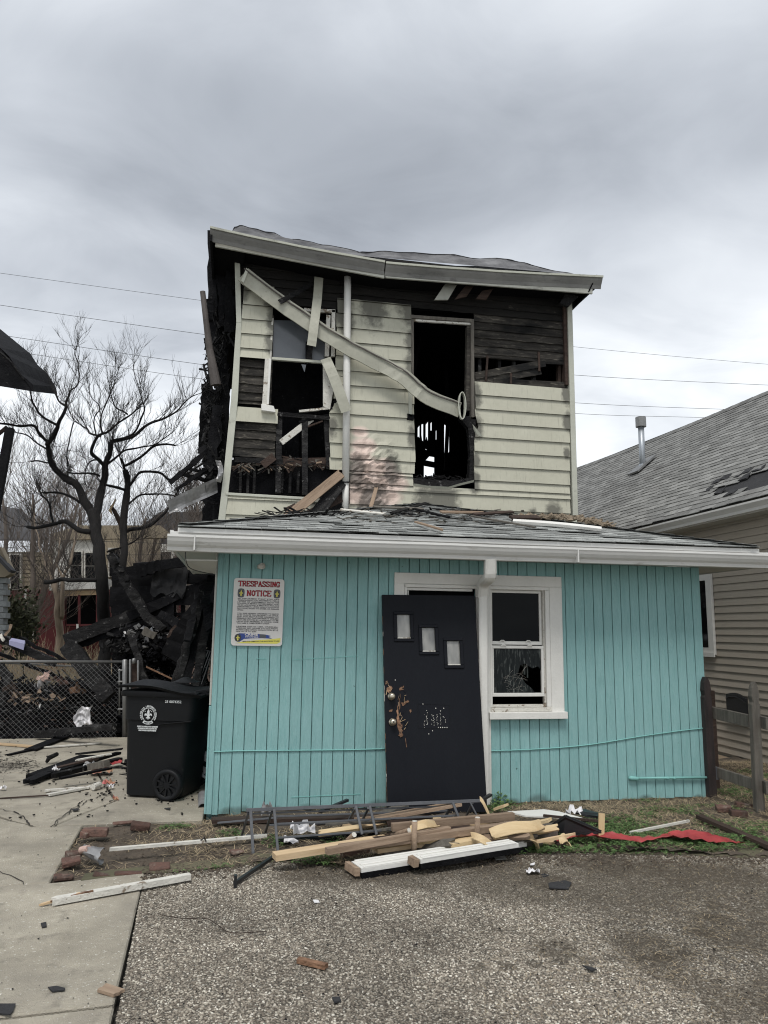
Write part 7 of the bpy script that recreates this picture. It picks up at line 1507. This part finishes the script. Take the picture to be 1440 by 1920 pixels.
crumple(203, 1470, .12, 'litter', 'tan scrap of packaging at the foot of the bin', 'packet', .02, seed=6, name='crumpled_packet'); crumple(207, 1477, .08, 'cloth', 'small white scrap at the foot of the bin', 'paper', .02, seed=7); crumple(5, 1481, .07, 'cloth', 'white scrap at the left edge of the concrete', 'paper', .01, seed=8)
crumple(217, 1500, .05, 'litter', 'tiny orange scrap beside the bin corner', 'scrap', .01, seed=9, name='scrap')
cup = empty('clear_cup', P(380, 1508, z=.0), 'crushed clear plastic cup at the foot of the teal corner', 'cup'); MB().tube([P(380, 1515, z=.0), P(380, 1500, z=.0)+Vector((0, 0, .04))], [.04, .05], 12, cap=False).build('cup_wall', M['silver'], cup, smooth=True)
m = MB()
for _ in range(260):
    px_, py_ = random.choice(((random.gauss(190, 30), random.gauss(1475, 14)), (random.gauss(345, 26), random.gauss(1488, 12)), (random.gauss(60, 50), random.gauss(1430, 30)), (U(0, 380), U(1390, 1535)))); p = P(px_, py_, z=.01); a = U(0, 6.3); r_ = U(.004, .022); m.prism([p+Vector((math.cos(a+k*1.7)*r_*U(.5, 1), math.sin(a+k*1.7)*r_, 0)) for k in range(4)], (0, 0, U(.002, .01)))
tag(m.build('char_crumbs', M['char'], loc=P(200, 1480, z=0)), 'black charcoal crumbs strewn over the concrete round the bin', 'debris', kind='stuff')
# ================================================================ BED AND FOREGROUND
def brk(px, py, ang, label, z=.03, s_=(.19, .09, .06), tilt=0, m='brick', group='loose bricks edging the soil bed'):
    s_ = tuple(q_*k_ for q_, k_ in zip(s_, (.80, .72, .62))); z = z-.022; p = P(px, py, z=z); o = MB().box(-s_[0]/2, s_[0]/2, -s_[1]/2, s_[1]/2, -s_[2]/2, s_[2]/2); o.jitter(.012, 16); me = o.build('brick', M[m], bevel=.006); me.matrix_world = Matrix.Translation(p+Vector((0, 0, .02))) @ Matrix.Rotation(R(ang+U(-9, 9)), 4, 'Z') @ Matrix.Rotation(R(tilt+U(-9, 9)), 4, 'X') @ Matrix.Rotation(R(U(-8, 8)), 4, 'Y'); me['_o'] = list(p); return tag(me, label, 'brick', group)
brk(178, 1565, 6, 'large brown brick at the back left corner of the soil bed', .05, (.24, .15, .09)); brk(163, 1570, 60, 'reddish brick end poking out left of the large brown brick', .04, (.12, .08, .08)); brk(263, 1555, 4, 'brown brick behind the long grey strip in the soil bed', .03, (.19, .10, .09)); brk(139, 1608, 35, 'dark red brick half buried on the left rim of the bed', .02, (.13, .09, .06))
brk(134, 1622, 20, 'orange-red broken brick below the crushed can', .03, (.15, .11, .07)); brk(120, 1652, 10, 'pinkish brick fragment at the left front corner of the bed', .0, (.15, .09, .05)); brk(195, 1650, 3, 'dark red brick in the front edging, left of the middle', .0, (.17, .07, .05)); brk(240, 1646, 5, 'long dark red brick in the front edging near the white plank', .0, (.22, .07, .05)); brk(300, 1632, 12, 'brown brick slab leaning in the straw above the white plank', .02, (.17, .10, .04), 12)
brk(445, 1603, 30, 'brown brick fragment left of the black railing', .03, (.11, .10, .04)); brk(232, 1548, 3, 'flat pale brick at the back edge of the bed', .01, (.22, .06, .03)); brk(1385, 1530, -20, 'red brick near the grey fence post', .05, (.18, .10, .09)); brk(1358, 1521, -25, 'darker brick leaning behind the red one by the fence', .05, (.17, .10, .09)); brk(1395, 1515, -20, 'third brick, half hidden behind the grey fence post', .05, (.18, .10, .08)); brk(548, 1612, 8, 'half buried brick under the pale pine board', .0, (.2, .08, .04))
brk(1110, 1520, 8, 'flat dark brick at the foot of the teal wall by the black vent', .0, (.22, .08, .03))
can = empty('crushed_pot', P(178, 1605, z=.03), 'crushed grey metal can with torn rim in the soil bed', 'can')
cA, cB = P(155, 1592, z=.07), P(192, 1606, z=.05); m = MB(); n = 18
for i in range(6):
    c = cA.lerp(cB, i/5); r_ = .03+.028*i/5
    for k in range(n): a = 2*math.pi*k/n*.82+.6; m.v.append(c+Vector((.25*r_*math.cos(a), r_*1.3*math.cos(a), r_*.9*math.sin(a)))+Vector((nz((i, k*.5, 1), 1), nz((i, k*.5, 4), 1), nz((i, k*.5, 7), 1)))*.022)
for i in range(5):
    for k in range(n-1): m.f.append((i*n+k, i*n+k+1, (i+1)*n+k+1, (i+1)*n+k))
m.build('can_wall', M['silver'], can, smooth=True); MB().tube([P(152, 1594, z=.07), P(166, 1591, z=.09)], .024, 12).build('inner_tube', M['pink'], can)
PL('grey_strip', 'long grey-white strip lying across the soil bed toward the railing', 'trim', (209, 1592), (500, 1567), .06, .07, .035, .02, 'oldwhite', jag=(.05, .01), nseg=16); o = MB().tube([P(386, 1577, z=.07), P(383, 1571, z=.12), P(377, 1575, z=.09)], .006, 6).build('hook', M['blackmetal'], loc=P(386, 1577, z=.07)); tag(o, 'small black hook on the long grey strip', 'hook')
PL('white_plank', 'peeling white plank with a splintered left end across the concrete joint', 'board', (108, 1688), (356, 1643), .03, .035, .06, .035, 'oldwhite', jag=(.12, .01), nseg=20, taper=.75); PL('splinter', 'orange splinter at the left end of the peeling white plank', 'splinter', (88, 1693), (150, 1675), .02, .045, .018, .012, 'pine', jag=(.06, .0)); PL('splinter', 'second bare wood splinter on top of the peeling white plank', 'splinter', (104, 1688), (175, 1670), .035, .055, .012, .01, 'splinter', jag=(.05, .0))
rod = empty('black_rod', P(440, 1665, z=.01), 'black metal rod with an upright foot pointing at the pale pine board', 'rod')
MB().beam(P(440, 1656, z=.02), P(512, 1607, z=.05), .022, .022).build('bar', M['blackmetal'], rod); MB().box(*[v for t in zip((P(438, 1666, z=0)).to_tuple(), (P(442, 1662, z=0)+Vector((.006, .0, .075))).to_tuple()) for v in t]).build('foot', M['blackmetal'], rod)
# black railing (box frame lying on its side)
rl = empty('metal_railing', P(680, 1580, z=0), 'dark grey welded metal railing frame lying in front of the black door', 'railing')
A0, A1 = P(475, 1605, z=.03), P(880, 1560, z=.03)
def rb(a, b, ya, yb, w_=.020, nm='bar'): p0, p1 = P(*a, y=ya), P(*b, y=yb); MB().beam(p0, p1, w_, w_, upv=(0, -1, .2)).build(nm, M['rail'], rl, bevel=.002)
rb((462, 1519), (906, 1501), 5.95, 6.15, .026, 'top_bar'); rb((463, 1526), (850, 1511), 5.96, 6.14, .012, 'top_bar')
rb((470, 1520), (475, 1606), 5.90, 5.80, .022, 'upright'); rb((475, 1605), (512, 1602), 5.80, 5.82, .02); rb((514, 1517), (521, 1596), 5.93, 5.83, .02, 'upright'); rb((667, 1511), (679, 1565), 5.98, 5.90, .02, 'upright'); rb((693, 1511), (706, 1565), 5.99, 5.91, .02, 'upright'); rb((849, 1505), (867, 1552), 6.10, 6.05, .02, 'upright'); rb((881, 1503), (895, 1531), 6.13, 6.1, .012, 'upright')
rb((466, 1523), (453, 1568), 5.96, 6.28, .018, 'upright'); rb((510, 1521), (497, 1563), 5.97, 6.32, .018, 'upright'); rb((666, 1516), (645, 1556), 6.0, 6.36, .018, 'upright'); rb((691, 1515), (670, 1556), 6.02, 6.38, .018, 'upright'); rb((848, 1509), (824, 1550), 6.1, 6.45, .018, 'upright'); rb((886, 1505), (872, 1535), 6.13, 6.4, .015, 'upright')
for a, b, ya, yb in (((517, 1531), (842, 1520), 6.15, 6.3), ((519, 1545), (855, 1529), 5.95, 6.1), ((520, 1571), (860, 1547), 5.86, 6.05), ((505, 1547), (850, 1536), 6.2, 6.4), ((452, 1567), (640, 1556), 6.30, 6.38), ((672, 1556), (824, 1550), 6.38, 6.45), ((408, 1543), (520, 1533), 6.4, 6.3)): rb(a, b, ya, yb, .015)
for a, b, lab in (((600, 1522), (652, 1500), 'black bar end poking up at the top of the railing by the teal wall'), ((900, 1502), (920, 1490), 'black bar end poking up at the right end of the railing')):
    o = MB().beam(P(*a, y=6.35), P(*b, y=6.5), .03, .02).build('black_bar', M['blackmetal'], loc=P(*a, y=6.35)); tag(o, lab, 'bar')
# dark boards lying under the railing along the wall
PL('dark_board', 'long dark board lying at the wall foot behind the railing', 'board', (400, 1538), (760, 1532), .05, .06, .12, .03, 'brownwood', jag=(.03, .05)); PL('dark_board', 'black board lying under the middle of the railing', 'board', (520, 1578), (700, 1562), .03, .04, .10, .03, 'char', jag=(.03, .05))
crumple(568, 1562, .17, 'cloth', 'folded white paper standing under the railing', 'paper', .08, seed=11, h_=.09, name='folded_paper'); crumple(545, 1580, .10, 'cloth', 'flat white paper scrap under the left of the railing', 'paper', .05, seed=12); crumple(500, 1528, .10, 'silver', 'crumpled grey scrap at the wall foot behind the railing', 'scrap', .1, seed=13, h_=.1, name='scrap')
# lumber pile
LG = 'broken timber piled in front of the black door'
for a, b, za, zb, w_, t_, m_, jag, nm, lab in (
    ((705, 1535), (858, 1507), .16, .24, .10, .025, 'cedar', (.05, .05), 'board', 'stained board rising to the right behind the railing, topmost against the door'), ((715, 1527), (757, 1509), .15, .2, .10, .02, 'grey wood', (.03, .03), 'board', 'greyish board end leaning behind the railing left of the stained board'),
    ((735, 1551), (962, 1530), .16, .19, .05, .055, 'cedar', (.01, .01), 'beam', 'thick pinkish beam behind the upright dowels'), ((640, 1590), (972, 1546), .12, .17, .07, .045, 'cedar', (.03, .02), 'beam', 'long reddish beam running the whole length of the pile'),
    ((514, 1606), (700, 1577), .10, .13, .10, .04, 'pine', (.0, .02), 'board', 'pale pine board with saw marks, at the left front of the pile'), ((612, 1596), (842, 1555), .14, .17, .05, .04, 'cedar', (.0, .02), 'beam', 'brown-edged beam lying over the end of the pale pine board'),
    ((705, 1593), (860, 1571), .07, .09, .10, .03, 'pine', (.02, .02), 'board', 'pale board in the middle of the pile above the white panels'), ((843, 1583), (895, 1572), .10, .11, .12, .03, 'ply', (.02, .02), 'board', 'short cream board between the two upright dowels'),
    ((650, 1580), (770, 1568), .08, .09, .07, .03, 'brownwood', (.02, .02), 'board', 'dark board under the brown-edged beam'), ((720, 1600), (1010, 1578), .04, .05, .10, .03, 'grey wood', (.02, .03), 'board', 'grey board low in the pile under the cream strips'),
    ((985, 1563), (1040, 1562), .08, .08, .08, .04, 'grey wood', (.02, .03), 'board', 'weathered grey block at the right end of the pile'), ((985, 1574), (1060, 1583), .06, .04, .05, .02, 'ply', (.02, .04), 'board', 'narrow cream strip pointing down right at the end of the pile'),
    ((930, 1516), (948, 1510), .06, .10, .10, .02, 'ply', (.02, .03), 'board', 'cream board end leaning by the green weed'), ((640, 1603), (690, 1596), .03, .03, .05, .04, 'brick', (.02, .02), 'board', 'rust-red wood end under the left of the pile'), ((1020, 1529), (1137, 1541), .12, .13, .018, .018, 'brownwood', (.01, .02), 'stick', 'thin dark brown stick over the black roof vent')):
    PL(nm, lab, nm, a, b, za, zb, w_, t_, m_, jag=jag, group=LG, nseg=14)
# extra broken pieces buried in the pile
random.seed(5)
SP = (('left of the left upright dowel', 660, 740, 1560, 1592), ('between the two upright dowels', 770, 860, 1550, 1588), ('under the broad veneer sheet', 890, 960, 1556, 1590), ('behind the dowels below the railing bars', 700, 860, 1528, 1552), ('at the right end of the pile', 940, 1010, 1540, 1586), ('between the railing and the stained board', 600, 680, 1535, 1570))
for wh, xa_, xb_, ya_, yb_ in SP:
    for mt_, cn_ in (('cedar', 'reddish'), ('pine', 'pale yellow'), ('brownwood', 'dark brown'), ('ply', 'cream'), ('grey wood', 'grey')):
        a = (U(xa_, xb_), U(ya_, yb_)); l = U(35, 105); PL('broken_lath', '%s broken lath %s' % (cn_, wh), 'board', a, (a[0]+l, a[1]-l*U(.03, .22)), U(.04, .12), U(.06, .15), U(.02, .07), U(.01, .03), mt_, jag=(.03, .08), group='broken laths in the timber pile', upv=(U(-.4, .4), U(-.9, .1), 1))
def curl(pts_top, w_, label, z, m='ply'):
    q = smooth_pts([P(*p, z=zz_) for p, zz_ in zip(pts_top, z)], 5); mb = MB()
    for i, p in enumerate(q): t = i/(len(q)-1); mb.v += [p+Vector((0, -w_/2, .01)), p+Vector((0, 0, .025*math.sin(t*5))), p+Vector((0, w_/2, .035+.02*math.sin(t*4)))]
    for i in range(len(q)-1): mb.f += [(i*3, i*3+3, i*3+4, i*3+1), (i*3+1, i*3+4, i*3+5, i*3+2)]
    o = mb.build('torn_veneer', M[m], loc=q[0]); md = o.modifiers.new('s', 'SOLIDIFY'); md.thickness = .006; tag(o, label, 'veneer', 'torn cream veneer strips on the timber pile')
curl([(922, 1568), (960, 1560), (1000, 1555), (1018, 1545)], .14, 'broad cream veneer sheet rising to the right over the pile', (.14, .16, .17, .18)); curl([(925, 1572), (960, 1570), (1000, 1576), (1008, 1592)], .09, 'cream veneer strip drooping forward onto the clover', (.12, .12, .10, .02)); curl([(885, 1572), (905, 1582), (925, 1592), (940, 1596)], .08, 'curled cream veneer strip lying over the white panel', (.14, .12, .08, .06))
curl([(1050, 1582), (1062, 1578), (1070, 1590)], .06, 'small cream curl in the clover right of the pile', (.06, .06, .02)); curl([(770, 1560), (800, 1552), (822, 1548)], .06, 'small cream strip behind the left upright dowel', (.15, .17, .16))
def panelw(a, b, w_, label, z0_=.05):
    o = empty('painted_board', P(*a, z=0), label, 'board', None)
    plank('board_face', None, None, P(*a, z=z0_), P(*b, z=z0_+.02), w_, .03, 'white', nseg=16, parent=o); p0, p1 = P(*a, z=z0_), P(*b, z=z0_+.02); d = (p1-p0).normalized(); s_ = Vector((d.y, -d.x, 0))
    for k_ in (-.42, -.1, .42): MB().beam(p0+d*.02-s_*w_*k_+Vector((0, 0, .019)), p1-d*.02-s_*w_*k_+Vector((0, 0, .019)), .02, .010).build('batten', M['white'], o, bevel=.002)
    MB().beam(p0-s_*w_*.5-d*.03+Vector((0, 0, -.005)), p0+s_*w_*.5-d*.03+Vector((0, 0, -.005)), .035, .05).jitter(.01, 20).build('broken_edge', M['cedar'], o); MB().beam(p0+s_*w_*.5+Vector((0, 0, -.03)), p1+s_*w_*.5+Vector((0, 0, -.03)), .02, .035).build('dark_edge', M['char'], o)
    return o
panelw((668, 1626), (975, 1578), .17, 'white-painted panel at the front of the timber pile, broken at its left end'); panelw((782, 1612), (965, 1582), .10, 'smaller white panel lying on the right half of the longer white panel', .09)
def dowel(a, b, za, zb, r_, label, hollow=True):
    p0, p1 = P(*a, z=za) if za is not None else None, None
    return None
for (px_, yb, yt, Y, lab) in ((777, 1583, 1540, 5.52, 'upright wooden dowel standing in the middle of the pile'), (895, 1578, 1533, 5.58, 'upright wooden dowel standing at the right of the pile, beside the veneer')):
    o = empty('dowel', P(px_, yb, y=Y), lab, 'dowel'); a, b = P(px_-1, yb+12, y=Y), P(px_+.5, yt, y=Y); MB().tube([a, b], .021, 14).build('shaft', M['cedar'], o, smooth=True); MB().tube([b, b+Vector((0, 0, .003))], .0185, 14).build('end_face', M['oldwhite'], o)
for (a, b, lab) in (((644, 1583), (664, 1565), 'short round dowel slanting out of the pile toward the railing'), ((735, 1567), (767, 1557), 'round dowel lying in the pile with its pale end facing right')):
    p0, p1 = P(*a, y=5.85), P(*b, y=5.70); o = empty('dowel', p0, lab, 'dowel'); MB().tube([p0, p1], .019, 14).build('shaft', M['cedar'], o, smooth=True); d = (p1-p0).normalized(); MB().tube([p1, p1+d*.003], .0185, 14).build('end_face', M['oldwhite'], o)
curl([(900, 1502), (908, 1515), (920, 1540), (926, 1560)], .02, 'thin pale strap hanging off the right end of the railing', (.30, .25, .15, .08), 'ply')
# white sheet, roof vent, stake, red plastic
o = MB().prism([P(*p, z=.10) for p in [(952, 1524), (1020, 1520), (1048, 1524), (1092, 1536), (1085, 1542), (1040, 1534), (985, 1532)]], (0, 0, .012)).build('white_sheet', M['white'], loc=P(1000, 1530, z=.1)); tag(o, 'flat white pointed sheet lying beyond the veneer by the green weed', 'sheet')
crumple(1078, 1527, .14, 'cloth', 'white crumpled scrap beside the black slotted vent', 'paper', .08, seed=15, h_=.06)
rv = empty('slotted_vent', P(1085, 1560, z=.05), 'black plastic slotted vent lying tilted on the red plastic sheet', 'vent')
vA, vB, vC, vD = P(1020, 1560, z=.05), P(1060, 1532, z=.20), P(1127, 1561, z=.10), P(1056, 1574, z=.03)
vn = (vB-vA).cross(vC-vB).normalized(); vn = vn if vn.z > 0 else -vn
MB().prism([vA, vB, vC, vD], vn*.012).build('plate', M['blackmetal'], rv)
for r_ in range(3):
    for k_ in range(5):
        u0_, v0_ = .12+k_*.165, .18+r_*.25; f_ = lambda u, v: vA.lerp(vD, v).lerp(vB.lerp(vC, v), u); MB().hexa([f_(u0_, v0_)+vn*.013, f_(u0_+.11, v0_)+vn*.013, f_(u0_+.11, v0_+.07)+vn*.013, f_(u0_, v0_+.07)+vn*.013, f_(u0_, v0_)+vn*.024, f_(u0_+.11, v0_)+vn*.024, f_(u0_+.11, v0_+.07)+vn*.016, f_(u0_, v0_+.07)+vn*.016]).build('slat', M['rail'], rv)
for a, b in ((vA, vB), (vB, vC), (vC, vD), (vD, vA)): MB().beam(a+vn*.012, b+vn*.012, .012, .02).build('rim', M['blackmetal'], rv)
o = MB().prism([P(*p, z=.09) for p in [(1075, 1524), (1098, 1520), (1130, 1532), (1122, 1536), (1100, 1530)]], (0, 0, .02)).jitter(.02, 8).build('black_shard', M['blackmetal'], loc=P(1100, 1528, z=.09)); tag(o, 'black plastic shard behind the slotted vent', 'shard')
sb_ = P(1127, 1578, z=.03); stt = P(1128, 1525, y=sb_.y+.02); plank('yellow_stake', 'cream-yellow wooden stake standing upright between the vent and the red plastic', 'stake', sb_, stt, .048, .014, 'ply', upv=(0, -1, 0))
o = bpy.data.objects[-1] if False else None
m = MB(); rp_ = [(1040, 1576, .05), (1080, 1568, .08), (1120, 1565, .09), (1160, 1568, .08), (1200, 1574, .08), (1235, 1570, .07), (1270, 1564, .10), (1310, 1566, .09), (1350, 1574, .05), (1392, 1582, .03)]
q = smooth_pts([P(a, b, z=c) for a, b, c in rp_], 6); k = len(q)
for i, p in enumerate(q):
    t = i/(k-1); wv = .045+.04*math.sin(math.pi*min(1, max(0, (t-.45)/.55)))+.012*math.sin(t*31)
    for j in range(6): s_ = j/5-.5; m.v.append(p+Vector((.02*nz((i*.4, j, 0), 1), s_*wv*2, .045*math.cos(s_*3.0+t*14)*(.4+wv*6)*.5+.02*nz((i*.5, j*.8, 3), 1))))
for i in range(k-1):
    for j in range(5): m.f.append((i*6+j, i*6+j+1, (i+1)*6+j+1, (i+1)*6+j))
o = m.build('red_plastic', M['redcloth'], loc=q[0], smooth=True); tag(o, 'long rumpled strip of red plastic sheeting in the clover', 'plastic sheet')
PL('dark_plank', 'dark weathered plank running from the clover to the right edge of the pavement', 'board', (1312, 1531), (1446, 1588), .06, .05, .07, .03, 'brownwood', nseg=14, jag=(.03, .02)); PL('white_stick', 'thin white-tipped stick lying in the straw below the painted pipe', 'stick', (1182, 1561), (1292, 1539), .05, .07, .018, .018, 'oldwhite', jag=(.02, .0)); PL('dark_board', 'thin brown board flat under the yellow stake', 'board', (1120, 1586), (1178, 1590), .03, .03, .06, .02, 'brownwood', jag=(.02, .04))
o = MB().tube([P(1042, 1584, z=.03), P(1056, 1590, z=.03)], [.03, .034], 9).jitter(.01, 20).build('log_end', M['brownwood'], loc=P(1050, 1590, z=0)); tag(o, 'dark log end beside the small cream curl in the clover', 'log')
# small things on the pavement
PL('wood_chip', 'orange-brown wood piece alone in the middle of the gravel pavement', 'wood piece', (560, 1800), (611, 1812), .018, .018, .032, .022, 'splinter', jag=(.008, .008)); PL('wood_chip', 'brown bark chip on the joint between concrete and gravel', 'wood piece', (192, 1852), (222, 1862), .016, .012, .06, .014, 'cedar', jag=(.012, .012))
def scrap(pts, label, m='felt', t=.006, name='felt_scrap', cat='scrap', z=.008): p = [P(*q_, z=z) for q_ in pts]; o = MB().prism(p, (0, 0, t)).jitter(.004, 30).build(name, M[m], loc=p[0]); tag(o, label, cat)
scrap([(76, 1732), (86, 1730), (88, 1738), (79, 1740)], 'small square black scrap on the near concrete slab'); scrap([(90, 1853), (105, 1851), (122, 1855), (120, 1859), (98, 1860)], 'oblong black scrap low on the near concrete slab'); scrap([(-6, 1884), (30, 1884), (26, 1897), (20, 1903), (-6, 1902)], 'largest black scrap at the bottom left corner of the concrete')
scrap([(622, 1872), (637, 1871), (640, 1878), (626, 1881)], 'small black scrap near the bottom of the gravel'); scrap([(1028, 1657), (1060, 1652), (1072, 1656), (1066, 1668), (1030, 1666)], 'dark roofing scrap on the gravel below the crushed carton'); scrap([(1092, 1812), (1110, 1815), (1120, 1820), (1108, 1822)], 'thin dark scrap on the lower right gravel', z=.012); scrap([(592-5, 1688), (597, 1688), (599, 1693), (589, 1693)], 'small white paper scrap on the upper gravel', 'cloth', .004, 'paper_scrap'); scrap([(995, 1620), (1003, 1618), (1002, 1622), (994, 1623)], 'tiny white paper scrap right of the white panels', 'cloth', .004, 'paper_scrap', z=.012)
scrap([(925, 1606), (945, 1603), (950, 1611), (930, 1613)], 'grey roofing scrap just below the white panel', 'shing2', .005, z=.012); scrap([(140, 1518), (148, 1516), (146, 1519)], 'tiny black flake on the cracked slab', z=.01); scrap([(308, 1516), (320, 1515), (318, 1519)], 'tiny black flake in front of the bin wheel', z=.01); scrap([(135, 1518), (142, 1517), (150, 1519), (138, 1521)], 'small black flake on the concrete beside the crack', z=.012)
o = crumple(1000, 1636, .09, 'cloth', 'crushed white and blue carton on the gravel', 'carton', .012, name='crushed_carton', seed=17, h_=.03); crumple(1022, 1641, .04, 'blackmetal', 'black lid fragment touching the crushed carton', 'scrap', .01, name='lid_fragment', seed=18, h_=.01)
# wiry dead stem on the gravel
m = MB(); q = smooth_pts([P(*p, z=.015) for p in [(300, 1715), (345, 1722), (385, 1722), (405, 1732), (430, 1748), (470, 1748), (500, 1746)]], 6); m.tube(q, .0022, 4)
for _ in range(12): a = P(U(270, 310), U(1712, 1740), z=.012); m.tube([a, a+Vector((U(-.05, .05), U(-.05, .05), U(0, .01)))], .0012, 3)
tag(m.build('dead_stem', M['brownwood'], loc=q[0]), 'wiry dead stem lying on the gravel near the concrete joint', 'stem')
m = MB(); random.seed(12)
for _ in range(420):
    p = Vector((U(-.35, 4.5), U(2.9, 5.6), .012)); a = U(0, 6.3); r_ = U(.003, .012); m.add([p+Vector((math.cos(a+k*1.5)*r_*U(.5, 1), math.sin(a+k*1.5)*r_, .004*(k % 2))) for k in range(4)], [(0, 1, 2, 3)])
for _ in range(120):
    p = Vector((U(-2.2, -.5), U(3.2, 6.8), .008)); a = U(0, 6.3); r_ = U(.003, .010); m.add([p+Vector((math.cos(a+k*1.5)*r_*U(.5, 1), math.sin(a+k*1.5)*r_, .003*(k % 2))) for k in range(4)], [(0, 1, 2, 3)])
tag(m.build('ash_flakes', M['char'], loc=(1, 4, 0)), 'fine black ash flakes scattered over the pavement', 'ash', kind='stuff')
# straw and dirt drifted on the pavement
random.seed(9); m = MB()
for _ in range(2600):
    px_, py_ = random.choice(((U(300, 1440), random.gauss(1622, 14)), (random.gauss(1200, 130), random.gauss(1800, 60)), (U(900, 1440), U(1600, 1920)), (random.gauss(1330, 70), random.gauss(1720, 60)))); 
    if py_ < 1600: continue
    p = P(px_, py_, z=.014); a = U(0, 6.28); l = U(.01, .05); d = Vector((math.cos(a), math.sin(a), U(0, .15)))*l; s_ = Vector((-math.sin(a), math.cos(a), 0))*.0011; m.add([p-s_, p+s_, p+d+s_*.5, p+d-s_*.5], [(0, 1, 2, 3)])
tag(m.build('straw_litter', M['straw']), 'stray straws and dead grass bits on the gravel pavement', 'straw', kind='stuff')
# soil clods and pebbles spilled along the edge of the bed
m = MB()
for _ in range(2600):
    px_ = U(265, 1440); e = 1640-25*min(1, (px_-265)/250)+random.gauss(-4, 9) if px_ < 600 else 1612+random.gauss(-4, 10)
    p = P(px_, e, z=.004); r_ = U(.004, .014); m.add([p+Vector(v)*r_ for v in ((1, 0, 0), (0, 1, .1), (-1, .1, 0), (0, -1, 0), (.1, 0, 1), (0, 0, -.6))], [(0, 1, 4), (1, 2, 4), (2, 3, 4), (3, 0, 4)])
for _ in range(1500):
    p = Vector((U(-1.15, 1.5), U(5.45, 6.85), 0)); p.z = bedz(p.x, p.y)
    if not inbed(p.x, p.y): continue
    r_ = U(.004, .016); m.add([p+Vector(v)*r_ for v in ((1, 0, 0), (0, 1, .1), (-1, .1, 0), (0, -1, 0), (.1, 0, .8), (0, 0, -.6))], [(0, 1, 4), (1, 2, 4), (2, 3, 4), (3, 0, 4)])
tag(m.build('soil_clods', M['soil']), 'crumbs of dark soil spilled along the edge of the bed and pavement', 'soil', kind='stuff')
# apron of dirt that closes the step between bed and pavement
m = MB(); ee = [P(150, 1655, z=0), P(200, 1648, z=0)]+edge_pts+[Vector((7.5, 5.0, 0))]; fine = []
for i in range(len(ee)-1):
    for k_ in range(14): fine.append(ee[i].lerp(ee[i+1], k_/14))
fine.append(ee[-1])
for i, p in enumerate(fine):
    w1 = .012+.05*abs(nz((i*.23, 0, 0), 1))+.012*nz((i*.9, 3, 0), 1); z1 = max(.008, bedz(p.x, p.y+.14)+.004); m.v += [p+Vector((0, -w1 if p.x > -.5 else .02, .0045)), p+Vector((0, .03, .008+.004*nz((i*.6, 0, 0), 1))), p+Vector((0, .16, z1))]
for i in range(len(fine)-1): m.f += [(i*3, i*3+3, i*3+4, i*3+1), (i*3+1, i*3+4, i*3+5, i*3+2)]
tag(m.build('dirt_edge', M['dryground'], smooth=True), kind='structure')
